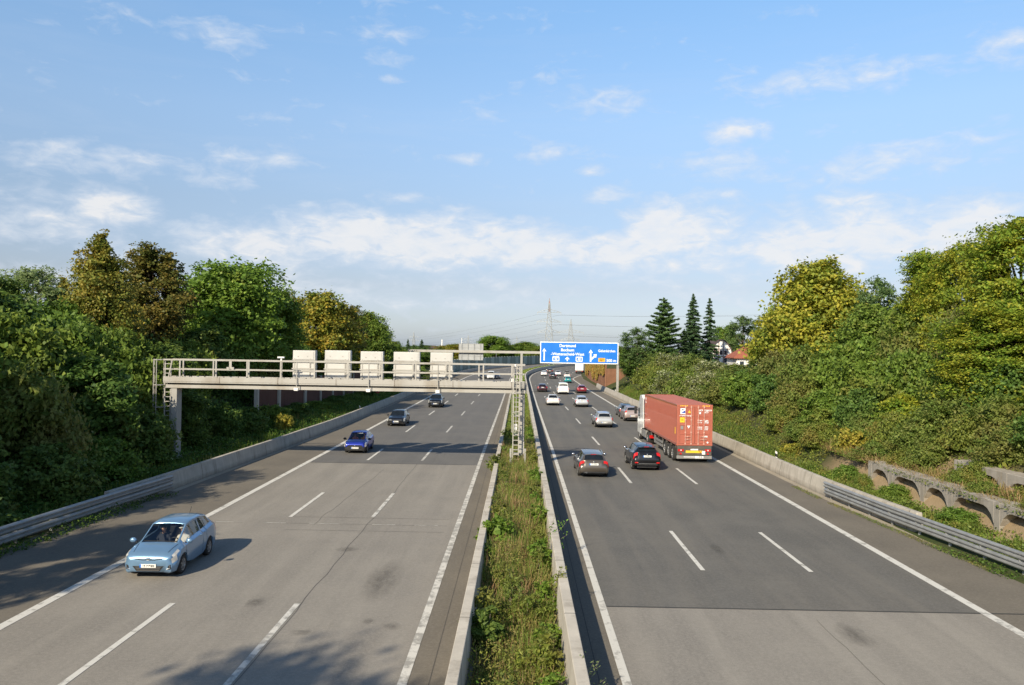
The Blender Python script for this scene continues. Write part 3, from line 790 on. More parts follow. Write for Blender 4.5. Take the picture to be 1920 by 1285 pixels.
# grey sign seen from behind (it faces the oncoming lanes)
gx0, gx1, gz0, gz1 = -10.45 - ox, -6.35 - ox, 5.45, 8.3
sb = MB().box(gx0, gx1, .30, .36, gz0, gz1).build('rear_sign', M['sign_back'], k)
b2 = MB()
for i in range(5): 
    z = gz0 + .03 + (gz1 - gz0 - .06) * i / 4; b2.box(gx0 - .02, gx1 + .02, .27, .297, z - .03, z + .03)
for i in range(4):
    x = gx0 + .45 + (gx1 - gx0 - .9) * i / 3; b2.box(x - .05, x + .05, .19, .268, gz0 - .02, gz1 + .02)
for x in (gx0, gx1): b2.box(x - .05, x + .05, .28, .37, gz0, gz1)
b2.build('bracket', M['galv'], sb)
for px, py, Y in ((1155, 737, 134), (632, 782, 88), (1523, 856, 53), (1333, 785, 84)):
    side = 1 if px > 960 else -1
    s = Y; off = (RW(s) + .75) if side > 0 else (LW(s) - .75)
    zz = hgt(s, off)
    d = thing('delineator_post', {1155: 'small white delineator post at the foot of the direction sign pole', 632: 'white delineator post behind the shaded concrete wall near the brick noise wall',
        1523: 'white delineator post in the weeds behind the guard rail end', 1333: 'white delineator post in the weeds beside the container lorry'}[px], 'delineator', (off, s, zz), 0, 'delineator posts on the verges')
    MB().prism([(-.06, 0), (.06, 0), (.06, .95), (-.06, 1.05)], 'y', -.05, .05).build('post', M['white'], d, bevel=.01)
    MB().prism([(-.062, .66), (.062, .62), (.062, .82), (-.062, .88)], 'y', -.053, .053).build('reflector_band', M['sign_black'], d)

# ================================================================ noise walls
nw = thing('noise_wall', 'dark red brick noise wall with grey concrete posts behind the shaded verge', 'noise wall', (-23, 75, .4))
PS = [69.5, 75.7, 85, 91.6, 97.6, 103.6, 109.5, 115.4, 121.5, 127.5]
for i, s in enumerate(PS):
    wd = .34 if i in (1, 2) else .17
    MB().box(-.05, .30, s - 75 - wd, s - 75 + wd, -.4, 3.75).build('post', M['concrete_side'], nw, bevel=.01)
    if i + 1 < len(PS):
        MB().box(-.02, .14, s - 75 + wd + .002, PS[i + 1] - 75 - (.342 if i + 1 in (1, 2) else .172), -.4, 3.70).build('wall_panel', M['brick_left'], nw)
bw = thing('noise_wall', 'rusty brown noise wall overgrown with creeper in front of the curve', 'noise wall', (17.1, 159, .3))
pts = [(0, 0), (-.15, 14), (-.1, 28), (.3, 42), (.9, 58), (2.6, 78)]
for a, b_ in zip(pts[:-1], pts[1:]):
    n = 4
    for i in range(n):
        p = (a[0] + (b_[0] - a[0]) * i / n, a[1] + (b_[1] - a[1]) * i / n); q = (a[0] + (b_[0] - a[0]) * (i + 1) / n, a[1] + (b_[1] - a[1]) * (i + 1) / n)
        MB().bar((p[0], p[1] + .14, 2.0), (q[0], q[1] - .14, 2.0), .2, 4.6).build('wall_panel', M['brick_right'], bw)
        MB().box(p[0] - .16, p[0] + .16, p[1] - .13, p[1] + .13, -.4, 4.4).build('post', M['brick_right'], bw)
MB().bar((.2, -.02, 1.6), (5.5, .9, 1.6), .2, 3.9).build('return_wall', M['brick_right'], bw)
M['noise_green'] = mat('noise_panel_green', (.13, .19, .155), .55, .1, .12, .3)
M['noise_pale'] = mat('noise_panel_pale', (.26, .35, .31), .45, .1, .12, .3)
gw = thing('noise_wall', 'distant green panelled noise wall round the outside of the curve', 'noise wall', C(190, -20))
bx_, by_, _ = C(190, -20)
s = 190.0; i = 0; grn = MB(); pal = MB(); pst = MB()
while s < 640:
    p, q = C(s, -20), C(s + 5, -20)
    (pal if i % 3 == 1 else grn).bar((p[0] - bx_, p[1] - by_, 2.0), (q[0] - bx_, q[1] - by_, 2.0), .15, 4.0)
    pst.box(p[0] - bx_ - .14, p[0] - bx_ + .14, p[1] - by_ - .14, p[1] - by_ + .14, 0, 4.15)
    s += 5.0; i += 1
for nm, m_, mt in (('wall_panel', grn, M['noise_green']), ('wall_panel', pal, M['noise_pale']), ('post', pst, M['galv'])):
    o = m_.build(nm, mt, gw); o['kind'] = 'stuff'

# ================================================================ crib retaining wall
def crib(label, X, posts, z0f, zb, zt, depth):
    T = thing('crib_wall', label, 'retaining wall', (X, posts[0], 0))
    y0 = posts[0]
    for i, p in enumerate(posts):
        c = p - y0
        MB().prism([(0, z0f - .5), (depth * .75, z0f - .5), (depth, zb), (depth, zt), (0, zt), (0, zb)], 'y', c - .21, c + .21).build('post', M['crib'], T, bevel=.02)
        if i + 1 < len(posts):
            d = posts[i + 1] - y0
            lo, hi = c + .213, d - .213
            q = min(.75, (hi - lo) * .36); poly = [(lo, zb - .50), (lo + q * .28, zb - .16), (lo + q * .62, zb + .04), (lo + q, zb + .12), (hi - q, zb + .12), (hi - q * .62, zb + .04), (hi - q * .28, zb - .16), (hi, zb - .50), (hi, zt - .006), (lo, zt - .006)]
            MB().prism(poly, 'x', .002, depth - .05).build('beam', M['crib'], T, bevel=.02)
    return T
crib('lower tier of the concrete crib wall above the guard rail with sandy soil in its bays', 19.62, [26.6, 30.0, 33.0, 36.6, 39.1, 42.4, 44.9], .30, 1.22, 1.66, .85)
crib('upper tier of the concrete crib wall set back under hanging scrub', 21.65, [28.5, 32.0, 35.9, 39.8], 1.25, 2.0, 2.46, .8)

# ================================================================ houses
M['render_white'] = mat('white_render', (.74, .72, .68), .85, 0, .05, .6, 0, .3, 0, (.5, .48, .44), .66)
M['timber'] = mat('dark_timber', (.10, .045, .035), .8, 0, .2, 2)
M['roof_dark'] = mat('roof_tiles_dark', (.075, .05, .045), .85, 0, .25, 3, .4)
M['roof_red'] = mat('roof_tiles_red', (.30, .095, .055), .8, 0, .18, 3, .4)
M['window'] = mat('window_pane', (.03, .04, .05), .08, 0, .3, 1.5, 0, .6)
hs = thing('half_timbered_house', 'white half timbered house with curved gambrel gable among the conifers', 'house', (40.6, 162, 2.5))
P = [(-2.3, 0), (2.3, 0), (2.3, 4.2), (1.95, 5.6), (1.1, 6.9), (.35, 7.45), (-.35, 7.45), (-1.1, 6.9), (-1.95, 5.6), (-2.3, 4.2)]
hw = MB().prism(P, 'y', 0, 9).build('wall', M['render_white'], hs)
rf = MB()
rp = P[2:]
for a, b in zip(rp[:-1], rp[1:]):
    rf.bar(((a[0]) * 1.05, 4.4, a[1] + .06), ((b[0]) * 1.05, 4.4, b[1] + .06), 9.6, .14, 0, (0, 0, 1) if abs(a[0] - b[0]) > .05 else (0, 1, 0))
rf = MB(); n = len(rp)
vs = [(x * 1.07, -.35, z + .10) for x, z in rp] + [(x * 1.07, 9.3, z + .10) for x, z in rp] + [(x * 1.0, -.35, z - .08) for x, z in rp] + [(x, 9.3, z - .08) for x, z in rp]
fs = []
for i in range(n - 1):
    fs += [(i, i + 1, n + i + 1, n + i), (2 * n + i, 3 * n + i, 3 * n + i + 1, 2 * n + i + 1), (i, 2 * n + i, 2 * n + i + 1, i + 1), (n + i, n + i + 1, 3 * n + i + 1, 3 * n + i)]
rf.add(vs, fs); rf.build('roof', M['roof_dark'], hs)
tm = MB()
for x in (-2.2, -1.3, -.45, .45, 1.3, 2.2): tm.box(x - .07, x + .07, -.03, -.003, .1, 4.2 if abs(x) > 2 else (5.8 if abs(x) > 1 else 7.0))
for z in (2.6, 4.1, 5.6): tm.box(-2.25 if z < 5 else -1.8, 2.25 if z < 5 else 1.8, -.035, -.005, z - .07, z + .07)
tm.build('timber_frame', M['timber'], hs)
for x in (-.88, 0, .88): 
    wn = MB().box(x - .28, x + .28, -.06, -.04, 4.45, 5.35).build('window', M['timber'], hs); MB().box(x - .22, x + .22, -.07, -.062, 4.51, 5.29).build('pane', M['window'], wn)
for x in (-.9, .9):
    wn = MB().box(x - .3, x + .3, -.06, -.04, 2.9, 3.8).build('window', M['timber'], hs); MB().box(x - .24, x + .24, -.07, -.062, 2.96, 3.74).build('pane', M['window'], wn)
MB().box(-6.2, -2.31, 1.0, 8, 0, 3.4).build('wall', M['render_white'], hs)
MB().prism([(-6.5, 3.4), (-2.31, 3.4), (-2.31, 5.2)], 'y', .7, 8.3).build('roof', M['roof_dark'], hs)
rh = thing('red_roofed_house', 'low white house under a red hipped tile roof behind the maple', 'house', (42.9, 150, 3.0))
MB().box(-2.4, 4.4, 0, 7, 0, 3.55).build('wall', M['render_white'], rh)
MB().add([(-3.0, -.6, 3.5), (5.0, -.6, 3.5), (5.0, 7.6, 3.5), (-3.0, 7.6, 3.5), (-.1, 3.0, 5.7), (2.0, 3.0, 5.7), (-3.0, -.6, 3.36), (5.0, -.6, 3.36), (5.0, 7.6, 3.36), (-3.0, 7.6, 3.36)],
    [(0, 1, 5, 4), (1, 2, 5), (2, 3, 4, 5), (3, 0, 4), (0, 6, 7, 1), (1, 7, 8, 2), (2, 8, 9, 3), (3, 9, 6, 0), (6, 9, 8, 7)]).build('roof', M['roof_red'], rh)
for x in (-1.4, .3, 2.2):
    wn = MB().box(x - .45, x + .45, -.06, -.01, 1.6, 2.9).build('window', M['white'], rh); MB().box(x - .38, x + .38, -.07, -.062, 1.67, 2.83).build('pane', M['window'], wn)
MB().box(1.0, 1.6, 4.4, 5.0, 4.6, 6.3).build('chimney', M['brick_right'], rh)

# ================================================================ pylons and far masts
def pylon(label, x, y, h, wb, arms, red, cables, th=.62):
    T = thing('electricity_pylon', label, 'pylon', (x, y, 0), 0, 'pylons on the horizon')
    L = MB(); top = h * .80
    wd = lambda z: wb * max(.05, 1 - z / h) ** 1.15 * .5 + .5
    lv = [0] + [h * (1 - .80 ** i) for i in range(1, 12)]; lv = [z for z in lv if z < h * .93]
    for sx in (-1, 1):
        for sy in (-1, 1):
            L.tube([(sx * wd(z), sy * wd(z), z) for z in lv] + [(0, 0, h)], th * .5, 4)
    for a, b in zip(lv[:-1], lv[1:]):
        for sy in (-1, 1):
            for q in (-1, 1):
                L.bar((q * wd(a), sy * wd(a), a), (-q * wd(b), sy * wd(b), b), th * .55)
                L.bar((sy * wd(a), q * wd(a), a), (sy * wd(b), -q * wd(b), b), th * .55)
            L.bar((-wd(b), sy * wd(b), b), (wd(b), sy * wd(b), b), th * .55)
    L.build('tower', M['galv_hazed'], T)
    for z, hw in arms:
        for sx in (-1, 1):
            A = MB()
            for sy in (-1, 1):
                A.bar((sx * wd(z) * .9, sy * wd(z), z), (sx * hw, 0, z - .4), th * .6); A.bar((sx * wd(z + 3) * .9, sy * wd(z + 3) * .8, z + 3.2), (sx * hw, 0, z), th * .6)
            for q in (.35, .65): A.bar((sx * hw * q, 0, z - .2), (sx * hw * (q + .1), 0, z + 3.2 * (1 - q)), th * .5)
            A.bar((sx * hw, 0, z), (sx * hw, 0, z - 2.6), th * .7)
            A.build('cross_arm', M['galv_hazed'], T)
    if red:
        MB().tube([(0, 0, h - 14), (0, 0, h)], [.9, .35], 6).build('mast_tip', M['pylon_red'], T)
    for (z, xo, dx, dy, dz, sag) in cables:
        P = []
        for i in range(17):
            u = i / 16; P.append((xo + dx * u, dy * u, z - 2.6 + dz * u - sag * 4 * u * (1 - u)))
        MB().tube(P, .06, 4).build('cable', M['cable'], T)
    return T
M['cable'] = mat('power_cable', (.16, .17, .18), .6, .2, .1, .1)
M['pylon_red'] = mat('pylon_red_paint', (.50, .20, .18), .6, 0, .35, .25)
ca = []
for z, hw in ((46, 12.4), (36, 12.4), (25, 10.5)):
    for sx in (-1, 1):
        ca += [(z, sx * hw, 380, -330, 6, 7), (z, sx * hw, -420, 900, -22, 14)]
pylon('tall lattice pylon with a reddish mast tip above the blue sign', 30.3, 845, 60.5, 10, [(46, 12.4), (36, 12.6), (25, 11.5)], True, ca)
pylon('smaller lattice pylon standing beside the tall one above the blue sign', 63, 1000, 45, 10, [(28.5, 16.0), (19, 12)], False, [(29, -16, -500, 1100, -8, 12), (29, 16, 420, -160, 4, 8)])
p = at_y(776, 622, 2300); pylon('faint pylon on the horizon above the dark conifers', p[0], 2300, p[2], 10, [(p[2] * .7, 13), (p[2] * .5, 15)], False, [], .8)
p = at_y(878, 628, 2400); pylon('faint pylon on the horizon above the grey sign back', p[0], 2400, p[2], 10, [(p[2] * .72, 12), (p[2] * .52, 14)], False, [], .8)
p = at_y(969, 630, 2700); pylon('faintest pylon on the horizon near the median post of the sign gantry', p[0], 2700, p[2], 9, [(p[2] * .7, 13), (p[2] * .5, 15)], False, [], .7)
for px, py, Y, r_, lab in ((829, 637, 1500, 1.3, 'slim white chimney on the horizon beside the yellowish bushes'), (866, 634, 1700, .9, 'slim pale green mast on the horizon behind the grey sign back')):
    p = at_y(px, py, Y)
    m_ = thing('chimney_mast', lab, 'chimney', (p[0], Y, 0))
    MB().tube([(0, 0, 0), (0, 0, p[2] * .92)], [r_ * 1.25, r_ * .85], 10).build('shaft', M['white'], m_); MB().tube([(0, 0, p[2] * .92), (0, 0, p[2])], [r_, r_ * .9], 10).build('cap', M['white'], m_)
# small lamp post by the far curve and a red plate on the verge
q = at_z(930, 689); lp = thing('street_lamp', 'tiny street lamp at the outside of the far curve before the green noise wall', 'street lamp', (q[0], q[1], 0))
MB().tube([(0, 0, 0), (0, 0, 5.6)], .08, 6).build('pole', M['galv'], lp); MB().box(-.15, .9, -.12, .12, 5.6, 5.75).build('lamp_head', M['white'], lp)
q = at_y(707, 733, 112); rs = thing('warning_sign', 'round dull red plate on a post at the end of the brick noise wall', 'sign', (q[0], 112, hgt(112, q[0])))
MB().cyl((0, 0, q[2] - rs.location.z), (0, .04, q[2] - rs.location.z), .42, 20).build('plate', mat('dull_red', (.36, .05, .04), .6), rs); MB().tube([(0, .08, -.3), (0, .08, q[2] - rs.location.z + .2)], .04, 6).build('pole', M['galv'], rs)
# ================================================================ vehicles
# station: (f, z_under, w_frac, z_belt, wbelt_frac, z_edge, wedge_frac, z_centre); f runs from the nose (0) to the tail (1)
PROF = {
 'hatch': dict(H=1.54, cowl=.198, wtop=.42, rtop=.90, rbase=.972, st=[
  (0, .24, .68, .62, .62, .64, .48, .65), (.012, .19, .86, .70, .78, .73, .57, .74), (.05, .18, .96, .79, .85, .82, .64, .84), (.12, .18, .99, .865, .87, .895, .69, .925),
  (.198, .18, 1.0, .92, .87, .95, .74, .98), (.42, .18, 1.0, .975, .87, 1.43, .66, 1.485), (.56, .18, 1.0, 1.005, .87, 1.48, .65, 1.54), (.76, .18, 1.0, 1.055, .86, 1.45, .63, 1.515),
  (.90, .20, .99, 1.11, .83, 1.34, .60, 1.41), (.972, .25, .96, 1.06, .80, 1.08, .66, 1.095), (.99, .28, .92, .86, .78, .88, .66, .885), (1.0, .33, .84, .62, .74, .64, .6, .645)]),
 'wagon': dict(H=1.44, cowl=.27, wtop=.43, rtop=.915, rbase=.972, st=[
  (0, .26, .66, .58, .60, .60, .46, .61), (.012, .20, .84, .66, .76, .69, .55, .70), (.05, .18, .95, .74, .84, .77, .62, .79), (.12, .18, .99, .82, .87, .85, .68, .875),
  (.27, .18, 1.0, .90, .87, .93, .74, .96), (.43, .18, 1.0, .93, .87, 1.33, .65, 1.40), (.60, .18, 1.0, .945, .87, 1.38, .65, 1.44), (.80, .18, 1.0, .965, .86, 1.36, .63, 1.42),
  (.915, .20, .98, .99, .84, 1.30, .60, 1.37), (.972, .25, .96, .98, .80, 1.0, .68, 1.01), (.99, .28, .92, .84, .78, .86, .68, .865), (1.0, .33, .84, .60, .74, .62, .6, .625)]),
 'suv': dict(H=1.6, cowl=.25, wtop=.41, rtop=.90, rbase=.965, st=[
  (0, .32, .68, .70, .62, .72, .48, .73), (.012, .26, .86, .80, .76, .83, .57, .84), (.05, .24, .96, .90, .84, .93, .62, .95), (.12, .24, .99, .97, .87, 1.0, .68, 1.03),
  (.25, .24, 1.0, 1.03, .87, 1.06, .74, 1.09), (.41, .24, 1.0, 1.07, .87, 1.47, .66, 1.54), (.58, .24, 1.0, 1.10, .87, 1.53, .65, 1.60), (.77, .24, 1.0, 1.14, .86, 1.50, .62, 1.57),
  (.90, .26, .99, 1.19, .83, 1.42, .59, 1.50), (.965, .30, .97, 1.13, .80, 1.15, .70, 1.165), (.988, .34, .94, .95, .80, .97, .72, .975), (1.0, .40, .86, .68, .76, .70, .6, .705)]),
 'sedan': dict(H=1.43, cowl=.27, wtop=.42, rtop=.74, rbase=.87, st=[
  (0, .26, .66, .58, .60, .60, .46, .61), (.012, .20, .84, .66, .76, .69, .55, .70), (.05, .18, .95, .74, .84, .77, .62, .79), (.12, .18, .99, .82, .87, .85, .68, .875),
  (.27, .18, 1.0, .90, .87, .93, .74, .96), (.42, .18, 1.0, .93, .87, 1.33, .64, 1.39), (.58, .18, 1.0, .945, .87, 1.38, .63, 1.43), (.74, .18, 1.0, .96, .86, 1.33, .60, 1.39),
  (.87, .20, .99, .97, .84, 1.01, .70, 1.03), (.965, .25, .96, .96, .80, .985, .70, 1.0), (.985, .28, .93, .84, .78, .86, .68, .865), (1.0, .33, .84, .60, .74, .62, .6, .625)]),
 'van': dict(H=1.95, cowl=.17, wtop=.29, rtop=.965, rbase=.985, st=[
  (0, .30, .70, .66, .62, .68, .48, .69), (.012, .24, .86, .76, .78, .79, .57, .80), (.05, .22, .96, .92, .86, .95, .62, .97), (.10, .22, .99, 1.02, .89, 1.05, .68, 1.08),
  (.17, .22, 1.0, 1.10, .90, 1.15, .74, 1.2), (.29, .22, 1.0, 1.13, .90, 1.78, .74, 1.86), (.5, .22, 1.0, 1.13, .90, 1.86, .76, 1.95), (.8, .22, 1.0, 1.13, .90, 1.86, .76, 1.95),
  (.965, .25, .99, 1.13, .90, 1.82, .75, 1.90), (.985, .28, .97, 1.10, .88, 1.12, .80, 1.13), (.992, .30, .94, .86, .86, .88, .80, .885), (1.0, .36, .88, .62, .80, .64, .7, .645)]),
}
ROWS = ('under', 'sill', 'low', 'mid', 'shoulder', 'belt', 'glass0', 'glass1', 'edge', 'pillar', 'roof1', 'roof2', 'centre')

def section(st, W, k):
    f, zb, w, zbelt, wb, ze, we, zc = st
    hw = W / 2
    zb, zbelt, ze, zc = zb * k, zbelt * k, ze * k, zc * k
    wB, wE = wb * hw, we * hw
    lerp = lambda a, b, u: a + (b - a) * u
    P = [(w * hw * .86, zb), (w * hw * .965, zb + .05), (w * hw * 1.0, lerp(zb, zbelt, .36)), (w * hw * 1.005, lerp(zb, zbelt, .62)), (lerp(w * hw, wB, .30), lerp(zb, zbelt, .91)), (wB, zbelt)]
    P += [(lerp(wB, wE, .06), lerp(zbelt, ze, .06)), (lerp(wB, wE, .88), lerp(zbelt, ze, .88)), (wE, ze)]
    P += [(wE * .93, lerp(ze, zc, .38)), (wE * .7, lerp(ze, zc, .70)), (wE * .36, lerp(ze, zc, .93)), (0, zc)]
    return P

WHEELS = {}
def wheel_mesh(r, wd):
    key = (round(r, 2), round(wd, 2))
    if key in WHEELS: return WHEELS[key]
    t = MB(); n = 28
    prof = [(-wd / 2, r * .66), (-wd / 2, r * .90), (-wd * .36, r * .985), (0, r), (wd * .36, r * .985), (wd / 2, r * .90), (wd / 2, r * .66), (wd * .30, r * .63), (-wd * .3, r * .63)]
    vs, fs = [], []
    for i in range(n):
        a = 2 * math.pi * i / n
        for x, q in prof: vs.append((x, q * math.cos(a), q * math.sin(a)))
    k = len(prof)
    for i in range(n):
        for j in range(k): fs.append((i * k + j, i * k + (j + 1) % k, ((i + 1) % n) * k + (j + 1) % k, ((i + 1) % n) * k + j))
    tyre = t.add(vs, fs).mesh('wheel', M['rubber'], True, 40)
    m = MB(); m.cyl((wd * .30, 0, 0), (wd * .34, 0, 0), r * .64, 24, 1)
    for i in range(7):
        a = 2 * math.pi * i / 7; ca, sa = math.cos(a), math.sin(a)
        m.bar((wd * .38, r * .1 * ca, r * .1 * sa), (wd * .40, r * .60 * ca, r * .60 * sa), r * .17, .03, 0, (1, 0, 0))
    m.cyl((wd * .35, 0, 0), (wd * .44, 0, 0), r * .17, 12, 0)
    ring, rf = [], []
    for i in range(24):
        a = 2 * math.pi * i / 24
        for x, q in ((wd * .345, .56), (wd * .44, .58), (wd * .46, .655), (wd * .345, .66)): ring.append((x, r * q * math.cos(a), r * q * math.sin(a)))
    for i in range(24):
        for j in range(4): rf.append((i * 4 + j, i * 4 + (j + 1) % 4, ((i + 1) % 24) * 4 + (j + 1) % 4, ((i + 1) % 24) * 4 + j))
    m.add(ring, rf, 0)
    rim = m.mesh('rim', [M['rim'], M['dark']])
    WHEELS[key] = (tyre, rim); return WHEELS[key]

def add_wheel(T, x, y, r, wd, z=None):
    tm, rm = wheel_mesh(r, wd)
    wo = link('wheel', tm, T, (x, y, r if z is None else z), (0, 0, 0 if x > 0 else math.pi))
    link('rim', rm, wo)
    return wo

def make_car(name, label, prof, L, W, H, col, loc, rz, cat='car', dark_bumper=False, clear=False, opt=(), group=None, metal=.35, lit=False, wheel_r=.31, tail_hi=False):
    P = PROF[prof]; k = H / P['H']; st = P['st']
    T = thing(name, label, cat, loc, rz, group)
    body = paint('paint_' + name, col, metal)
    fw, rw = (.19, .80) if prof != 'van' else (.17, .78)
    ar = wheel_r + .055
    fs = {s[0] for s in st}
    for wc in (fw, rw):
        for i in range(9): fs.add(round(wc + ar / L * math.cos(math.pi * i / 8), 5))
    c0, c1, r0, r1 = P['cowl'], P['wtop'], P['rtop'], P['rbase']
    s0, s1, fb = c0 + (c1 - c0) * .26, r0 - .012, (c1 + r0) / 2 - .03
    extra = [c0 + .012, c1 - .012, .07, .125, r0 + .006, r1 - .008, s0, s1, fb - .012, fb + .012, .03, .985]
    seams = [c0 + .055, fb, rw - ar / L + .012 if 'two_door' not in opt else None]
    for sm in seams:
        if sm: extra += [sm - .0018, sm + .0018]
    if 'wagon_pillar' in opt: extra += [.765, .782]
    fs |= set(round(e, 5) for e in extra); fs = sorted(fs)
    ff = [s[0] for s in st]
    cols = []
    for f in fs:
        j = max(0, min(len(ff) - 2, int(np.searchsorted(ff, f, side='right')) - 1))
        u = (f - ff[j]) / (ff[j + 1] - ff[j])
        a, b = st[j], st[j + 1]
        s = [a[i] + (b[i] - a[i]) * u for i in range(8)]
        pts = section(s, W, k)
        for wc in (fw, rw):
            d = (f - wc) * L
            if abs(d) <= ar + 1e-4:
                za = wheel_r + math.sqrt(max(0, ar * ar - d * d))
                pts = [(x, max(z, za + i * .012)) if i < 3 else (x, z) for i, (x, z) in enumerate(pts)]
                if pts[3][1] < pts[2][1] + .02: pts[3] = (pts[3][0], pts[2][1] + .02)
        cols.append([(x, (.5 - f) * L, z) for x, z in pts])
    nr = 13
    parts = {}
    def emit(p, q): 
        mb = parts.setdefault(p, MB()); mb.add(q, [tuple(range(len(q)))])
    zl0, zl1 = (2, 5)
    for i in range(len(fs) - 1):
        fm = (fs[i] + fs[i + 1]) / 2
        for j in range(nr - 1):
            p = 'body'
            if j >= 9 and c0 + .011 < fm < c1 - .011: p = 'windshield'
            elif j >= 9 and r0 + .005 < fm < r1 - .007: p = 'rear_window'
            elif j == 6 and s0 < fm < s1 and not (fb - .012 < fm < fb + .012) and not ('panel_van' in opt and fm > fb) and not ('wagon_pillar' in opt and .765 < fm < .782): p = 'side_window'
            elif j in (3, 4) and (.012 if j == 3 else .03) < fm < (.07 if j == 3 else .125) and prof != 'van': p = 'headlight'
            elif j in (2, 3, 4) and .012 < fm < .05 and prof == 'van': p = 'headlight'
            elif j in ((3, 4) if not tail_hi else (4, 5, 6, 7)) and ((.965 if prof != 'van' else .975) < fm < (.9915 if not tail_hi else .985)): p = 'tail_light'
            elif 'wide_tail' in opt and 3 <= j <= 8 and r1 < fm < .990: p = 'tail_light'
            elif dark_bumper and j <= 2 and (fm < .085 or fm > .955): p = 'bumper'
            elif dark_bumper and j <= 0: p = 'bumper'
            elif 'dark_sill' in opt and j <= 1: p = 'bumper'
            elif 1 <= j <= 5 and any(sm and abs(fm - sm) < .0018 for sm in seams): p = 'door_seam'
            for sx in (-1, 1):
                q = [cols[i][j], cols[i][j + 1], cols[i + 1][j + 1], cols[i + 1][j]]
                q = [(sx * x, y, z) for x, y, z in q]
                key = p if p in ('body', 'windshield', 'rear_window', 'bumper', 'door_seam') else (p, sx, fm < fb if p == 'side_window' else 0)
                emit(key, q if sx > 0 else q[::-1])
    for ci, flip in ((0, 0), (len(fs) - 1, 1)):                        # close nose and tail
        ring = cols[ci]; poly = ring + [(-x, y, z) for x, y, z in ring[::-1][1:]]
        lo = [ring[0], ring[1], ring[2], ring[3]]
        emit('bumper' if dark_bumper and not flip else 'body', poly[::-1] if flip else poly)
    glass = M['glass_clear'] if clear else M['glass_dark']
    bo = None
    for key, mb in parts.items():
        p = key if isinstance(key, str) else key[0]
        m = {'body': body, 'windshield': glass, 'rear_window': glass, 'side_window': glass, 'headlight': M['lamp_on'] if lit else M['lamp'], 'tail_light': M['tail'], 'bumper': M['dark'], 'door_seam': M['dark']}[p]
        me = mb.mesh(p, m)
        import bmesh
        bm = bmesh.new(); bm.from_mesh(me); bmesh.ops.remove_doubles(bm, verts=bm.verts, dist=1e-4); bmesh.ops.recalc_face_normals(bm, faces=bm.faces); bm.to_mesh(me); bm.free()
        me.polygons.foreach_set('use_smooth', [True] * len(me.polygons)); me.set_sharp_from_angle(angle=rad(32)); me.update()
        o = link(p, me, T)
        if p == 'body':
            sd = o.modifiers.new('Solidify', 'SOLIDIFY'); sd.thickness = .02; sd.offset = -1
    hl = L / 2
    # floor pan with dark wheel housings
    zf = .20 * k
    u = MB(); u.box(-W * .34, W * .34, -hl * .93, hl * .93, zf, zf + .16)
    if not clear: u.box(-W * .36, W * .36, -hl * .90, hl * .86, zf + .16, .62 * k)
    for wc in (fw, rw):
        y = (.5 - wc) * L
        u.box(-W * .47, -W * .36, y - ar - .06, y + ar + .06, wheel_r + ar * .55, wheel_r + ar + .005); u.box(W * .36, W * .47, y - ar - .06, y + ar + .06, wheel_r + ar * .55, wheel_r + ar + .005)
        u.box(-W * .362, W * .362, y - .12, y + .12, wheel_r - .07, wheel_r + .07)
    u.build('floor_pan', M['dark'], T)
    for sx in (-1, 1):
        for wc in (fw, rw):
            add_wheel(T, sx * (W / 2 - .115), (.5 - wc) * L, wheel_r, .20)
        b = [c for f, c in zip(fs, cols) if abs(f - c0) < .002][0]
        mz = b[5][2] + .07
        mir = MB().ball((sx * (W / 2 + .075), (.5 - c0 - .055) * L, mz + .03), .115, .075, .085).build('wing_mirror', body if 'dark_mirror' not in opt else M['dark'], T, True)
        MB().bar((sx * (W / 2 - .06), (.5 - c0 - .055) * L, mz - .03), (sx * (W / 2 + .06), (.5 - c0 - .055) * L, mz), .05, .04).build('bracket', M['dark'], mir)
        mg = MB().ball((sx * (W / 2 + .08), (.5 - c0 - .055) * L - .05, mz + .03), .095, .03, .068).build('mirror_glass', M['chrome'], mir, True)
        for fh in ((fb - .025, rw - ar / L - .005) if 'two_door' not in opt else (fb - .025,)):
            b = cols[int(np.argmin([abs(f - fh) for f in fs]))]
            MB().box(sx * b[4][0] - .018 + sx * .016, sx * b[4][0] + .018 + sx * .016, (.5 - fh) * L - .09, (.5 - fh) * L + .09, b[4][2] - .05, b[4][2] - .018).build('door_handle', body if 'dark_mirror' not in opt else M['dark'], T, bevel=.008)
    # nose: grille, lower intake, badge, number plate
    n0 = cols[0]; zt = n0[5][2]; zb = n0[0][2]; wN = n0[3][0]
    yN = hl
    if 'smile' in opt:      # thin upper slot, wide lower mouth, fog lamp nooks
        g = MB(); g.prism([(-.43, zt + .03), (-.2, zt - .005), (.2, zt - .005), (.43, zt + .03), (.43, zt + .058), (.2, zt + .024), (-.2, zt + .024), (-.43, zt + .058)], 'y', yN - .06, yN + .012)
        g.build('grille', M['dark'], T)
        g = MB(); g.prism([(-.5, zb + .19), (-.36, zb + .02), (.36, zb + .02), (.5, zb + .19)], 'y', yN - .08, yN + .012); ig = g.build('air_intake', M['dark'], T)
        sl_ = MB()
        for z in (.06, .11, .16): sl_.box(-.34 - z * .4, .34 + z * .4, yN + .008, yN + .018, zb + z - .006, zb + z + .006)
        sl_.build('slat', M['rimdark'], ig)
        for sx in (-1, 1):
            MB().prism([(sx * .60, zb + .06), (sx * .72, zb + .10), (sx * .70, zb + .24), (sx * .57, zb + .15)], 'y', yN - .14, yN - .012).build('fog_lamp', M['dark'], T)
            MB().tube([(sx * .59, yN - .008, zb + .09), (sx * .69, yN - .012, zb + .12), (sx * .69, yN - .012, zb + .21)], .012, 6).build('chrome_trim', M['chrome'], T)
        bd = MB(); bd.tube([(.085 * math.cos(a), yN + .02, zt + .04 + .045 * math.sin(a)) for a in np.linspace(0, 2 * math.pi, 17)], .009, 6)
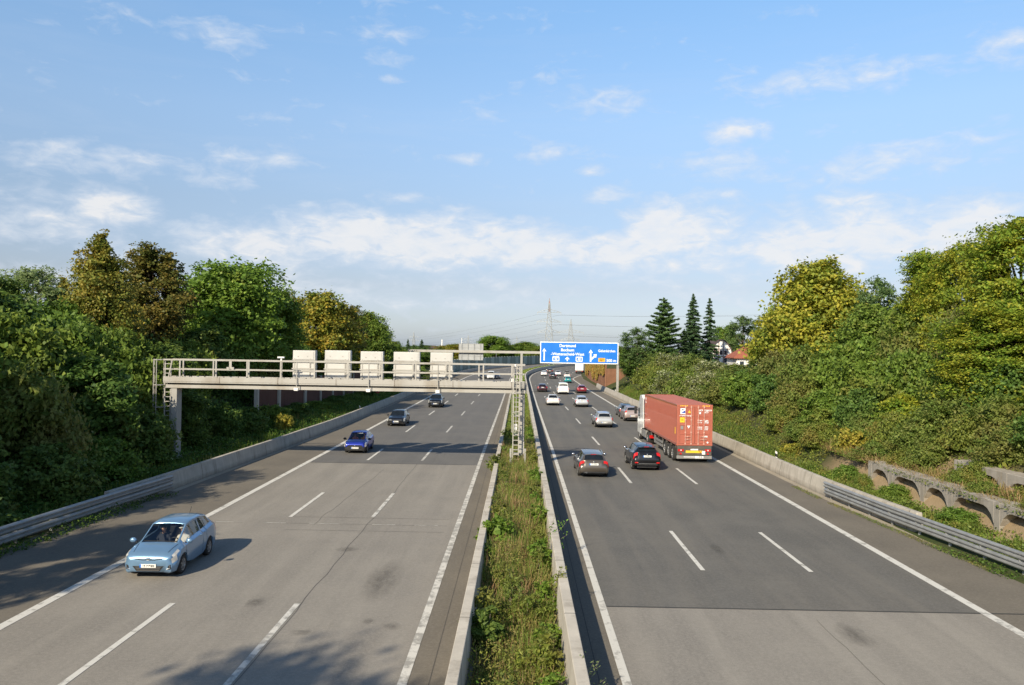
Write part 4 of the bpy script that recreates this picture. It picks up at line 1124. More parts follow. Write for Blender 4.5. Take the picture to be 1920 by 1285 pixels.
        bd.bar((-.045, yN + .02, zt + .012), (-.02, yN + .02, zt + .07), .014).bar((.02, yN + .02, zt + .012), (.045, yN + .02, zt + .07), .014).bar((-.03, yN + .02, zt + .035), (.03, yN + .02, zt + .046), .014)
        bd.build('badge', M['chrome'], T)
        zp = zb + .20
    elif 'shield' in opt:   # tall chrome framed grille
        MB().prism([(-.36, zt + .05), (-.25, zb + .06), (.25, zb + .06), (.36, zt + .05)], 'y', yN - .08, yN + .010).build('grille', M['dark'], T)
        MB().tube([(-.36, yN + .012, zt + .05), (-.26, yN + .012, zb + .06), (.26, yN + .012, zb + .06), (.36, yN + .012, zt + .05), (-.36, yN + .012, zt + .05)], .02, 6).build('chrome_trim', M['chrome'], T)
        MB().box(-.6, -.42, yN - .12, yN + .0, zb + .03, zb + .13).box(.42, .6, yN - .12, yN + .0, zb + .03, zb + .13).build('air_intake', M['dark'], T)
        zp = zb + .22
    elif 'chrome_mouth' in opt:
        MB().prism([(-.5, zt - .02), (-.42, zb + .06), (.42, zb + .06), (.5, zt - .02)], 'y', yN - .08, yN + .010).build('grille', M['dark'], T)
        MB().tube([(-.5, yN + .012, zt - .0), (-.42, yN + .012, zb + .08), (.42, yN + .012, zb + .08), (.5, yN + .012, zt - .0)], .022, 6).build('chrome_trim', M['chrome'], T)
        MB().ball((0, yN + .02, zt + .06), .06, .02, .06).build('badge', M['chrome'], T, True)
        zp = zb + .20
    else:
        MB().box(-.42, .42, yN - .08, yN + .010, zt - .035, zt + .02).build('grille', M['dark'], T)
        MB().box(-.5, .5, yN - .08, yN + .010, zb + .03, zb + .11).build('air_intake', M['dark'], T)
        MB().ball((0, yN + .015, zt + .0), .05, .02, .04).build('badge', M['chrome'], T, True)
        zp = zb + .19
    def plate(y, z, s, tilt=0.0):
        pl = MB().box(-.26, .26, -.008, .008, -.058, .058).build('number_plate', M['plate'], T, loc=(0, y, z), rot=(tilt, 0, 0), bevel=.004)
        MB().box(.215 if s > 0 else -.262, .262 if s > 0 else -.215, -.010, .010, -.056, .056).build('country_band', M['blue_sign'], pl)
        ch = MB(); rr = random.Random(hash(name + label) % 999 if False else int(abs(loc[0] * 37 + loc[1] * 11)))
        x = -.17 if s < 0 else -.21
        while x < (.21 if s < 0 else .17):
            wch = rr.choice((.035, .045, .03)); ch.box(x, x + .012, -.0095, .0095, -.036, .036); ch.box(x, x + wch, -.0095, .0095, rr.choice((.022, -.036, -.007)), rr.choice((.036, .03))); x += wch + .022
        ch.build('characters', M['sign_black'], pl)
    plate(yN + .022, zp, 1)
    # tail
    e0 = cols[-1]; zt2 = e0[5][2]; zb2 = e0[0][2]
    def tail_y(z):       # y of the tail surface on the centre line at height z
        best = None
        for c_, f in zip(cols, fs):
            if f > r1 - .002: 
                if best is None or abs(c_[12][2] - z) < abs(best[0] - z): best = (c_[12][2], c_[12][1])
        return best[1]
    if 'plate_low' in opt: plate(-hl - .012, zb2 + .20, -1)
    else:
        zpl = (zt2 + P['st'][-3][3] * k) / 2 + .02
        ya = [(c_[12][2], c_[12][1]) for c_, f in zip(cols, fs) if f > r1 - .002]
        ya.sort(); yy = float(np.interp(zpl, [a for a, _ in ya], [b for _, b in ya]))
        plate(yy - .025, zpl, -1, math.atan2(.2, 2.2) * -1)
        MB().ball((0, yy + .0 , zpl + .13), .05, .03, .04).build('badge', M['chrome'], T, True)
    bl = MB(); bl.box(-.62 * W / 1.7, .62 * W / 1.7, -hl - .006, -hl + .08, zb2 - .03, zb2 + .055); bl.build('lower_valance', M['dark'], T)
    if 'chrome_valance' in opt: MB().box(-.55, .55, -hl - .012, -hl + .02, zb2 + .065, zb2 + .10).build('chrome_trim', M['chrome'], T); 
    if 'reflectors' in opt:
        for sx in (-1, 1): MB().box(sx * .68 - .1, sx * .68 + .1, -hl - .010, -hl + .03, zb2 + .10, zb2 + .17).build('reflector', M['tail'], T)
    if 'exhaust' in opt: MB().cyl((-.52, -hl - .03, zb2 + .0), (-.52, -hl + .1, zb2 + .0), .04).cyl((-.43, -hl - .03, zb2 + .0), (-.43, -hl + .1, zb2 + .0), .04).build('exhaust', M['chrome'], T)
    rt = [c for f, c in zip(fs, cols) if abs(f - r0) < .002][0]
    if 'spoiler' in opt:
        MB().box(-rt[8][0] * .95, rt[8][0] * .95, rt[12][1] - .20, rt[12][1] + .03, rt[8][2] + .015, rt[8][2] + .05).build('spoiler', body, T, bevel=.012)
    if 'brake_light' in opt: MB().box(-.16, .16, rt[12][1] - .04, rt[12][1] - .01, rt[12][2] - .035, rt[12][2] - .012).build('brake_light', M['tail'], T)
    if 'rails' in opt:
        for sx in (-1, 1):
            pts = [(sx * (c[8][0] + .0), c[8][1], c[8][2] + .045) for f, c in zip(fs, cols) if c1 + .03 < f < r0 - .02]
            MB().tube([(pts[0][0], pts[0][1] + .05, pts[0][2] - .05)] + pts + [(pts[-1][0], pts[-1][1] - .05, pts[-1][2] - .05)], .02, 6).build('roof_rail', M['chrome'], T)
    if 'antenna' in opt:
        MB().tube([(0, rt[12][1] + .12, rt[12][2]), (0, rt[12][1] - .08, rt[12][2] + .22)], .008, 5).build('antenna', M['dark'], T)
    if clear:      # bonnet shut line
        for sx in (-1, 1):
            MB().tube([(sx * (c[8][0] + .004), c[8][1], c[8][2] + .005) for f, c in zip(fs, cols) if .05 <= f <= c0 + .001], .007, 4).build('bonnet_seam', M['dark'], T)
    if 'wiper' in opt or clear:
        cw = [c for f, c in zip(fs, cols) if abs(f - round(c0 + .012, 5)) < 1e-4][0]
        wz, wy = cw[12][2] + .03, cw[12][1] + .02
        MB().bar((-.5, wy - .01, wz - .02), (.05, wy + .0, wz + .015), .02).bar((.0, wy, wz), (.5, wy - .02, wz + .0), .02).build('wiper', M['dark'], T)
    if 'roof_load' in opt:
        MB().box(-.5, .5, -.9, .5, H + .06, H + .34).build('roof_box', M['dark'], T, bevel=.08)
    if clear:
        zs = .22 * k
        iy = (.5 - c0) * L
        MB().box(-W * .40, W * .40, iy - .34, iy - .02, .62 * k, .88 * k).build('dashboard', M['dark'], T, bevel=.05)
        for sx in (-1, 1):
            y = iy - 1.22; x = sx * .34
            MB().box(x - .23, x + .23, y - .05, y + .45, .36, .50).bar((x, y, .48), (x, y - .22, 1.02), .44, .12, 0, (0, 1, 0)).bar((x, y - .24, 1.06), (x, y - .28, 1.24), .24, .08, 0, (0, 1, 0)).build('seat', M['seat'], T, bevel=.04)
        MB().box(-.6, .6, iy - 2.25, iy - 1.85, .36, .52).box(-.6, .6, iy - 2.35, iy - 2.22, .5, 1.05).build('seat', M['seat'], T, bevel=.04)
        a = np.linspace(0, 2 * math.pi, 21)
        MB().tube([(-.34 + .17 * math.cos(t_), iy - .50 + .07 * math.sin(t_), .93 * k * .98 + .155 * math.sin(t_)) for t_ in a], .015, 6).bar((-.49, iy - .5, .92 * k), (-.19, iy - .5, .92 * k), .03).build('steering_wheel', M['dark'], T)
    return T
M['seat'] = mat('seat_fabric', (.03, .032, .036), .9, 0, .2, 6)

# ---------------------------------------------------------------- people (seated, seen through the windscreen)
M['skin'] = mat('skin', (.45, .25, .17), .55, 0, .08, 14)
def person(label, loc, rz, shirt, hair, hat=None, wheel=True):
    """seated figure: local +Y is where they look, origin at the hips; one skinned body, hair / hat as children"""
    pts = {}; E_ = []; V_ = []; R_ = []
    def v(p, r):
        V_.append(p); R_.append(r if isinstance(r, tuple) else (r, r)); return len(V_) - 1
    def chain(start, seq):
        a = start
        for p, r in seq:
            b = v(p, r); E_.append((a, b)); a = b
        return a
    hip = v((0, 0, .08), (.15, .11))
    chest = chain(hip, [((0, -.05, .25), (.145, .11)), ((0, -.08, .42), (.17, .115))])
    neck = chain(chest, [((0, -.07, .54), (.07, .065)), ((0, -.05, .60), .052)])
    head = chain(neck, [((0, -.02, .665), (.068, .078)), ((0, -.01, .735), (.074, .092)), ((0, -.02, .80), (.068, .082)), ((0, -.025, .835), (.035, .042))])
    hi_ = len(V_) - 3
    nose = chain(hi_, [((0, .075, .725), .016), ((0, .093, .715), .009)])
    hands = []
    for sx in (-1, 1):
        sh = chain(chest, [((sx * .17, -.07, .46), .06), ((sx * .235, -.03, .30), .048)])
        wr = (sx * .15, .36, .33) if wheel else (sx * .10, .30, .16)
        el_ = chain(sh, [((sx * .26, .06, .20), .043), (tuple(np.array((sx * .26, .06, .20)) * .35 + np.array(wr) * .65), .034), (wr, .027)])
        palm = chain(el_, [((wr[0] - sx * .01, wr[1] + .06, wr[2] + .012), (.034, .018))])
        for q in range(4):
            ox = (q - 1.5) * .019
            l_ = (.03, .036, .034, .026)[q]
            chain(palm, [((wr[0] - sx * .01 + ox, wr[1] + .10, wr[2] + .02), .0095), ((wr[0] - sx * .01 + ox, wr[1] + .10 + l_, wr[2] + .002), .0085), ((wr[0] - sx * .01 + ox, wr[1] + .09 + l_, wr[2] - .024), .0075)])
        chain(palm, [((wr[0] - sx * .05, wr[1] + .055, wr[2] + .012), .0105), ((wr[0] - sx * .062, wr[1] + .085, wr[2] + .0), .0085)])
        kn = chain(hip, [((sx * .10, .10, .07), .085), ((sx * .13, .45, .12), .065)])
        chain(kn, [((sx * .13, .60, -.12), .048), ((sx * .13, .66, -.22), .04), ((sx * .13, .78, -.24), .035)])
    me = bpy.data.meshes.new('person'); me.from_pydata(V_, E_, [])
    o = bpy.data.objects.new('tmp_person', me); COL.objects.link(o)
    o.modifiers.new('Skin', 'SKIN'); ss = o.modifiers.new('Sub', 'SUBSURF'); ss.levels = 1; ss.render_levels = 1
    for i, d in enumerate(me.skin_vertices[0].data): d.radius = R_[i]; d.use_root = (i == 0)
    dg = bpy.context.evaluated_depsgraph_get(); dg.update()
    m2 = bpy.data.meshes.new_from_object(o.evaluated_get(dg)); bpy.data.objects.remove(o)
    m2.name = 'person'; m2.materials.clear()
    cl = mat('clothing', shirt, .85, 0, .12, 12)
    for m_ in (cl, M['skin'], M['trousers'], M['sign_black']): m2.materials.append(m_)
    for p in m2.polygons:
        c = p.center; p.use_smooth = True
        if c.z > .56: p.material_index = 1
        elif c.y > .30 and c.z > .12 and abs(c.x) < .24 and c.z > .14: p.material_index = 1 if c.y > (.33 if wheel else .27) else 0
        elif c.z < .15 and (c.y > .05): p.material_index = 2
    ob = link('person', m2, None, loc, (0, 0, rz)); tag(ob, label, 'person')
    for sx in (-1, 1):
        MB().ball((sx * .03, .072, .745), .012, .008, .009).build('eye', M['sign_black'], ob, True)
        MB().ball((sx * .082, -.02, .73), .014, .024, .035).build('ear', M['skin'], ob, True)
    MB().box(-.024, .024, .066, .076, .683, .690).build('mouth', mat('lips', (.35, .12, .10), .6), ob)
    hm = MB(); n_ = 14
    if hat is None:
        hm.ball((0, -.032, .775), .088, .098, .085); hm.ball((0, -.075, .71), .074, .05, .075)
        hm.build('hair', mat('hair', hair, .7, 0, .2, 20), ob, True)
    else:
        hm.ball((0, -.02, .795), .098, .112, .075); hm.box(-.075, .075, .06, .165, .785, .80)
        hm.build('cap', mat('cap_cloth', hat, .8, 0, .06, 9), ob, True)
    return ob
M['trousers'] = mat('trousers', (.03, .035, .05), .9, 0, .2, 9)

def front_at(px, py, L, z=0.0):          # centre of a car whose nose meets the road at this pixel (oncoming: faces the camera)
    p = at_z(px, py, z); return np.array([p[0], p[1] + L / 2, 0])
def rear_at(px, py, L):
    p = at_z(px, py); return np.array([p[0], p[1] + L / 2, 0])
PI = math.pi
# ---- oncoming traffic
lb = np.array([-11.93, 27.68, 0.0]); lb_rz = PI + .025
make_car('hatchback', 'pale metallic blue hatchback with two people behind the windscreen', 'hatch', 3.9, 1.72, 1.555, (.185, .325, .50), lb, lb_rz, clear=True, opt=('smile', 'antenna'), lit=True, metal=.45)
def local(loc, rz, p):
    c, s = math.cos(rz), math.sin(rz); return (loc[0] + p[0] * c - p[1] * s, loc[1] + p[0] * s + p[1] * c, loc[2] + p[2])
iy = (.5 - .215) * 3.9
person('driver in a white cap and cream top at the wheel of the pale blue hatchback', local(lb, lb_rz, (-.34, iy - 1.12, .47)), lb_rz, (.55, .5, .42), (.2, .15, .1), (.72, .70, .66))
person('passenger in dark navy clothes with folded hands in the pale blue hatchback', local(lb, lb_rz, (.34, iy - 1.12, .47)), lb_rz, (.02, .025, .04), (.035, .025, .02), None, False)
hb = front_at(664, 851, 3.73)
make_car('hatchback', 'cobalt blue three door hatchback with grey bumpers and orange clad people inside', 'hatch', 3.73, 1.62, 1.42, (.025, .05, .42), hb, PI + .02, dark_bumper=True, clear=True, opt=('two_door', 'dark_mirror'), lit=True, wheel_r=.29)
iy = (.5 - .215) * 3.73
person('driver in an orange top at the wheel of the cobalt blue hatchback', local(hb, PI + .02, (-.34, iy - 1.12, .45)), PI + .02, (.75, .28, .05), (.5, .32, .14))
person('passenger in a white and red top in the cobalt blue hatchback', local(hb, PI + .02, (.34, iy - 1.12, .45)), PI + .02, (.60, .16, .10), (.06, .04, .03), None, False)
make_car('sedan_car', 'black car with a tall chrome framed grille behind the cobalt blue hatchback', 'wagon', 4.3, 1.77, 1.43, (.012, .012, .013), front_at(741, 800, 4.3), PI + .02, opt=('shield', 'dark_mirror'), lit=True)
make_car('family_car', 'black people carrier with a chrome mouth just beyond the gantry beam', 'suv', 4.4, 1.80, 1.63, (.010, .011, .014), front_at(815, 765, 4.4), PI + .02, opt=('chrome_mouth',), lit=True)
def head_left(p): return PI + heading(inv(p[0], p[1])[0])
for px, py, pr, L, W, H, col, nm, lab, cat, opt in (
    (905, 710.5, 'hatch', 4.1, 1.74, 1.5, (.02, .022, .025), 'hatchback', 'dark car ahead of the white van seen under the far gantry', 'car', ()),
    (920, 711.5, 'van', 4.8, 1.9, 1.95, (.74, .74, .72), 'white_van', 'white van between two dark cars seen through the gantry railing', 'van', ('panel_van',)),
    (931, 711.0, 'wagon', 4.5, 1.78, 1.45, (.025, .03, .045), 'estate_car', 'dark car beside the white van seen through the gantry railing', 'car', ()),
    (1035, 688.5, 'hatch', 4.1, 1.75, 1.45, (.74, .74, .73), 'hatchback', 'white car far round the curve just below the blue sign', 'car', ()),
    (1060, 687.0, 'wagon', 4.4, 1.78, 1.5, (.06, .065, .075), 'estate_car', 'dark grey car far round the curve just below the blue sign', 'car', ())):
    p = front_at(px, py, L); make_car(nm, lab, pr, L, W, H, col, p, head_left(p), cat, opt=opt)
# ---- outgoing traffic
R = []
def out(px, py, *a, **k):
    pr, L = a[2], a[3]
    p = rear_at(px, py, L); s = inv(p[0], p[1])[0]
    return make_car(a[0], a[1], pr, L, a[4], a[5], a[6], p, k.pop('rz', heading(s) if s > 190 else .008), **k)
out(1113, 897, 'estate_car', 'bronze grey estate car with red tail lights and silver roof rails', 'wagon', 4.75, 1.83, 1.46, (.135, .115, .095), opt=('rails', 'exhaust', 'wagon_pillar', 'brake_light', 'wide_tail'), metal=.6, wheel_r=.325)
out(1213, 884, 'crossover_car', 'black crossover with red tail lights following the container lorry', 'suv', 4.38, 1.81, 1.62, (.010, .011, .014), opt=('chrome_valance', 'reflectors', 'spoiler', 'brake_light', 'antenna', 'dark_sill', 'wide_tail'), wheel_r=.335, cat='car')
out(1133, 803, 'estate_car', 'silver estate car with tall red corner lamps driving ahead of the black crossover', 'wagon', 4.7, 1.76, 1.50, (.50, .50, .49), opt=('rails', 'plate_low', 'wagon_pillar', 'dark_sill'), metal=.5, tail_hi=False)
out(1091, 764, 'hatchback', 'silver hatchback with dark rear window in the middle lane', 'hatch', 4.25, 1.76, 1.46, (.56, .57, .58), opt=('dark_sill',), metal=.5)
out(1037, 761, 'coupe_car', 'white rounded coupe in the lane next to the median', 'sedan', 4.45, 1.80, 1.42, (.72, .70, .66), metal=.2)
out(1186, 791, 'people_carrier', 'pinkish beige compact people carrier with high red lamps beside the lorry cab', 'suv', 4.1, 1.76, 1.62, (.42, .33, .30), opt=('plate_low',), tail_hi=True, metal=.5)
out(1175, 783, 'hatchback', 'dark grey car half hidden in front of the pinkish people carrier', 'hatch', 4.0, 1.7, 1.48, (.06, .065, .07))
out(1091, 738, 'hatchback', 'dark red hatchback with black bumper on the outer lane', 'hatch', 4.1, 1.70, 1.44, (.22, .012, .02), opt=('dark_mirror',), dark_bumper=True)
out(1056, 740, 'white_van', 'white passenger van with a large dark rear window', 'van', 4.8, 1.92, 1.97, (.74, .73, .70), cat='van', metal=.0, wheel_r=.33)
out(1017, 735.5, 'hatchback', 'very dark red hatchback beside the median barrier', 'hatch', 4.2, 1.78, 1.45, (.045, .010, .016))
out(1065, 718.5, 'hatchback', 'turquoise small car behind the light coloured car with roof load', 'hatch', 3.9, 1.68, 1.45, (.01, .26, .27))
out(1064, 709.5, 'estate_car', 'pale car with a dark roof box just ahead of the turquoise car', 'wagon', 4.5, 1.75, 1.46, (.60, .57, .52), opt=('roof_load',))
out(1037, 710.5, 'hatchback', 'black car with a bright white rear reflection near the start of the curve', 'hatch', 4.1, 1.75, 1.5, (.02, .018, .018), opt=('chrome_valance',))
out(1047, 705.0, 'sedan_car', 'white saloon on the middle lane at the start of the curve', 'sedan', 4.5, 1.8, 1.44, (.74, .74, .73))
out(1032, 700.5, 'hatchback', 'dark brown car small in the distance beyond the two white cars', 'hatch', 4.1, 1.75, 1.5, (.05, .03, .022))
out(1020.5, 705.5, 'hatchback', 'white hatchback close to the median at the start of the curve', 'hatch', 4.2, 1.75, 1.45, (.74, .74, .73))

# ---------------------------------------------------------------- lorries
M['cont'] = paint('container_red', (.385, .108, .068), 0, .55)
M['cont_roof'] = mat('container_roof', (.38, .13, .10), .7, 0, .1, .8)
M['cab'] = paint('lorry_cab_white', (.68, .68, .66), 0, .35)
M['chassis'] = mat('chassis_grime', (.10, .088, .075), .8, .1, .3, 2)
M['skirt'] = mat('side_guard_grey', (.24, .235, .225), .6, .2, .15, 1.5)
M['yellow'] = mat('reflective_yellow', (.80, .50, .03), .5, 0, .06, 3)
M['bar_grey'] = mat('lock_bar', (.52, .26, .20), .5, .2, .1, 3)
def lorry(label, loc, rz):
    T = thing('container_lorry', label, 'lorry', loc, rz)      # origin under the tail, +Y is forward
    L_, W_, Z0, Z1 = 12.19, 2.44, 1.20, 3.98
    hw = W_ / 2
    c = MB()
    # corrugated flanks
    for sx in (-1, 1):
        vs, fs = [], []; y = .18; pts = []
        while y < L_ - .16:
            pts += [(y, 0), (y + .07, 0), (y + .105, .036), (y + .175, .036), (y + .21, 0)]; y += .28
        pts = [p for p in pts if p[0] < L_ - .12]
        for yy, d in pts: vs += [(sx * (hw - .012 - d), yy, Z0 + .15), (sx * (hw - .012 - d), yy, Z1 - .09)]
        for i in range(len(pts) - 1): fs.append((2 * i, 2 * i + 1, 2 * i + 3, 2 * i + 2))
        c.add(vs, fs)
    c.box(-hw + .06, hw - .06, L_ - .12, L_ - .04, Z0 + .1, Z1 - .1)
    c.build('container_side', M['cont'], T)
    rf = MB(); vs, fs = [], []; y = .16; pts = []
    while y < L_ - .2:
        pts += [(y, 0), (y + .09, 0), (y + .12, .02), (y + .20, .02)]; y += .26
    for yy, d in pts: vs += [(-hw + .06, yy, Z1 - .02 - d), (hw - .06, yy, Z1 - .02 - d)]
    rf.add(vs, [(2 * i, 2 * i + 1, 2 * i + 3, 2 * i + 2) for i in range(len(pts) - 1)]); rf.build('container_roof', M['cont_roof'], T)
    fr = MB()
    for sx in (-1, 1):
        for y0, y1 in ((0, .16), (L_ - .16, L_)):
            fr.box(sx * hw - (0 if sx < 0 else .16), sx * hw + (.16 if sx < 0 else 0), y0, y1, Z0 + .121, Z1 - .121)
        fr.box(sx * hw - (0 if sx < 0 else .07), sx * hw + (.07 if sx < 0 else 0), .163, L_ - .163, Z1 - .10, Z1)
        fr.box(sx * hw - (0 if sx < 0 else .06), sx * hw + (.06 if sx < 0 else 0), .163, L_ - .163, Z0, Z0 + .16)
    fr.box(-hw + .165, hw - .165, .0, .1, Z1 - .14, Z1 - .002); fr.box(-hw + .165, hw - .165, 0, .1, Z0 + .002, Z0 + .14)
    fr.box(-hw + .165, hw - .165, L_ - .1, L_, Z1 - .14, Z1 - .002); fr.box(-hw + .165, hw - .165, L_ - .1, L_, Z0 + .002, Z0 + .14)
    fr.build('container_frame', M['cont'], T, bevel=.008)
    for sx in (-1, 1):
        for z in (Z0 - .003, Z1 - .12):
            for y in (-.004, L_ - .17): MB().box(sx * hw - (.004 if sx < 0 else .17), sx * hw + (.17 if sx < 0 else .004), y, y + .174, z, z + .123).build('corner_casting', M['cont'], T, bevel=.01)
    hz = MB()
    for sx in (-1, 1):
        for i in range(5):
            x = sx * (.55 + i * .105); hz.prism([(x - .03, Z1 - .12), (x + .02, Z1 - .12), (x + .05, Z1 - .03), (x, Z1 - .03)], 'y', -.004, .004)
    hz.build('hazard_stripe', M['yellow'], T)
    for sx in (-1, 1):
        x0, x1 = (-hw + .165, -.012) if sx < 0 else (.012, hw - .165)
        dr = MB(); dr.box(x0, x1, .03, .085, Z0 + .145, Z1 - .145)
        for i in range(5):     # raised ribs between pressed panels
            z = Z0 + .15 + i * (Z1 - Z0 - .36) / 4; dr.box(x0 + .002, x1 - .002, .004, .029, z, z + .07)
        dr.box(x0, x0 + .06, .006, .029, Z0 + .15, Z1 - .15); dr.box(x1 - .06, x1, .006, .029, Z0 + .15, Z1 - .15)
        d = dr.build('container_door', M['cont'], T, bevel=.01)
        for u in (.40, .78) if sx < 0 else (.22, .60):
            x = x0 + (x1 - x0) * u
            lb_ = MB(); lb_.cyl((x, -.025, Z0 + .06), (x, -.025, Z1 - .05), .021, 8)
            for z in (Z0 + .12, Z0 + .9, Z0 + 1.75, Z1 - .16): lb_.box(x - .05, x + .05, -.03, .0, z - .04, z + .04)
            o = lb_.build('lock_bar', M['bar_pale'], d)
        for z in (Z0 + .42, Z0 + .60):
            MB().bar((x0 + .36, -.04, z), (x0 + .80, -.04, z + .02), .035, .02).box(x0 + .52, x0 + .60, -.05, -.01, z - .03, z + .05).build('door_handle', M['bar_pale'], d)
        hg = MB()
        for i in range(4):
            z = Z0 + .35 + i * .72; xx = x0 - .03 if sx < 0 else x1 + .03; hg.box(xx - .04, xx + .04, -.012, .02, z - .05, z + .05)
        hg.build('hinge', M['cont'], d)
    def mark(x, z, w_, h_, m, name='marking', y=-.003, shape=None):
        mb = MB()
        if shape == 'tri': mb.prism([(x - w_ / 2, z - h_ / 2), (x + w_ / 2, z - h_ / 2), (x, z + h_ / 2)], 'y', y - .004, y)
        elif shape == 'down': mb.prism([(x - w_ / 2, z + h_ / 2), (x + w_ / 2, z + h_ / 2), (x, z - h_ / 2)], 'y', y - .004, y)
        elif shape == 'disc': mb.prism([(x + w_ / 2 * math.cos(a), z + h_ / 2 * math.sin(a)) for a in np.linspace(0, 2 * PI, 17)[:-1]], 'y', y - .004, y)
        else: mb.box(x - w_ / 2, x + w_ / 2, y - .004, y, z - h_ / 2, z + h_ / 2)
        return mb.build(name, m, T)
    lx = lambda px: -hw + (px - 765) / (1340 - 765) * W_          # positions read off the door photograph
    lz = lambda py: Z1 - (py - 250) / (935 - 250) * (Z1 - Z0)
    mark(lx(862), lz(360), .36, .40, M['sign_white'], 'logo_panel')
    MB().prism([(lx(835), lz(392)), (lx(898), lz(392)), (lx(898), lz(345)), (lx(868), lz(362)), (lx(845), lz(382))], 'y', -.012, -.008).build('logo', M['blue_logo'], T)
    MB().prism([(lx(832), lz(350)), (lx(850), lz(328)), (lx(880), lz(326)), (lx(856), lz(345))], 'y', -.012, -.008).build('logo', M['sign_black'], T)
    mark(lx(964), lz(364), .20, .20, M['yellow'], 'warning_triangle', shape='tri')
    mark(lx(852), lz(507), .31, .34, M['yellow'], 'sticker'); mark(lx(852), lz(505), .14, .12, M['amber'], 'sticker', -.008)
    mark(lx(848), lz(635), .19, .24, M['skirt'], 'data_plate'); mark(lx(955), lz(625), .24, .20, M['sign_white'], 'marking', shape='down')
    mark(lx(1138), lz(388), .13, .15, M['sign_white'], 'marking', shape='disc'); mark(lx(1262), lz(880), .12, .12, M['sign_white'], 'marking', shape='disc')
    mark(lx(1232), lz(783), .23, .11, M['sign_white'], 'data_plate'); 
    rr = random.Random(3)
    def scribble(x0, x1, z, h):
        mb = MB(); x = x0
        while x < x1:
            wch = rr.uniform(.03, .055); mb.box(x, x + .014, -.0075, -.003, z - h / 2, z + h / 2)
            mb.box(x + .0145, x + wch, -.0075, -.003, z + rr.choice((-h / 2, -h * .1, h * .25)), z + h / 2); x += wch + .022
        mb.build('marking', M['sign_white'], T)
    scribble(lx(806), lx(1000), lz(437), .075)
    scribble(lx(1122), lx(1180), lz(345), .13); scribble(lx(1205), lx(1325), lz(345), .12); scribble(lx(1212), lx(1268), lz(380), .12)
    for py in (515, 548, 625, 655): scribble(lx(1100), lx(1172), lz(py), .07)
    for py in (515, 532, 552, 620, 642, 665): scribble(lx(1200), lx(1272), lz(py), .085)
    sidem = MB()      # flank: code top front, yellow patch low rear
    for y0, y1, z0, z1 in ((L_ - .62, L_ - .42, Z1 - .42, Z1 - .24), (L_ - .58, L_ - .44, Z1 - .58, Z1 - .50), (L_ - .62, L_ - .42, Z1 - .70, Z1 - .60)): sidem.box(-hw - .004, -hw + .01, y0, y1, z0, z1)
    sidem.build('marking', M['sign_white'], T)
    MB().box(-hw - .004, -hw + .01, .45, .62, Z0 + .75, Z0 + 1.2).build('sticker', M['yellow'], T)
    # trailer
    ch = MB()
    for x in (-.45, .45): ch.box(x - .07, x + .07, .1, L_ - .3, .86, 1.13)
    for y in np.arange(.5, L_, 1.5): ch.box(-hw + .04, hw - .04, y, y + .1, 1.02, 1.19)
    for y in (1.3, 2.6, 3.9): ch.box(-.9, .9, y - .06, y + .06, .45, .6)
    ch.box(-hw + .05, hw - .05, .02, .16, .98, 1.18)
    ch.build('trailer_chassis', M['chassis'], T)
    for sx in (-1, 1):
        for y in (1.35, 2.67, 3.99):
            add_wheel(T, sx * (hw - .17), y, .52, .34)
            MB().tube([(sx * (hw - .17), y + .60 * math.cos(a), .54 + .60 * math.sin(a)) for a in np.linspace(.35, PI - .35, 9)], .03, 6).build('mudguard', M['chassis'], T)
        MB().box(sx * (hw - .06) - .02, sx * (hw - .06) + .02, 4.9, 8.1, .48, .66).box(sx * (hw - .06) - .02, sx * (hw - .06) + .02, 4.9, 8.1, .74, .92).box(sx * (hw - .1) - .02, sx * (hw - .1) + .02, 5.0, 5.1, .45, 1.05).box(sx * (hw - .1) - .02, sx * (hw - .1) + .02, 7.8, 7.9, .45, 1.05).build('side_guard', M['skirt'], T)
        MB().box(sx * .75 - .3, sx * .75 + .3, 8.3, 8.9, .55, 1.05).build('tool_box', M['skirt'], T, bevel=.03)
        MB().box(sx * (hw - .17) - .22, sx * (hw - .17) + .22, .55, .58, .25, .95).build('mud_flap', M['rubber'], T)
    rb = MB(); rb.box(-hw + .02, hw - .02, -.02, .06, .30, .52); rb.build('rear_bumper', M['skirt'], T, bevel=.02)
    MB().box(-hw + .05, hw - .05, .03, .10, .56, .98).build('lamp_board', M['chassis'], T)
    bn = MB().box(-.58, .58, .008, .026, .70, .86).build('reflective_board', M['yellow'], T)
    MB().tube([(.3, .0, .85), (.42, .0, .72), (.5, .0, .85)], .02, 5).build('reflective_trim', M['tail'], bn)
    MB().box(.52, .74, -.012, .006, .60, .84).build('number_plate', M['plate'], T)
    MB().box(-.26, .26, .004, .026, .885, .975).build('number_plate', M['plate'], T)
    for sx in (-1, 1):
        ll = MB().box(sx * .92 - .2, sx * .92 + .2, .0, .028, .80, .955).build('tail_light', M['tail'], T); MB().box(sx * .92 - .04, sx * .92 + .06, -.006, -.001, .84, .92).build('reversing_lamp', M['lamp'], ll)
        MB().prism([(sx * .92 - .09, .60), (sx * .92 + .09, .60), (sx * .92, .75)], 'y', .0, .028).build('reflector', M['tail'], T)
    scb = MB(); x = -.72
    while x < .05:
        wch = rr.uniform(.03, .06); scb.box(x, x + wch, -.027, -.021, .44, .47); scb.box(x, x + wch * .7, -.027, -.021, .385, .415); x += wch + .015
    scb.build('lettering', M['sign_white'], T)
    MB().box(.06, .62, -.028, -.021, .35, .49).build('plate', M['sign_white'], T)
    lettering('URB', 0, 0, .34, .10, M['skirt'], T, pos=(.38, -.031, .42))
    # tractor unit
    y0 = 13.05
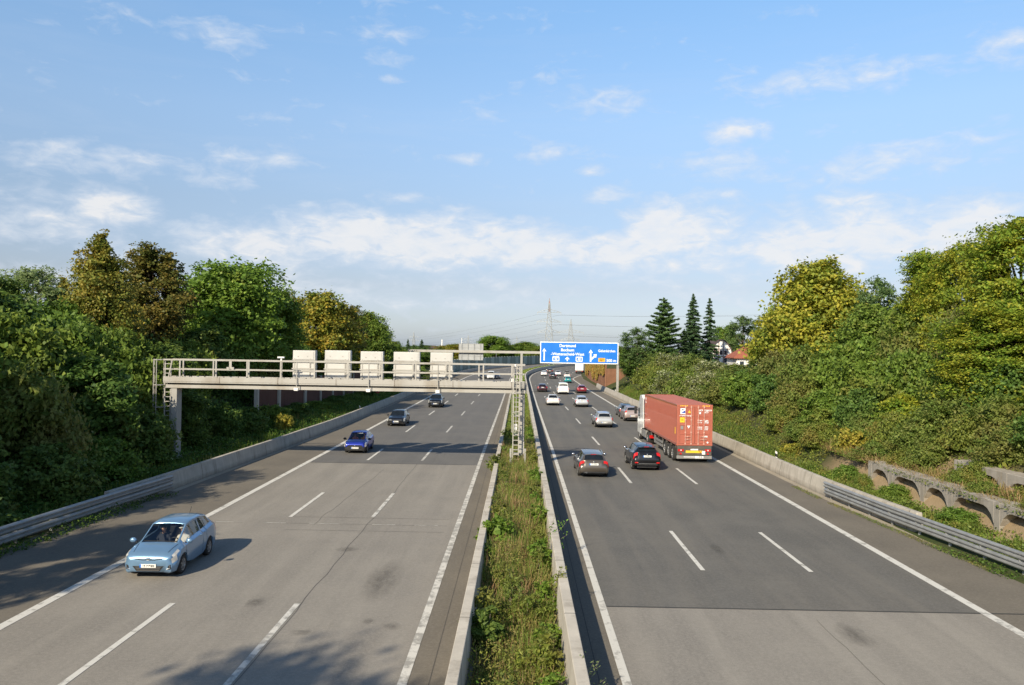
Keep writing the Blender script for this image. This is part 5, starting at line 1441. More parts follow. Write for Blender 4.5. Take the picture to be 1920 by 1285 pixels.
    cb_ = MB(); prof = [(y0, 1.05), (y0, 3.62), (y0 + .35, 3.86), (y0 + 1.2, 3.80), (y0 + 2.15, 2.75), (y0 + 2.3, 2.0), (y0 + 2.32, .55), (y0 + .6, .50), (y0 + .55, 1.05)]
    cb_.prism(prof, 'x', -1.25, 1.25); cab = cb_.build('cab', M['cab'], T, bevel=.06)
    for sx in (-1, 1):
        MB().prism([(y0 + 1.25, 1.95), (y0 + 2.0, 1.95), (y0 + 1.95, 2.6), (y0 + 1.35, 2.7)], 'x', sx * 1.25 - .004, sx * 1.25 + .006).build('side_window', M['glass_dark'], T)
        MB().prism([(y0 - .55, 1.15), (y0 - .02, 1.15), (y0 - .02, 3.62), (y0 - .30, 3.62)], 'x', sx * 1.22 - .03, sx * 1.22 + .03).build('side_fairing', M['cab'], T)
        MB().box(sx * 1.235 - .006, sx * 1.235 + .03 * sx + .006, y0 + 1.10, y0 + 1.12, 1.0, 3.0).box(sx * 1.25 - .02, sx * 1.25 + .02, y0 + 1.2, y0 + 1.36, 1.8, 1.86).build('door_seam', M['dark'], T)
        mi = MB().box(sx * 1.46 - .11, sx * 1.46 + .11, y0 + 2.10, y0 + 2.22, 2.1, 2.75).build('wing_mirror', M['dark'], T, bevel=.04)
        MB().bar((sx * 1.2, y0 + 2.1, 2.65), (sx * 1.46, y0 + 2.16, 2.68), .04).bar((sx * 1.2, y0 + 2.1, 2.15), (sx * 1.46, y0 + 2.16, 2.18), .04).build('bracket', M['dark'], mi)
        add_wheel(T, sx * 1.06, y0 + 1.45, .50, .32); add_wheel(T, sx * .93, y0 - 2.2, .51, .56)
        MB().box(sx * 1.12 - .1, sx * 1.12 + .1, y0 - 1.45, y0 + .7, .42, .98).build('side_skirt', M['skirt'], T, bevel=.03)
        MB().tube([(sx * .93, y0 - 2.2 + .60 * math.cos(a), .54 + .58 * math.sin(a)) for a in np.linspace(.2, PI - .2, 9)], [.05] * 9, 6).build('mudguard', M['skirt'], T)
        MB().box(sx * .95 - .22, sx * .95 + .22, y0 - 2.98, y0 - 2.9, .55, .80).build('tail_light', M['tail'], T)
    MB().box(-.45, .45, y0 - 3.0, y0 + 1.9, .62, .95).box(-1.0, 1.0, y0 + .6, y0 + 2.2, .35, .62).box(-.3, .3, y0 - 2.6, y0 - 1.8, .95, 1.1).build('tractor_chassis', M['chassis'], T)
    MB().box(-1.15, 1.15, y0 + 2.30, y0 + 2.335, 2.0, 2.02).build('windshield', M['glass_dark'], T)
    return T
M['bar_pale'] = mat('lock_bar_paint', (.62, .36, .29), .5, .2, .08, 3)
M['blue_logo'] = mat('logo_blue', (.03, .07, .35), .5)
p0 = at_z(1301, 869)
lorry('white lorry hauling a long rust red shipping container in the outer lane', (p0[0] + .02, p0[1], 0), .024)
# white box lorry half hidden behind the rusty noise wall
p = at_z(1086, 701)
wt = thing('box_lorry', 'white box lorry disappearing behind the rusty noise wall', 'lorry', (p[0], p[1], 0), heading(inv(p[0], p[1])[0]) - .02)
MB().box(-1.25, 1.25, 0, 9, 1.0, 3.75).build('cargo_box', M['white'], wt, bevel=.05)
MB().box(-1.1, 1.1, .1, 9, .6, 1.0).build('chassis', M['chassis'], wt); MB().box(-1.2, 1.2, -.03, .05, .40, .62).build('rear_bumper', M['rubber'], wt)
MB().box(-1.2, 1.2, 9.4, 11.4, .6, 3.1).build('cab', M['cab'], wt, bevel=.08)
mk = MB(); rr = random.Random(8)
for i in range(9): 
    x = rr.uniform(-1, .8); z = rr.uniform(1.15, 1.9); mk.box(x, x + rr.uniform(.1, .3), -.006, .01, z, z + .1)
mk.build('marking', M['mark_red'] if 'mark_red' in M else mat('marking_red', (.55, .12, .10), .6), wt)
MB().box(-.012, .012, -.005, .01, 1.05, 3.7).build('door_seam', M['skirt'], wt)
for sx in (-1, 1):
    MB().box(sx * .95 - .15, sx * .95 + .15, -.02, .09, .66, .82).build('tail_light', M['tail'], wt)
    for y in (1.6, 2.9, 10.3): add_wheel(wt, sx * 1.0, y, .5, .34)
# ================================================================ vegetation
def unit(v): return v / np.maximum(1e-9, np.linalg.norm(v, axis=1, keepdims=True))

def leaf_quads(rng, P, N, L, Wd, jit=.35):
    """one rhombic leaf at every point P, facing roughly along N"""
    n = len(P)
    N = unit(N); T = unit(np.cross(N, rng.normal(size=(n, 3)))); B = np.cross(N, T)
    l = (L * rng.uniform(1 - jit, 1 + jit, n))[:, None]; w_ = (Wd * rng.uniform(1 - jit, 1 + jit, n))[:, None]
    V = np.empty((n, 4, 3))
    V[:, 0] = P - T * l * .5; V[:, 2] = P + T * l * .5
    V[:, 1] = P + B * w_ * .5 + T * l * .08 - N * w_ * .12; V[:, 3] = P - B * w_ * .5 + T * l * .08 - N * w_ * .12
    return V.reshape(-1, 3)

PROFILES = {
 'round': lambda t: np.sqrt(np.clip(1 - (1.75 * t - .80) ** 2, .02, 1)),
 'dome': lambda t: np.sqrt(np.clip(1 - t ** 1.8, .02, 1)) * (.75 + .25 * np.minimum(1, t * 4)),
 'cone': lambda t: np.clip(1.05 - t, .04, 1) ** .8 * np.minimum(1, .55 + t * 2.2),
 'spire': lambda t: np.clip(1.0 - t, .03, 1) ** .95 * np.minimum(1, .62 + t * 2.0) + .02,
 'oval': lambda t: np.sin(np.clip(t, 0, 1) * math.pi * .92 + .12) ** .7,
 'fan': lambda t: (.55 + .45 * t) * np.sqrt(np.clip(1 - t ** 3, .03, 1)),
}

def broadleaf(seed, h, r, base, prof, n, L, Wd, nl=18, flat=.85, up=.45, ragged=.22, lobe=.36, trunk_r=.22, stems=1, shell=.25, mats=None, bark='bark', tip=.0, inner=.14):
    rng = np.random.default_rng(seed)
    f = PROFILES[prof]; hc = h - base
    C_ = []; 
    for i in range(nl):
        t = (i + rng.uniform(.1, .9)) / nl * .93 + .02
        a = i * 2.399963 + rng.uniform(-.5, .5); e = float(f(np.array([t]))[0]) * r
        rr = e * rng.uniform(.50, .80) if t < .93 else e * .25
        lr = max(.12 * r, min(lobe * r, .55 * e + .06 * r)) * rng.uniform(.78, 1.2)
        C_.append((rr * math.cos(a), rr * math.sin(a), base + t * hc - lr * .25, lr, a))
    C_ = np.array(C_)
    w_ = C_[:, 3] ** 2; w_ /= w_.sum()
    # twig clusters on the lobe shells, leaves round the clusters
    ncl = max(30, n // 26); li = rng.choice(nl, ncl, p=w_)
    D = unit(rng.normal(size=(ncl, 3)) + np.array([0, 0, .25])); k = 1 - shell * rng.random(ncl) ** 1.5
    k = k * (1 + ragged * rng.normal(size=ncl) * .6)
    cc = C_[li, :3] + D * (C_[li, 3] * k)[:, None] * np.array([1, 1, flat])
    cs = C_[li, 3] * rng.uniform(.13, .30, ncl)
    nm = int(n * (1 - inner)); ci = rng.integers(0, ncl, nm)
    off = rng.normal(size=(nm, 3)) * np.array([1, 1, .62 if flat > .5 else .30])
    P = cc[ci] + off * cs[ci][:, None]
    ax = np.stack([P[:, 0], P[:, 1], (P[:, 2] - base - hc * .4) * .8], 1)
    N = unit(rng.normal(size=(nm, 3))) * .75 + unit(ax) * .45 + np.array([0, 0, up])
    V = [leaf_quads(rng, P, N, L, Wd)]
    ni = n - nm                                               # leaves deeper in the crown, larger so that the heart closes
    li = rng.choice(nl, ni, p=w_); D = unit(rng.normal(size=(ni, 3)))
    P2 = C_[li, :3] * np.array([.75, .75, 1]) + D * (C_[li, 3] * .62 * rng.random(ni) ** .5)[:, None]
    V.append(leaf_quads(rng, P2, rng.normal(size=(ni, 3)) + np.array([0, 0, .4]), L * 2.1, Wd * 2.1))
    V = np.concatenate(V); V[:, 2] = np.maximum(V[:, 2], .02)
    crown = quads('crown', V, mats)
    tb = MB(); r_ = random.Random(seed)
    if stems == 1:
        pts, rs = [], []
        for i in range(7):
            u = i / 6; pts.append((r_.uniform(-.1, .1) * u * r * .3, r_.uniform(-.1, .1) * u * r * .3, u * h * .86)); rs.append(trunk_r * (1.25 if i == 0 else 1) * (1 - .88 * u))
        tb.tube(pts, rs, 9)
        for i in range(0, nl):
            c = C_[i]; z0 = min(max(base * .75, c[2] - abs(c[3]) * 1.4 - .1 * hc), h * .8); u = z0 / h; q0 = trunk_r * (1 - .8 * u) * .5
            p0 = np.array([0, 0, z0]); p3 = c[:3]; mid = p0 * .5 + p3 * .5 + np.array([0, 0, .06 * hc])
            tb.tube([tuple(p0), tuple(mid), tuple(p3)], [q0, q0 * .6, q0 * .22], 6)
            for q in range(3):
                d = rng.normal(size=3); d[2] = abs(d[2]) * .6; e = p3 + d / np.linalg.norm(d) * c[3] * .85
                tb.tube([tuple(p3), tuple((p3 + e) / 2 + np.array([0, 0, .03])), tuple(e)], [q0 * .25, q0 * .16, q0 * .05], 4)
    else:
        for i in range(min(stems, nl)):
            c = C_[(i * 2) % nl]; a = c[4]; p0 = (math.cos(a) * .12 * r, math.sin(a) * .12 * r, -.1)
            tb.tube([p0, (c[0] * .45, c[1] * .45, c[2] * .55), (c[0], c[1], c[2] + c[3] * .5)], [trunk_r, trunk_r * .7, trunk_r * .2], 5)
    tm = tb.mesh('trunk', M[bark], True)
    return dict(crown=crown, trunk=tm, h=h, r=r)

def conifer(seed, h, r, n, mats, droop=.28, levels=26, per=8, expo=.95, base=.06, L=.34, Wd=.10, trunk_r=.2, upturn=.0, gap=.0, prof=None):
    rng = np.random.default_rng(seed); P, N, S = [], [], []
    tb = MB(); tb.tube([(0, 0, 0), (0, 0, h * .5), (0, 0, h)], [trunk_r, trunk_r * .55, .015], 7)
    br = []
    for i in range(levels):
        t = base + (1 - base) * (i / levels) ** .92; z = h * t
        ln_ = r * ((1 - t) ** expo if prof is None else float(prof((t - base) / (1 - base)))) + .12
        k = max(4, int(per * (1 - .35 * t)))
        for j in range(k):
            if rng.random() < gap: continue
            br.append((z + rng.uniform(-.4, .4) * h / levels, 2 * math.pi * (j + rng.uniform(-.3, .3)) / k + i * .7, ln_ * rng.uniform(.72, 1.12)))
    tot = sum(b[2] for b in br)
    for z, a, ln_ in br:
        m_ = max(6, int(n * ln_ / tot)); u = rng.random(m_) ** .75
        rr = u * ln_; zz = z - droop * rr * (1.15 - .4 * u) + upturn * ln_ * u ** 2
        lat = rng.normal(size=m_) * .17 * ln_ * (1.05 - u) + rng.normal(size=m_) * .05
        x = rr * math.cos(a) - lat * math.sin(a); y = rr * math.sin(a) + lat * math.cos(a)
        P.append(np.stack([x, y, zz - abs(rng.normal(size=m_)) * .09 * (.6 + ln_ * .25)], 1))
        N.append(rng.normal(size=(m_, 3)) * .5 + np.array([0, 0, .8]) + np.stack([np.full(m_, math.cos(a)), np.full(m_, math.sin(a)), np.zeros(m_)], 1) * .3)
        if ln_ > .5: tb.tube([(0, 0, z), (math.cos(a) * ln_ * .5, math.sin(a) * ln_ * .5, z - droop * ln_ * .5), (math.cos(a) * ln_ * .9, math.sin(a) * ln_ * .9, z - droop * ln_ * .75 + upturn * ln_ * .8)], [.05, .03, .008], 4)
    P = np.concatenate(P); N = np.concatenate(N)
    lead = np.zeros((60, 3)); lead[:, 2] = rng.uniform(h * .95, h * 1.01, 60); lead[:, :2] = rng.normal(size=(60, 2)) * .05
    P = np.concatenate([P, lead]); N = np.concatenate([N, rng.normal(size=(60, 3))])
    return dict(crown=quads('crown', leaf_quads(rng, P, N, L, Wd), mats), trunk=tb.mesh('trunk', M['barklight'], True), h=h, r=r)

# leaf colour families (linear base colours)
G_ = lambda *a: [(i / max(1, len(a) - 1), c) for i, c in enumerate(a)]
LM = {
 'maple_green': leafmat('leaf_maple_green', G_((.065, .115, .018), (.105, .175, .026), (.16, .23, .036)), G_((.11, .15, .02), (.17, .19, .03), (.20, .16, .03)), .68),
 'maple_yellow': leafmat('leaf_maple_yellow', G_((.15, .18, .026), (.24, .245, .03), (.33, .29, .04)), G_((.085, .145, .024), (.14, .19, .03), (.20, .225, .035)), .56),
 'linden_rust': leafmat('leaf_linden_rust', G_((.12, .125, .024), (.19, .165, .03), (.26, .18, .032)), G_((.09, .125, .024), (.14, .15, .028), (.19, .165, .03)), .52),
 'linden_dark': leafmat('leaf_linden_dark', G_((.075, .085, .02), (.13, .12, .026), (.20, .15, .03)), G_((.055, .08, .02), (.09, .105, .024), (.13, .115, .024)), .5),
 'orange_maple': leafmat('leaf_orange_maple', G_((.12, .135, .023), (.19, .175, .028), (.30, .19, .026)), G_((.08, .12, .02), (.13, .16, .025), (.18, .18, .028)), .55),
 'willow': leafmat('leaf_willow_pale', G_((.12, .17, .065), (.18, .23, .10), (.24, .29, .13)), None, .5, .35),
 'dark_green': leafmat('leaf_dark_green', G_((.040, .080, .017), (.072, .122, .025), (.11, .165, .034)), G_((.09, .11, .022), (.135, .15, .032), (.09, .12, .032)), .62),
 'mid_green': leafmat('leaf_mid_green', G_((.062, .105, .017), (.10, .155, .024), (.15, .205, .034)), G_((.11, .13, .025), (.17, .175, .035), (.13, .17, .036)), .6),
 'hornbeam': leafmat('leaf_hornbeam', G_((.11, .15, .018), (.20, .225, .024), (.30, .275, .03)), G_((.08, .145, .018), (.14, .21, .026), (.22, .25, .03)), .5, .34),
 'olive': leafmat('leaf_olive', G_((.065, .105, .020), (.105, .148, .030), (.16, .185, .042)), G_((.11, .115, .030), (.16, .155, .042), (.11, .14, .034)), .5),
 'brown': leafmat('leaf_brown', G_((.11, .11, .034), (.17, .15, .048), (.12, .14, .038)), G_((.075, .12, .026), (.11, .15, .036), (.14, .16, .042)), .5),
 'bramble': leafmat('leaf_bramble', G_((.06, .09, .016), (.11, .145, .026), (.17, .20, .04)), G_((.13, .125, .03), (.19, .16, .04), (.10, .125, .025)), .55),
 'flowering': leafmat('leaf_clematis', G_((.08, .105, .03), (.13, .155, .045), (.34, .34, .24), (.10, .14, .035), (.16, .175, .05)), G_((.09, .11, .03), (.15, .15, .05), (.12, .14, .04)), .55),
 'spruce': leafmat('needle_spruce', G_((.030, .062, .028), (.05, .092, .040), (.08, .13, .054)), None, .5, .15),
 'cedar': leafmat('needle_cedar', G_((.036, .074, .026), (.064, .115, .036), (.10, .155, .048)), None, .5, .15),
 'robinia': leafmat('leaf_robinia', G_((.06, .105, .035), (.095, .15, .05), (.14, .20, .07)), None, .5, .35),
 'bright': leafmat('leaf_bright_green', G_((.07, .16, .015), (.11, .23, .02), (.15, .27, .03)), None, .5, .35),
 'yellow_shrub': leafmat('leaf_yellow_shrub', G_((.15, .16, .025), (.25, .22, .035), (.33, .26, .05)), G_((.09, .12, .02), (.15, .16, .03), (.2, .18, .03)), .5),
}
TR = {}
TR['maple_green'] = broadleaf(11, 13, 5.4, 2.6, 'round', 30000, .33, .26, 26, mats=LM['maple_green'], ragged=.28, lobe=.34)
TR['maple_yellow'] = broadleaf(12, 13, 6.0, 2.0, 'dome', 34000, .33, .26, 30, mats=LM['maple_yellow'], ragged=.2, lobe=.30)
TR['linden_rust'] = broadleaf(13, 14, 4.9, 2.2, 'spire', 30000, .25, .18, 40, mats=LM['linden_rust'], ragged=.38, lobe=.26, flat=1.1)
TR['linden_dark'] = broadleaf(14, 14, 3.9, 2.2, 'oval', 28000, .25, .18, 34, mats=LM['linden_dark'], ragged=.40, lobe=.27, flat=1.1)
TR['orange_maple'] = broadleaf(15, 12, 5.2, 1.6, 'round', 28000, .34, .27, 26, mats=LM['orange_maple'], ragged=.25, lobe=.33)
TR['dark_tree'] = broadleaf(16, 12, 4.8, 1.4, 'round', 26000, .32, .24, 24, mats=LM['dark_green'], ragged=.3, lobe=.35)
TR['mid_tree'] = broadleaf(17, 12, 5.0, 1.4, 'round', 26000, .34, .26, 24, mats=LM['mid_green'], ragged=.28, lobe=.34)
TR['willow'] = broadleaf(18, 11, 3.2, 2.5, 'oval', 12000, .34, .11, 26, mats=LM['willow'], ragged=.5, lobe=.28, shell=.5, bark='barklight', inner=.05)
TR['hornbeam'] = broadleaf(19, 14, 5.6, .8, 'fan', 46000, .25, .16, 50, mats=LM['hornbeam'], flat=.50, up=.6, ragged=.42, lobe=.29, shell=.7, trunk_r=.2, inner=.08)
TR['hornbeam_b'] = broadleaf(29, 14, 5.2, .8, 'round', 44000, .25, .16, 46, mats=LM['hornbeam'], flat=.55, up=.6, ragged=.44, lobe=.30, shell=.7, trunk_r=.2, inner=.08)
TR['robinia'] = broadleaf(20, 11, 3.0, 3.0, 'oval', 11000, .26, .12, 22, mats=LM['robinia'], ragged=.45, lobe=.30, shell=.6, inner=.03)
TR['spruce'] = conifer(21, 14, 2.7, 30000, LM['spruce'], .34, 26, 9, .85, gap=.05, L=.42, Wd=.13)
TR['spruce_thin'] = conifer(22, 14, 2.2, 20000, LM['spruce'], .36, 24, 8, .75, gap=.14, L=.42, Wd=.13)
TR['cedar'] = conifer(23, 13, 3.5, 28000, LM['cedar'], -.12, 20, 8, .9, base=.18, L=.40, Wd=.15, upturn=.12, gap=.1, prof=lambda t: (1 - t) ** .62 * min(1, .55 + 1.8 * t))
SH = {}
def shrub(key, seed, mats, h, r, n, L, Wd, **kw):
    kw.setdefault('nl', 13); kw.setdefault('lobe', .42); kw.setdefault('ragged', .3)
    SH[key] = broadleaf(seed, h, r, .05, 'dome', n, L, Wd, mats=mats, stems=6, trunk_r=.035, **kw)
shrub('dark', 31, LM['dark_green'], 3.4, 2.4, 12000, .24, .17)
shrub('dark_tall', 32, LM['dark_green'], 5.0, 2.4, 14000, .25, .17)
shrub('mid', 33, LM['mid_green'], 3.2, 2.4, 12000, .23, .16)
shrub('olive', 34, LM['olive'], 3.0, 2.3, 12000, .20, .12)
shrub('brown', 35, LM['brown'], 3.0, 2.2, 10000, .18, .09, shell=.6)
shrub('bramble', 36, LM['bramble'], 2.2, 2.6, 12000, .20, .15)
shrub('flowering', 37, LM['flowering'], 2.8, 2.4, 12000, .19, .13)
shrub('yellow', 38, LM['yellow_shrub'], 1.7, 1.3, 3600, .20, .14)
shrub('hornbeam_low', 39, LM['hornbeam'], 3.6, 2.8, 15000, .21, .14, flat=.45, up=.6, shell=.8, nl=24, lobe=.32)

def place(key, name, label, x, y, hgt_, wid=None, group=None, cat=None, rz=None, sink=.15):
    src = TR.get(key) or SH[key]
    z = hxy(x, y) - sink
    T = thing(name, label, cat or ('tree' if key in TR else 'shrub'), (x, y, z), random.uniform(0, 6.28) if rz is None else rz, group)
    sc = (hgt_ + sink) / src['h']; sw = sc if wid is None else wid / (2 * src['r'])
    T.scale = (sw, sw, sc)
    link('crown', src['crown'], T)
    if key in TR: link('trunk', src['trunk'], T)
    else: link('stem', src['trunk'], T)
    return T
def tree_px(key, name, label, px, py, wpx, Y, **k):
    p = at_y(px, py, Y); z0 = hxy(p[0], Y)
    return place(key, name, label, p[0], Y, p[2] - z0, wpx * Y / FPX, **k)

# ---- trees behind the shaded bank and the brick wall
tree_px('linden_rust', 'linden_tree', 'tall rust brown pointed tree rising highest over the shaded bank', 190, 430, 205, 57)
tree_px('linden_dark', 'linden_tree', 'dark olive pointed tree just behind the tall rust brown one', 290, 458, 165, 67)
tree_px('willow', 'willow_tree', 'pale grey green airy tree beside the tall rust brown tree', 62, 500, 165, 60)
tree_px('dark_tree', 'oak_tree', 'dark round treetop cut by the picture edge beside the pale airy tree', -10, 520, 140, 52)
tree_px('maple_green', 'maple_tree', 'big fresh green maple above the ladder end of the gantry', 425, 496, 235, 78)
tree_px('maple_green', 'maple_tree', 'lower green maple shoulder between the big green maple and the orange one', 506, 543, 130, 86)
tree_px('orange_maple', 'maple_tree', 'maple with orange brown autumn leaves above the first message board', 596, 551, 165, 103)
tree_px('linden_dark', 'linden_tree', 'dark green tree at the shoulder of the orange maple', 650, 572, 100, 116)
tree_px('mid_tree', 'ash_tree', 'green tree at the far end of the tree row above the third message board', 686, 588, 95, 132)
tree_px('mid_tree', 'ash_tree', 'small last green tree sloping down to the skyline', 712, 617, 66, 150)
tree_px('orange_maple', 'maple_tree', 'yellowish tree low behind the second message board', 560, 612, 110, 108)
tree_px('dark_tree', 'oak_tree', 'dark tree filling the gap under the green maple', 365, 560, 150, 88)
tree_px('dark_tree', 'oak_tree', 'dark tree low between the orange maple and the skyline', 655, 632, 90, 138)
tree_px('linden_rust', 'linden_tree', 'smaller rust coloured tree low beneath the tall pointed one', 118, 515, 110, 63)
# tall trees beyond the edge of the picture whose shadows fall across the oncoming lanes
place('linden_dark', 'linden_tree', 'tall narrow tree on the bank whose shade streaks reach the pale hatchback', -26.0, 9.5, 13.6, 7.5)
place('dark_tree', 'oak_tree', 'dark tree on the bank before the thicket shading the hard shoulder', -28.5, 24, 10, 9)
place('dark_tree', 'oak_tree', 'big dark tree beside the bridge shading the lower edge of the oncoming lanes', -20.2, -11.8, 19.8, 10.5)
place('mid_tree', 'ash_tree', 'green tree on the bank next to the big dark tree at the bridge', -26.0, -2.0, 11.0, 8)
# ---- shaded thicket on the bank
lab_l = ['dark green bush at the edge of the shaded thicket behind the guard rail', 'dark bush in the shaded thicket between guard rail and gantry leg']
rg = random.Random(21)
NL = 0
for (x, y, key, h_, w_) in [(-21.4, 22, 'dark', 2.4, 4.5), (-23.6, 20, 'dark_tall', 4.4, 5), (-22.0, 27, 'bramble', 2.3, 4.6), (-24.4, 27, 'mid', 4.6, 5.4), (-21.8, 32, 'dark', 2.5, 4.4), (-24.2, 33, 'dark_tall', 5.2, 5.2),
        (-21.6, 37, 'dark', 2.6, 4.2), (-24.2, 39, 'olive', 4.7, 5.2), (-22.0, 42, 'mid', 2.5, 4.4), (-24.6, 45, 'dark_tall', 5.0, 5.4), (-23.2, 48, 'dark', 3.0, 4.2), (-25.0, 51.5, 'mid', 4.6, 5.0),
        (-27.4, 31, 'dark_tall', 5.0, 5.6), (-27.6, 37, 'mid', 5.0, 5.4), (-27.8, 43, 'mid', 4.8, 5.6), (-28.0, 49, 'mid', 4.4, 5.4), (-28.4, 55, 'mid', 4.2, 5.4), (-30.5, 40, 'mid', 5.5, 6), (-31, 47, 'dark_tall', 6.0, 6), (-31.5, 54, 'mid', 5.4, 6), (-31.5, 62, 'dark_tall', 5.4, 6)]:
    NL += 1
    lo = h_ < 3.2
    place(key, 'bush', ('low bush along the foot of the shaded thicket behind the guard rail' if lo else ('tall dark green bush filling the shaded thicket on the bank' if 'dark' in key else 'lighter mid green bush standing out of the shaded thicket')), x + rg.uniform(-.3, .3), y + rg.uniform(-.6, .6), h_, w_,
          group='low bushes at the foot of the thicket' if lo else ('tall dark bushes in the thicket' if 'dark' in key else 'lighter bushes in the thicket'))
for (x, y, key, h_, w_) in [(-25.6, 57, 'dark_tall', 5.0, 5), (-26.4, 63, 'mid', 4.6, 5.2), (-27.5, 69, 'dark_tall', 5.2, 5.6), (-26.5, 75, 'mid', 5.2, 5.2), (-27.0, 81, 'olive', 4.8, 5.2), (-26.6, 88, 'mid', 5.0, 5.4), (-26.6, 96, 'dark_tall', 4.8, 5.4), (-26.6, 104, 'olive', 4.4, 5.2), (-26.4, 112, 'mid', 4.6, 5.2), (-26.2, 120, 'dark_tall', 4.6, 5.2), (-26, 130, 'mid', 5.0, 6), (-24.5, 140, 'dark_tall', 5.0, 6), (-23.5, 150, 'mid', 4.4, 6), (-22.5, 162, 'dark', 3.4, 6), (-22.2, 174, 'mid', 3.0, 6)]:
    place(key, 'bush', 'bush growing behind the gantry walkway along the brick noise wall', x, y, h_, w_, group='bushes behind the brick noise wall')
for (x, y, key, h_, w_) in [(-22.9, 55.5, 'dark_tall', 3.6, 3.4), (-22.6, 60, 'dark', 2.7, 3.4), (-22.2, 65, 'dark', 2.2, 3.4), (-21.9, 71, 'mid', 1.8, 3.4), (-21.7, 78, 'dark', 1.3, 3.2), (-21.5, 85, 'mid', 1.0, 3.2), (-21.4, 93, 'dark', 1.1, 3.0), (-21.4, 102, 'mid', .9, 3.0), (-21.3, 111, 'dark', 1.0, 3.2), (-21.5, 122, 'mid', 1.8, 3.4), (-21.6, 131, 'mid', 1.8, 3.6)]:
    place(key, 'bush', 'low bush on the verge at the foot of the brick noise wall', x, y, h_, w_, group='low bushes before the brick noise wall')
place('yellow', 'elder_bush', 'small light green bush at the wall top beside the brick noise wall', -20.2, 68.5, 1.5, 1.7)

# ---- trees on the sunlit bank
tree_px('maple_yellow', 'maple_tree', 'big round maple turning yellow above the sunlit bank', 1535, 494, 245, 80)
tree_px('maple_yellow', 'maple_tree', 'yellow green lower maple crown merging into the big round one', 1470, 575, 135, 86)
tree_px('robinia', 'robinia_tree', 'feathery blue green tree between the yellow maple and the hornbeams', 1648, 518, 110, 70)
tree_px('hornbeam', 'hornbeam_tree', 'hornbeam with layered branches reaching toward the feathery tree', 1745, 466, 190, 58)
tree_px('hornbeam_b', 'hornbeam_tree', 'hornbeam with layered branches in the middle of its group', 1815, 448, 190, 54)
tree_px('hornbeam', 'hornbeam_tree', 'tallest yellow green hornbeam at the edge of the picture', 1915, 398, 270, 45, rz=2.2)
tree_px('hornbeam_b', 'hornbeam_tree', 'low spreading hornbeam in front of the tallest one over the crib wall', 1880, 560, 260, 44, rz=.6)
tree_px('mid_tree', 'ash_tree', 'green tree filling the bank between the yellow maple and the hornbeams', 1640, 575, 170, 66)
tree_px('mid_tree', 'ash_tree', 'green tree on the bank below the layered hornbeams', 1730, 560, 170, 60)
tree_px('cedar', 'fir_tree', 'broad dark conifer with a visible bare trunk foot near the half timbered house', 1245, 560, 90, 140)
tree_px('spruce', 'spruce_tree', 'narrow pointed spruce, taller of the pair beside the half timbered house', 1300, 553, 74, 146)
tree_px('spruce_thin', 'spruce_tree', 'thin ragged spruce directly beside the half timbered house', 1331, 561, 54, 151)
tree_px('spruce', 'spruce_tree', 'short dark spruce wedged between the broad conifer and the narrow spruce', 1283, 618, 60, 142)
tree_px('robinia', 'willow_tree', 'grey green loose tree beside the pole of the blue sign', 1196, 614, 74, 146)
tree_px('dark_tree', 'oak_tree', 'dark green low tree beneath the grey green one at the sign pole', 1190, 650, 60, 148)
tree_px('robinia', 'pine_tree', 'light green loose pine behind the red roofed house', 1394, 592, 84, 176)
tree_px('mid_tree', 'ash_tree', 'pale green tree between the two houses', 1362, 612, 56, 186)
tree_px('maple_yellow', 'maple_tree', 'yellow tree beside the red roofed house', 1446, 622, 50, 125)
# ---- scrub on the sunlit bank
rb_ = [  # x, y, key, height, width
 (21.0, 126, 'bramble', 2.6, 6.5), (23.5, 134, 'olive', 3.2, 6.5), (20.6, 116, 'bramble', 2.8, 6.2), (23.6, 121, 'flowering', 3.2, 6.5), (20.6, 107, 'flowering', 2.8, 6), (23.6, 110, 'olive', 3.0, 6.0), (20.8, 98, 'bramble', 2.8, 5.8),
 (23.8, 99, 'flowering', 2.4, 6.0), (21.0, 89.5, 'flowering', 2.8, 5.6), (24.2, 90, 'olive', 1.9, 5.6), (28, 93, 'mid', 1.7, 6), (27.5, 103, 'mid', 1.8, 6), (27.5, 114, 'olive', 1.9, 6), (27.5, 126, 'mid', 2.2, 6), (21.2, 82, 'olive', 2.9, 5), (24.6, 82.5, 'dark', 2.2, 5.2),
 (21.3, 75.5, 'mid', 2.9, 4.6), (24.2, 75.5, 'brown', 3.6, 5), (27.4, 77, 'dark', 4.4, 5.4), (21.6, 69.5, 'dark', 2.9, 4.2), (24.2, 69, 'olive', 3.8, 5), (27.2, 69.5, 'hornbeam_low', 4.4, 5.4), (22.3, 64, 'olive', 2.8, 4.0), (24.8, 63, 'mid', 3.8, 4.8),
 (27.4, 62.5, 'mid', 4.6, 5.2), (22.4, 58.5, 'mid', 2.3, 3.8), (25.0, 57.5, 'mid', 3.6, 4.6), (27.6, 56.5, 'olive', 4.8, 5.0), (23.0, 53.5, 'dark', 2.4, 3.8), (25.4, 52.0, 'mid', 3.6, 4.4), (28.0, 51, 'brown', 5.6, 5.0),
 (23.4, 48.8, 'hornbeam_low', 2.2, 3.9), (25.8, 47.0, 'mid', 3.4, 4.2), (28.2, 46, 'hornbeam_low', 5.2, 5.2), (24.0, 44.4, 'olive', 2.0, 3.8), (26.2, 42.8, 'dark', 3.2, 4.2), (28.6, 41.5, 'mid', 5.0, 5.2), (23.9, 40.2, 'olive', 1.9, 3.6), (26.0, 38.4, 'hornbeam_low', 2.8, 4.2),
 (24.2, 36.0, 'dark', 1.9, 3.6), (26.4, 34.2, 'olive', 3.0, 4.4), (24.6, 32.2, 'olive', 2.0, 3.6), (29, 36.5, 'dark', 5.0, 5.4), (27, 30, 'dark', 3, 5)]
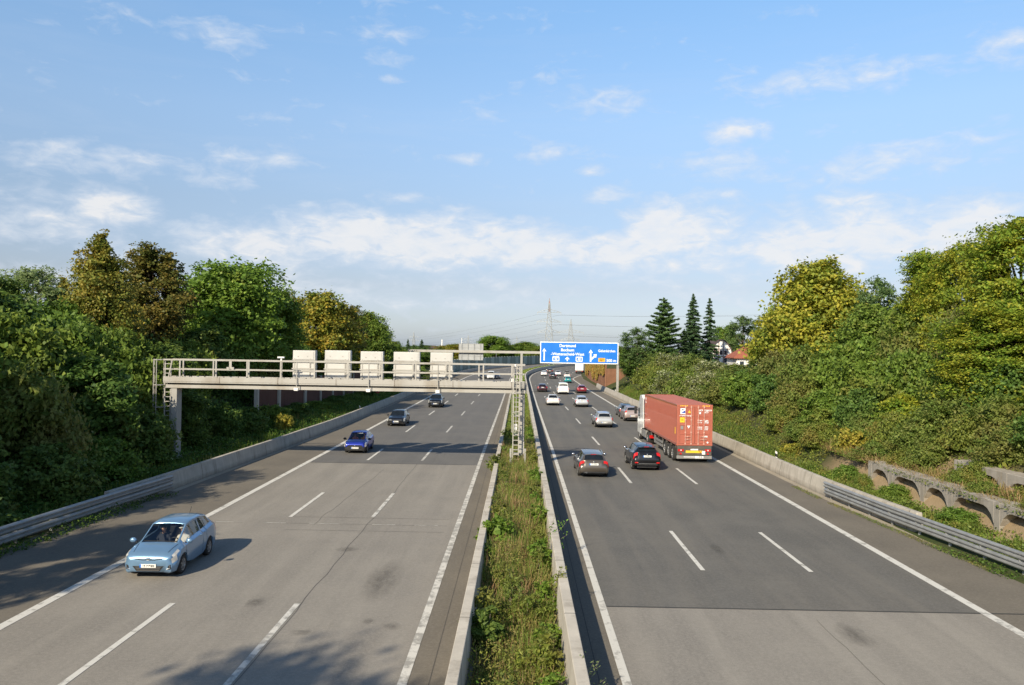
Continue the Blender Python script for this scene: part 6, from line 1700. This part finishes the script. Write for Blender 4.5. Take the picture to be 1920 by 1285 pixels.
BL_ = {'bramble': ('bright bramble hump on the bank near the rusty noise wall', 'bramble humps'), 'olive': ('olive brown scrub bush among the greener bushes of the sunlit bank', 'olive bushes on the sunlit bank'), 'flowering': ('bush overgrown with pale seed heads on the sunlit bank', 'bushes with pale seed heads'),
       'mid': ('fresh green bush on the sunlit bank', 'green bushes on the sunlit bank'), 'dark': ('dark green bush in the shade of the hornbeams on the sunlit bank', 'dark bushes on the sunlit bank'), 'brown': ('reddish brown drying bush on the sunlit bank', 'brown bushes on the sunlit bank'),
       'hornbeam_low': ('yellow green layered bush growing over the crib wall', 'layered bushes over the crib wall')}
for x, y, key, h_, w_ in rb_:
    place(key, 'bush', BL_[key][0], x, y, h_, w_, group=BL_[key][1])
for x, y, key, h_, w_ in [(23.1, 30.0, 'olive', 1.6, 2.8), (23.1, 33.6, 'bramble', 1.5, 2.8), (23.1, 37.5, 'olive', 1.5, 2.8), (23.1, 41.2, 'bramble', 1.5, 2.8), (22.4, 44.6, 'olive', 1.7, 3.0), (22.2, 47.6, 'bramble', 1.8, 3.0), (22.0, 51.0, 'olive', 1.9, 3.0), (21.55, 33.8, 'bramble', .7, 1.5)]:
    place(key, 'bush', 'low scrub hanging over the edge of the upper crib wall tier', x, y, h_, w_, group='scrub over the upper crib tier')
for x, y, key, h_, w_ in [(20.95, 28.6, 'bramble', .6, 1.8), (20.6, 31.6, 'olive', .6, 1.8), (20.55, 35.4, 'bramble', .6, 1.9), (20.95, 38.2, 'bramble', .65, 1.9), (21.0, 43.6, 'bramble', .8, 2.0), (20.7, 46.8, 'olive', 1.0, 2.2), (20.4, 54.6, 'bramble', 1.3, 2.8), (20.4, 58.2, 'olive', 1.3, 2.6), (20.6, 62.6, 'bramble', 1.5, 2.8), (19.0, 40.6, 'mid', .75, 1.5), (18.9, 34.6, 'mid', .8, 1.7), (18.9, 44.2, 'bramble', .6, 1.2), (19.0, 46.6, 'mid', .8, 1.6)]:
    place(key, 'bush', 'small green scrub growing on the steps of the crib wall', x, y, h_, w_, group='small scrub on the crib wall steps')
place('olive', 'bush', 'bush covering the far end of the upper crib wall tier', 21.7, 42.2, 1.5, 2.6)
place('bramble', 'bush', 'bramble covering the middle of the upper crib wall tier', 21.55, 37.9, 1.0, 1.9)
place('yellow', 'elder_bush', 'small yellow leaved bush above the lower crib wall', 20.9, 50.5, 1.5, 2.2)
place('yellow', 'elder_bush', 'yellowish weed clump in the grass between wall and crib wall', 19.2, 56.5, .9, 1.5)
# ---- far trees on the skyline
far = [('maple_green', 'oak_tree', 'broad dark round tree on the skyline beside the grey sign back', 926, 631, 66, 430), ('orange_maple', 'maple_tree', 'yellowish bushy tree on the skyline before the slim white chimney', 845, 647, 62, 440),
 ('mid_tree', 'ash_tree', 'low green tree on the skyline over the median post', 985, 642, 66, 440), ('orange_maple', 'maple_tree', 'small yellow tree on the skyline between two green ones', 955, 647, 52, 450), ('mid_tree', 'ash_tree', 'green tree on the skyline hidden by the edge of the blue sign', 1012, 649, 54, 430),
 ('dark_tree', 'oak_tree', 'low dark tree behind the grey sign back', 885, 650, 60, 450), ('mid_tree', 'ash_tree', 'small green tree just above the last message board', 820, 655, 50, 420),
 ('spruce', 'spruce_tree', 'dark conifer on the skyline, widest of the group above the fourth message board', 791, 637, 34, 300), ('spruce', 'spruce_tree', 'dark pointed conifer between two paler ones on the skyline', 765, 636, 24, 310), ('spruce_thin', 'spruce_tree', 'thin conifer nearest the tree row on the skyline', 748, 640, 24, 300), ('cedar', 'pine_tree', 'pale conifer in the skyline group', 776, 646, 22, 320),
 ('mid_tree', 'ash_tree', 'pale green bushy tree at the foot of the skyline conifers', 736, 642, 60, 260), ('mid_tree', 'ash_tree', 'bushy tree under the skyline conifers behind the message boards', 778, 655, 80, 260), ('dark_tree', 'oak_tree', 'dark bushy tree behind the fifth message board', 815, 664, 60, 300),
 ('mid_tree', 'ash_tree', 'tree behind the blue sign, visible at its lower edge', 1060, 655, 60, 460), ('dark_tree', 'oak_tree', 'dark tree behind the blue sign beside the white lorry', 1110, 650, 70, 420), ('mid_tree', 'ash_tree', 'tree behind the blue sign near its pole', 1150, 648, 60, 330)]
for kx, nm, lb_, px, py, wp, Y in far: tree_px(kx, nm, lb_, px, py, wp, Y)
for i, (x, y, h_) in enumerate([(-60, 330, 8), (-45, 360, 8), (-30, 400, 9), (-12, 440, 9), (8, 470, 9), (30, 490, 9), (55, 490, 9), (85, 470, 10), (-75, 300, 8), (110, 430, 10), (-95, 420, 10), (-130, 520, 12), (140, 520, 12)]):
    place(('mid_tree', 'dark_tree', 'orange_maple')[i % 3], 'hedge_tree', 'low hedge tree in the far row behind the green noise wall', x, y, h_, 17, group='hedge trees behind the far noise wall', cat='tree')
hx = at_y(803, 652, 600); fb_ = thing('warehouse', 'small dark roofed building on the skyline above the fourth message board', 'building', (hx[0], 600, 0))
MB().box(-9, 9, 0, 12, 0, 6.2).build('wall', M['crib'], fb_); MB().prism([(-9.5, 6.2), (9.5, 6.2), (4, 8.6), (-4, 8.6)], 'y', -.4, 12.4).build('roof', M['roof_dark'], fb_)

# ================================================================ ground cover (nobody could count it)
def cover(name, n, s_r, o_r, L, Wd, zr, mats, seed, right, dens=None, up=.8, surf=None):
    rng = np.random.default_rng(seed); P = []
    s = rng.uniform(0, 1, n) ** 1.35 * (s_r[1] - s_r[0]) + s_r[0]; u = rng.uniform(0, 1, n)
    lo = np.array([o_r[0](q) if callable(o_r[0]) else o_r[0] for q in s]); hi_ = np.array([o_r[1](q) if callable(o_r[1]) else o_r[1] for q in s])
    o = lo + (hi_ - lo) * u
    hn = np.array([mnoise.noise(Vector((a * .55, b * .35, seed))) for a, b in zip(o, s)])
    keep = hn > -.32; s, o, hn = s[keep], o[keep], hn[keep]
    z = np.array([(surf(a, b) if surf else hgt(a, b)) for a, b in zip(s, o)]) + rng.random(len(s)) ** 1.3 * zr * (.75 + .9 * hn)
    X = np.array([C(a, b)[:2] for a, b in zip(s, o)])
    P = np.column_stack([X, z]); N = rng.normal(size=P.shape) * .7 + np.array([0, 0, up])
    ob = link(name, quads(name, leaf_quads(rng, P, N, L, Wd), mats)); ob['kind'] = 'stuff'; return ob
def blades(name, n, s_r, o_r, h_, wd, mats, seed, surf, lean=.35, power=1.5):
    rng = np.random.default_rng(seed)
    s = rng.uniform(0, 1, n) ** power * (s_r[1] - s_r[0]) + s_r[0]; u = rng.uniform(0, 1, n)
    lo = np.array([o_r[0](q) if callable(o_r[0]) else o_r[0] for q in s]); hi_ = np.array([o_r[1](q) if callable(o_r[1]) else o_r[1] for q in s]); o = lo + (hi_ - lo) * u
    hn = np.array([mnoise.noise(Vector((a * 1.1, b * .55, seed))) for a, b in zip(o, s)])
    z0 = np.array([surf(a, b) for a, b in zip(s, o)]); X = np.array([C(a, b)[:2] for a, b in zip(s, o)])
    hh = h_ * rng.uniform(.4, 1.1, n) * (1 + .7 * hn); a = rng.uniform(0, 2 * math.pi, n)
    d = np.column_stack([np.cos(a), np.sin(a), np.zeros(n)]); sd = np.column_stack([-np.sin(a), np.cos(a), np.zeros(n)])
    sc = (1 + s * .012)[:, None]
    B0 = np.column_stack([X, z0 - .03]); ln_ = (lean * rng.uniform(.2, 1.4, n) * hh)[:, None]
    up = np.array([0, 0, 1.0])
    V = np.empty((n, 4, 3)); V[:, 0] = B0 - sd * wd * .5 * sc; V[:, 1] = B0 + sd * wd * .5 * sc
    V[:, 2] = B0 + d * ln_ + up * hh[:, None] + sd * wd * .16 * sc; V[:, 3] = B0 + d * ln_ + up * hh[:, None] - sd * wd * .16 * sc
    ob = link(name, quads(name, V.reshape(-1, 3), mats)); ob['kind'] = 'stuff'; return ob
GM = leafmat('grass_blades', G_((.075, .13, .02), (.11, .18, .026), (.16, .21, .04), (.20, .22, .06)), G_((.20, .18, .06), (.26, .20, .08), (.14, .17, .04), (.19, .15, .06)), .60, .35, .55)
GD = leafmat('grass_dry', G_((.26, .17, .085), (.33, .23, .12), (.20, .16, .06), (.24, .13, .07)), G_((.13, .16, .035), (.20, .20, .05), (.30, .22, .1)), .58, .35, .6)
GS = leafmat('grass_verge', G_((.06, .11, .016), (.095, .155, .022), (.15, .19, .035)), G_((.13, .14, .03), (.2, .18, .05), (.10, .15, .03)), .56, .35, .35)
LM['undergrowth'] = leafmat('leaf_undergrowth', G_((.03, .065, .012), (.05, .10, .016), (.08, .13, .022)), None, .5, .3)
LM['weed_bright'] = leafmat('leaf_weed_bright', G_((.065, .12, .016), (.10, .17, .024), (.14, .20, .032)), None, .5, .3)
WM = leafmat('weed_leaf', G_((.075, .11, .018), (.12, .155, .026), (.18, .20, .04)), G_((.15, .135, .04), (.21, .17, .06), (.13, .15, .035)), .52, .3, .6)
ms = lambda s, o: MZ(s)
blades('grass', 24000, (12.5, 130), (-1.1, 1.13), .54, .018, GM, 3, ms, .6, 1.9)
blades('dry_grass', 8500, (12.5, 60), (-1.1, 1.0), .62, .017, GD, 4, ms, .7, 1.5)
blades('grass', 9000, (100, 330), (-1.05, 1.05), .6, .10, GM, 5, ms, .4, 1.2)
cover('weeds', 70000, (13.5, 120), (-1.08, 1.1), .080, .036, .66, WM, 6, True, up=.5, surf=ms)
vs_ = lambda s, o: hgt(s, o)
blades('grass', 12000, (24, 140), (lambda s: RW(s) + .5, lambda s: RW(s) + (2.4 if s < 55 else 3.6)), .38, .03, GS, 7, vs_, .6, 1.4)
cover('weeds', 42000, (24, 150), (lambda s: RW(s) + .5, lambda s: RW(s) + (2.5 if s < 54 else 4.4)), .14, .075, .55, LM['bramble'], 8, True, surf=vs_)
blades('dry_grass', 5000, (27, 66), (20.2, 21.7), .5, .025, GD, 9, vs_, 1.1, 1.0)
blades('dry_grass', 1500, (27, 52), (19.7, 20.1), .35, .02, GD, 19, lambda s, o: 1.5, 1.6, 1.0)
cover('ground_cover', 30000, (26, 150), (22.2, 29), .26, .17, .8, LM['mid_green'], 10, True, surf=vs_)
cover('ground_cover', 14000, (26, 60), (20.15, 22.6), .14, .07, .35, LM['olive'], 13, True, surf=vs_)
cover('ground_cover', 2000, (26, 52), (19.5, 20.1), .13, .06, .25, LM['olive'], 23, True, surf=lambda s, o: 1.45)
cover('ground_cover', 14000, (52, 130), (19.2, 23.5), .17, .10, .6, LM['bramble'], 41, True, surf=vs_)
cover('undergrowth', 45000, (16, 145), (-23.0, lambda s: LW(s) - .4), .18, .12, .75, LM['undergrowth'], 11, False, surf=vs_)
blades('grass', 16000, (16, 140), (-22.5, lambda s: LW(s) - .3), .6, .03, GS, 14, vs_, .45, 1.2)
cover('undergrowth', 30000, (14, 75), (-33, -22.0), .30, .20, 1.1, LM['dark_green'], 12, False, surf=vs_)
cover('leaf_litter', 4000, (27, 46), (lambda s: RW(s) - .75, lambda s: RW(s) - .35), .05, .03, .03, LM['brown'], 31, True, surf=lambda s, o: .008)
# weeds in front of the two guard rails
cover('weeds', 3000, (14, 33), (lambda s: GR(s) - .75, lambda s: GR(s) + .1), .09, .06, .28, LM['undergrowth'], 15, True, surf=lambda s, o: .0)
cover('weeds', 5000, (14, 40), (lambda s: GL(s) - .1, lambda s: GL(s) + .9), .10, .06, .35, LM['undergrowth'], 16, False, surf=lambda s, o: .0)
# creeper on the rusty noise wall
rng = np.random.default_rng(77); n = 9000
yy = rng.random(n) ** 1.1 * 56; zz = .6 + 4.1 * (1 - rng.random(n) ** 1.0 * (.45 + .55 * np.abs(np.sin(yy * .33) * np.cos(yy * .11 + 1))))
xx = 17.1 + np.interp(yy, [0, 14, 28, 42, 58], [0, -.15, -.1, .3, .9]) - .18 - rng.random(n) * .25
o = link('ivy', quads('ivy', leaf_quads(rng, np.column_stack([xx, 159 + yy, zz]), rng.normal(size=(n, 3)) * .5 + np.array([-1, -.4, .3]), .30, .22), leafmat('creeper_leaf', G_((.16, .14, .03), (.25, .15, .035), (.12, .13, .03)), G_((.30, .10, .03), (.24, .13, .03), (.16, .15, .03)), .6, .25, .4)))
o['kind'] = 'stuff'

# ---- single plants of the planting strip
def weed(key_seed, mats, label, x, y, h_, w_, n, L, Wd, name='weed_plant', cat='plant', stems=7, **kw):
    d = broadleaf(key_seed, h_, w_ / 2, .05, kw.pop('prof', 'dome'), n, L, Wd, mats=mats, stems=stems, trunk_r=.012, nl=kw.pop('nl', 9), lobe=kw.pop('lobe', .45), ragged=.35, shell=.7, inner=.1, bark='barklight', **kw)
    T = thing(name, label, cat, (x, y, MZ(y) - .02)); link('foliage', d['crown'], T); link('stem', d['trunk'], T); return T
weed(51, LM['olive'], 'brownish bush spilling over the median wall at the gantry foot', -1.25, 46.8, 1.15, 1.5, 2600, .10, .05, 'bush', 'shrub')
weed(52, LM['weed_bright'], 'leafy green bush leaning over the sunlit median wall', -.85, 30.2, 1.0, 1.5, 1500, .13, .10, 'bush', 'shrub')
weed(53, LM['weed_bright'], 'bright green bush against the shadow side median wall', .85, 27.2, 1.05, .95, 1500, .17, .06, 'bush', 'shrub')
weed(54, LM['dark_green'], 'dark leafy bush tucked inside the sunlit median wall', -.75, 20.6, 1.25, 1.1, 1700, .11, .08, 'bush', 'shrub')
weed(55, WM, 'dense nettle clump inside the shadow side median wall', .62, 18.9, 1.25, 1.25, 2600, .11, .045, 'nettle_clump', 'plant', 14)
weed(56, WM, 'second smaller nettle clump in the middle of the planting strip', .35, 22.2, .95, 1.3, 2200, .10, .045, 'nettle_clump', 'plant', 12)
weed(57, LM['olive'], 'greyish dead weed stalks in the middle of the planting strip', -.15, 22.8, 1.0, .9, 900, .07, .03, 'weed_plant', 'plant', 10)
weed(58, LM['weed_bright'], 'green seedling in the dry grass at the near end of the planting strip', .05, 17.6, .6, .55, 420, .09, .06)
tall = [broadleaf(60 + i, (1.0, 1.2, .85)[i], (.40, .36, .5)[i], .05, ('oval', 'fan', 'dome')[i], (1500, 1300, 1500)[i], (.085, .075, .10)[i], (.035, .025, .05)[i], mats=(WM, LM['olive'], LM['weed_bright'])[i], stems=9, trunk_r=.010, nl=11, lobe=.4, ragged=.45, shell=.8, inner=.06, bark='barklight', flat=1.3) for i in range(3)]
TW = [('upright green weed among the grasses between the median walls', 'upright weeds in the median'), ('thin greyish stalky weed among the grasses between the median walls', 'stalky weeds in the median'), ('broad leaved weed against a median wall', 'broad weeds in the median')]
rw_ = random.Random(91)
for k in range(40):
    i = k % 3; y = 15.0 + (k / 40) ** 1.5 * 62 + rw_.uniform(-.7, .7); sd = rw_.choice((-1, 1))
    x = sd * rw_.uniform(.72, 1.02) if i == 2 or k % 2 else rw_.uniform(-.75, .75)
    T = thing('weed_plant', TW[i][0], 'plant', (x, y, MZ(y) - .03), rw_.uniform(0, 6.28), TW[i][1]); sc_ = rw_.uniform(.7, 1.15); T.scale = (sc_ * 1.1, sc_ * 1.1, sc_)
    link('foliage', tall[i]['crown'], T); link('stem', tall[i]['trunk'], T)
def twig(label, x, y, tips, z0, seed, m, L=.10):
    rng = np.random.default_rng(seed); tb = MB(); P = []
    T = thing('sapling', label, 'plant', (x, y, z0))
    for tx, ty, tz in tips:
        tb.tube([(0, 0, 0), (tx * .4, ty * .4, tz * .62), (tx, ty, tz)], [.013, .009, .003], 5)
        u = rng.uniform(.3, 1, 26)[:, None]; q = np.where(u < .5, np.array([tx * .4, ty * .4, tz * .62]) * u / .5, np.array([tx * .4, ty * .4, tz * .62]) * (1 - (u - .5) / .5) + np.array([tx, ty, tz]) * (u - .5) / .5)
        P.append(q + rng.normal(size=(26, 3)) * .05)
    P = np.concatenate(P); link('foliage', quads('foliage', leaf_quads(rng, P, rng.normal(size=P.shape) + np.array([0, 0, .4]), L, L * .4), m), T)
    tb.build('stem', M['barklight'], T); return T
twig('thin sapling with few leaves arching over the shadow side median wall', 1.05, 28.6, [(.55, .3, 1.35), (.75, -.6, 1.1), (.5, -1.6, .95), (.8, .9, 1.25), (.3, .2, 1.6)], .1, 1, LM['bright'])
twig('slender plant growing over the shadow side wall at the lower picture edge', 1.38, 17.0, [(.3, .2, .95), (.5, -.2, .75), (.15, -.5, 1.0), (.45, .5, .85), (.05, .1, 1.15), (.6, .1, .55)], .0, 2, LM['willow'], .09)
twig('thistle stem with a leafy head beside the shadow side wall', 1.02, 23.2, [(.25, .1, 1.3), (.35, -.1, 1.25), (.3, .05, 1.45), (.2, -.05, 1.15), (.42, .02, 1.35)], -.05, 3, WM, .13)
twig('leafy bramble shoot at the lower picture edge inside the sunlit wall', -1.0, 16.4, [(-.25, .1, 1.0), (.15, -.2, .8), (.25, .3, .9), (-.1, -.4, .7)], -.3, 4, LM['bright'], .13)
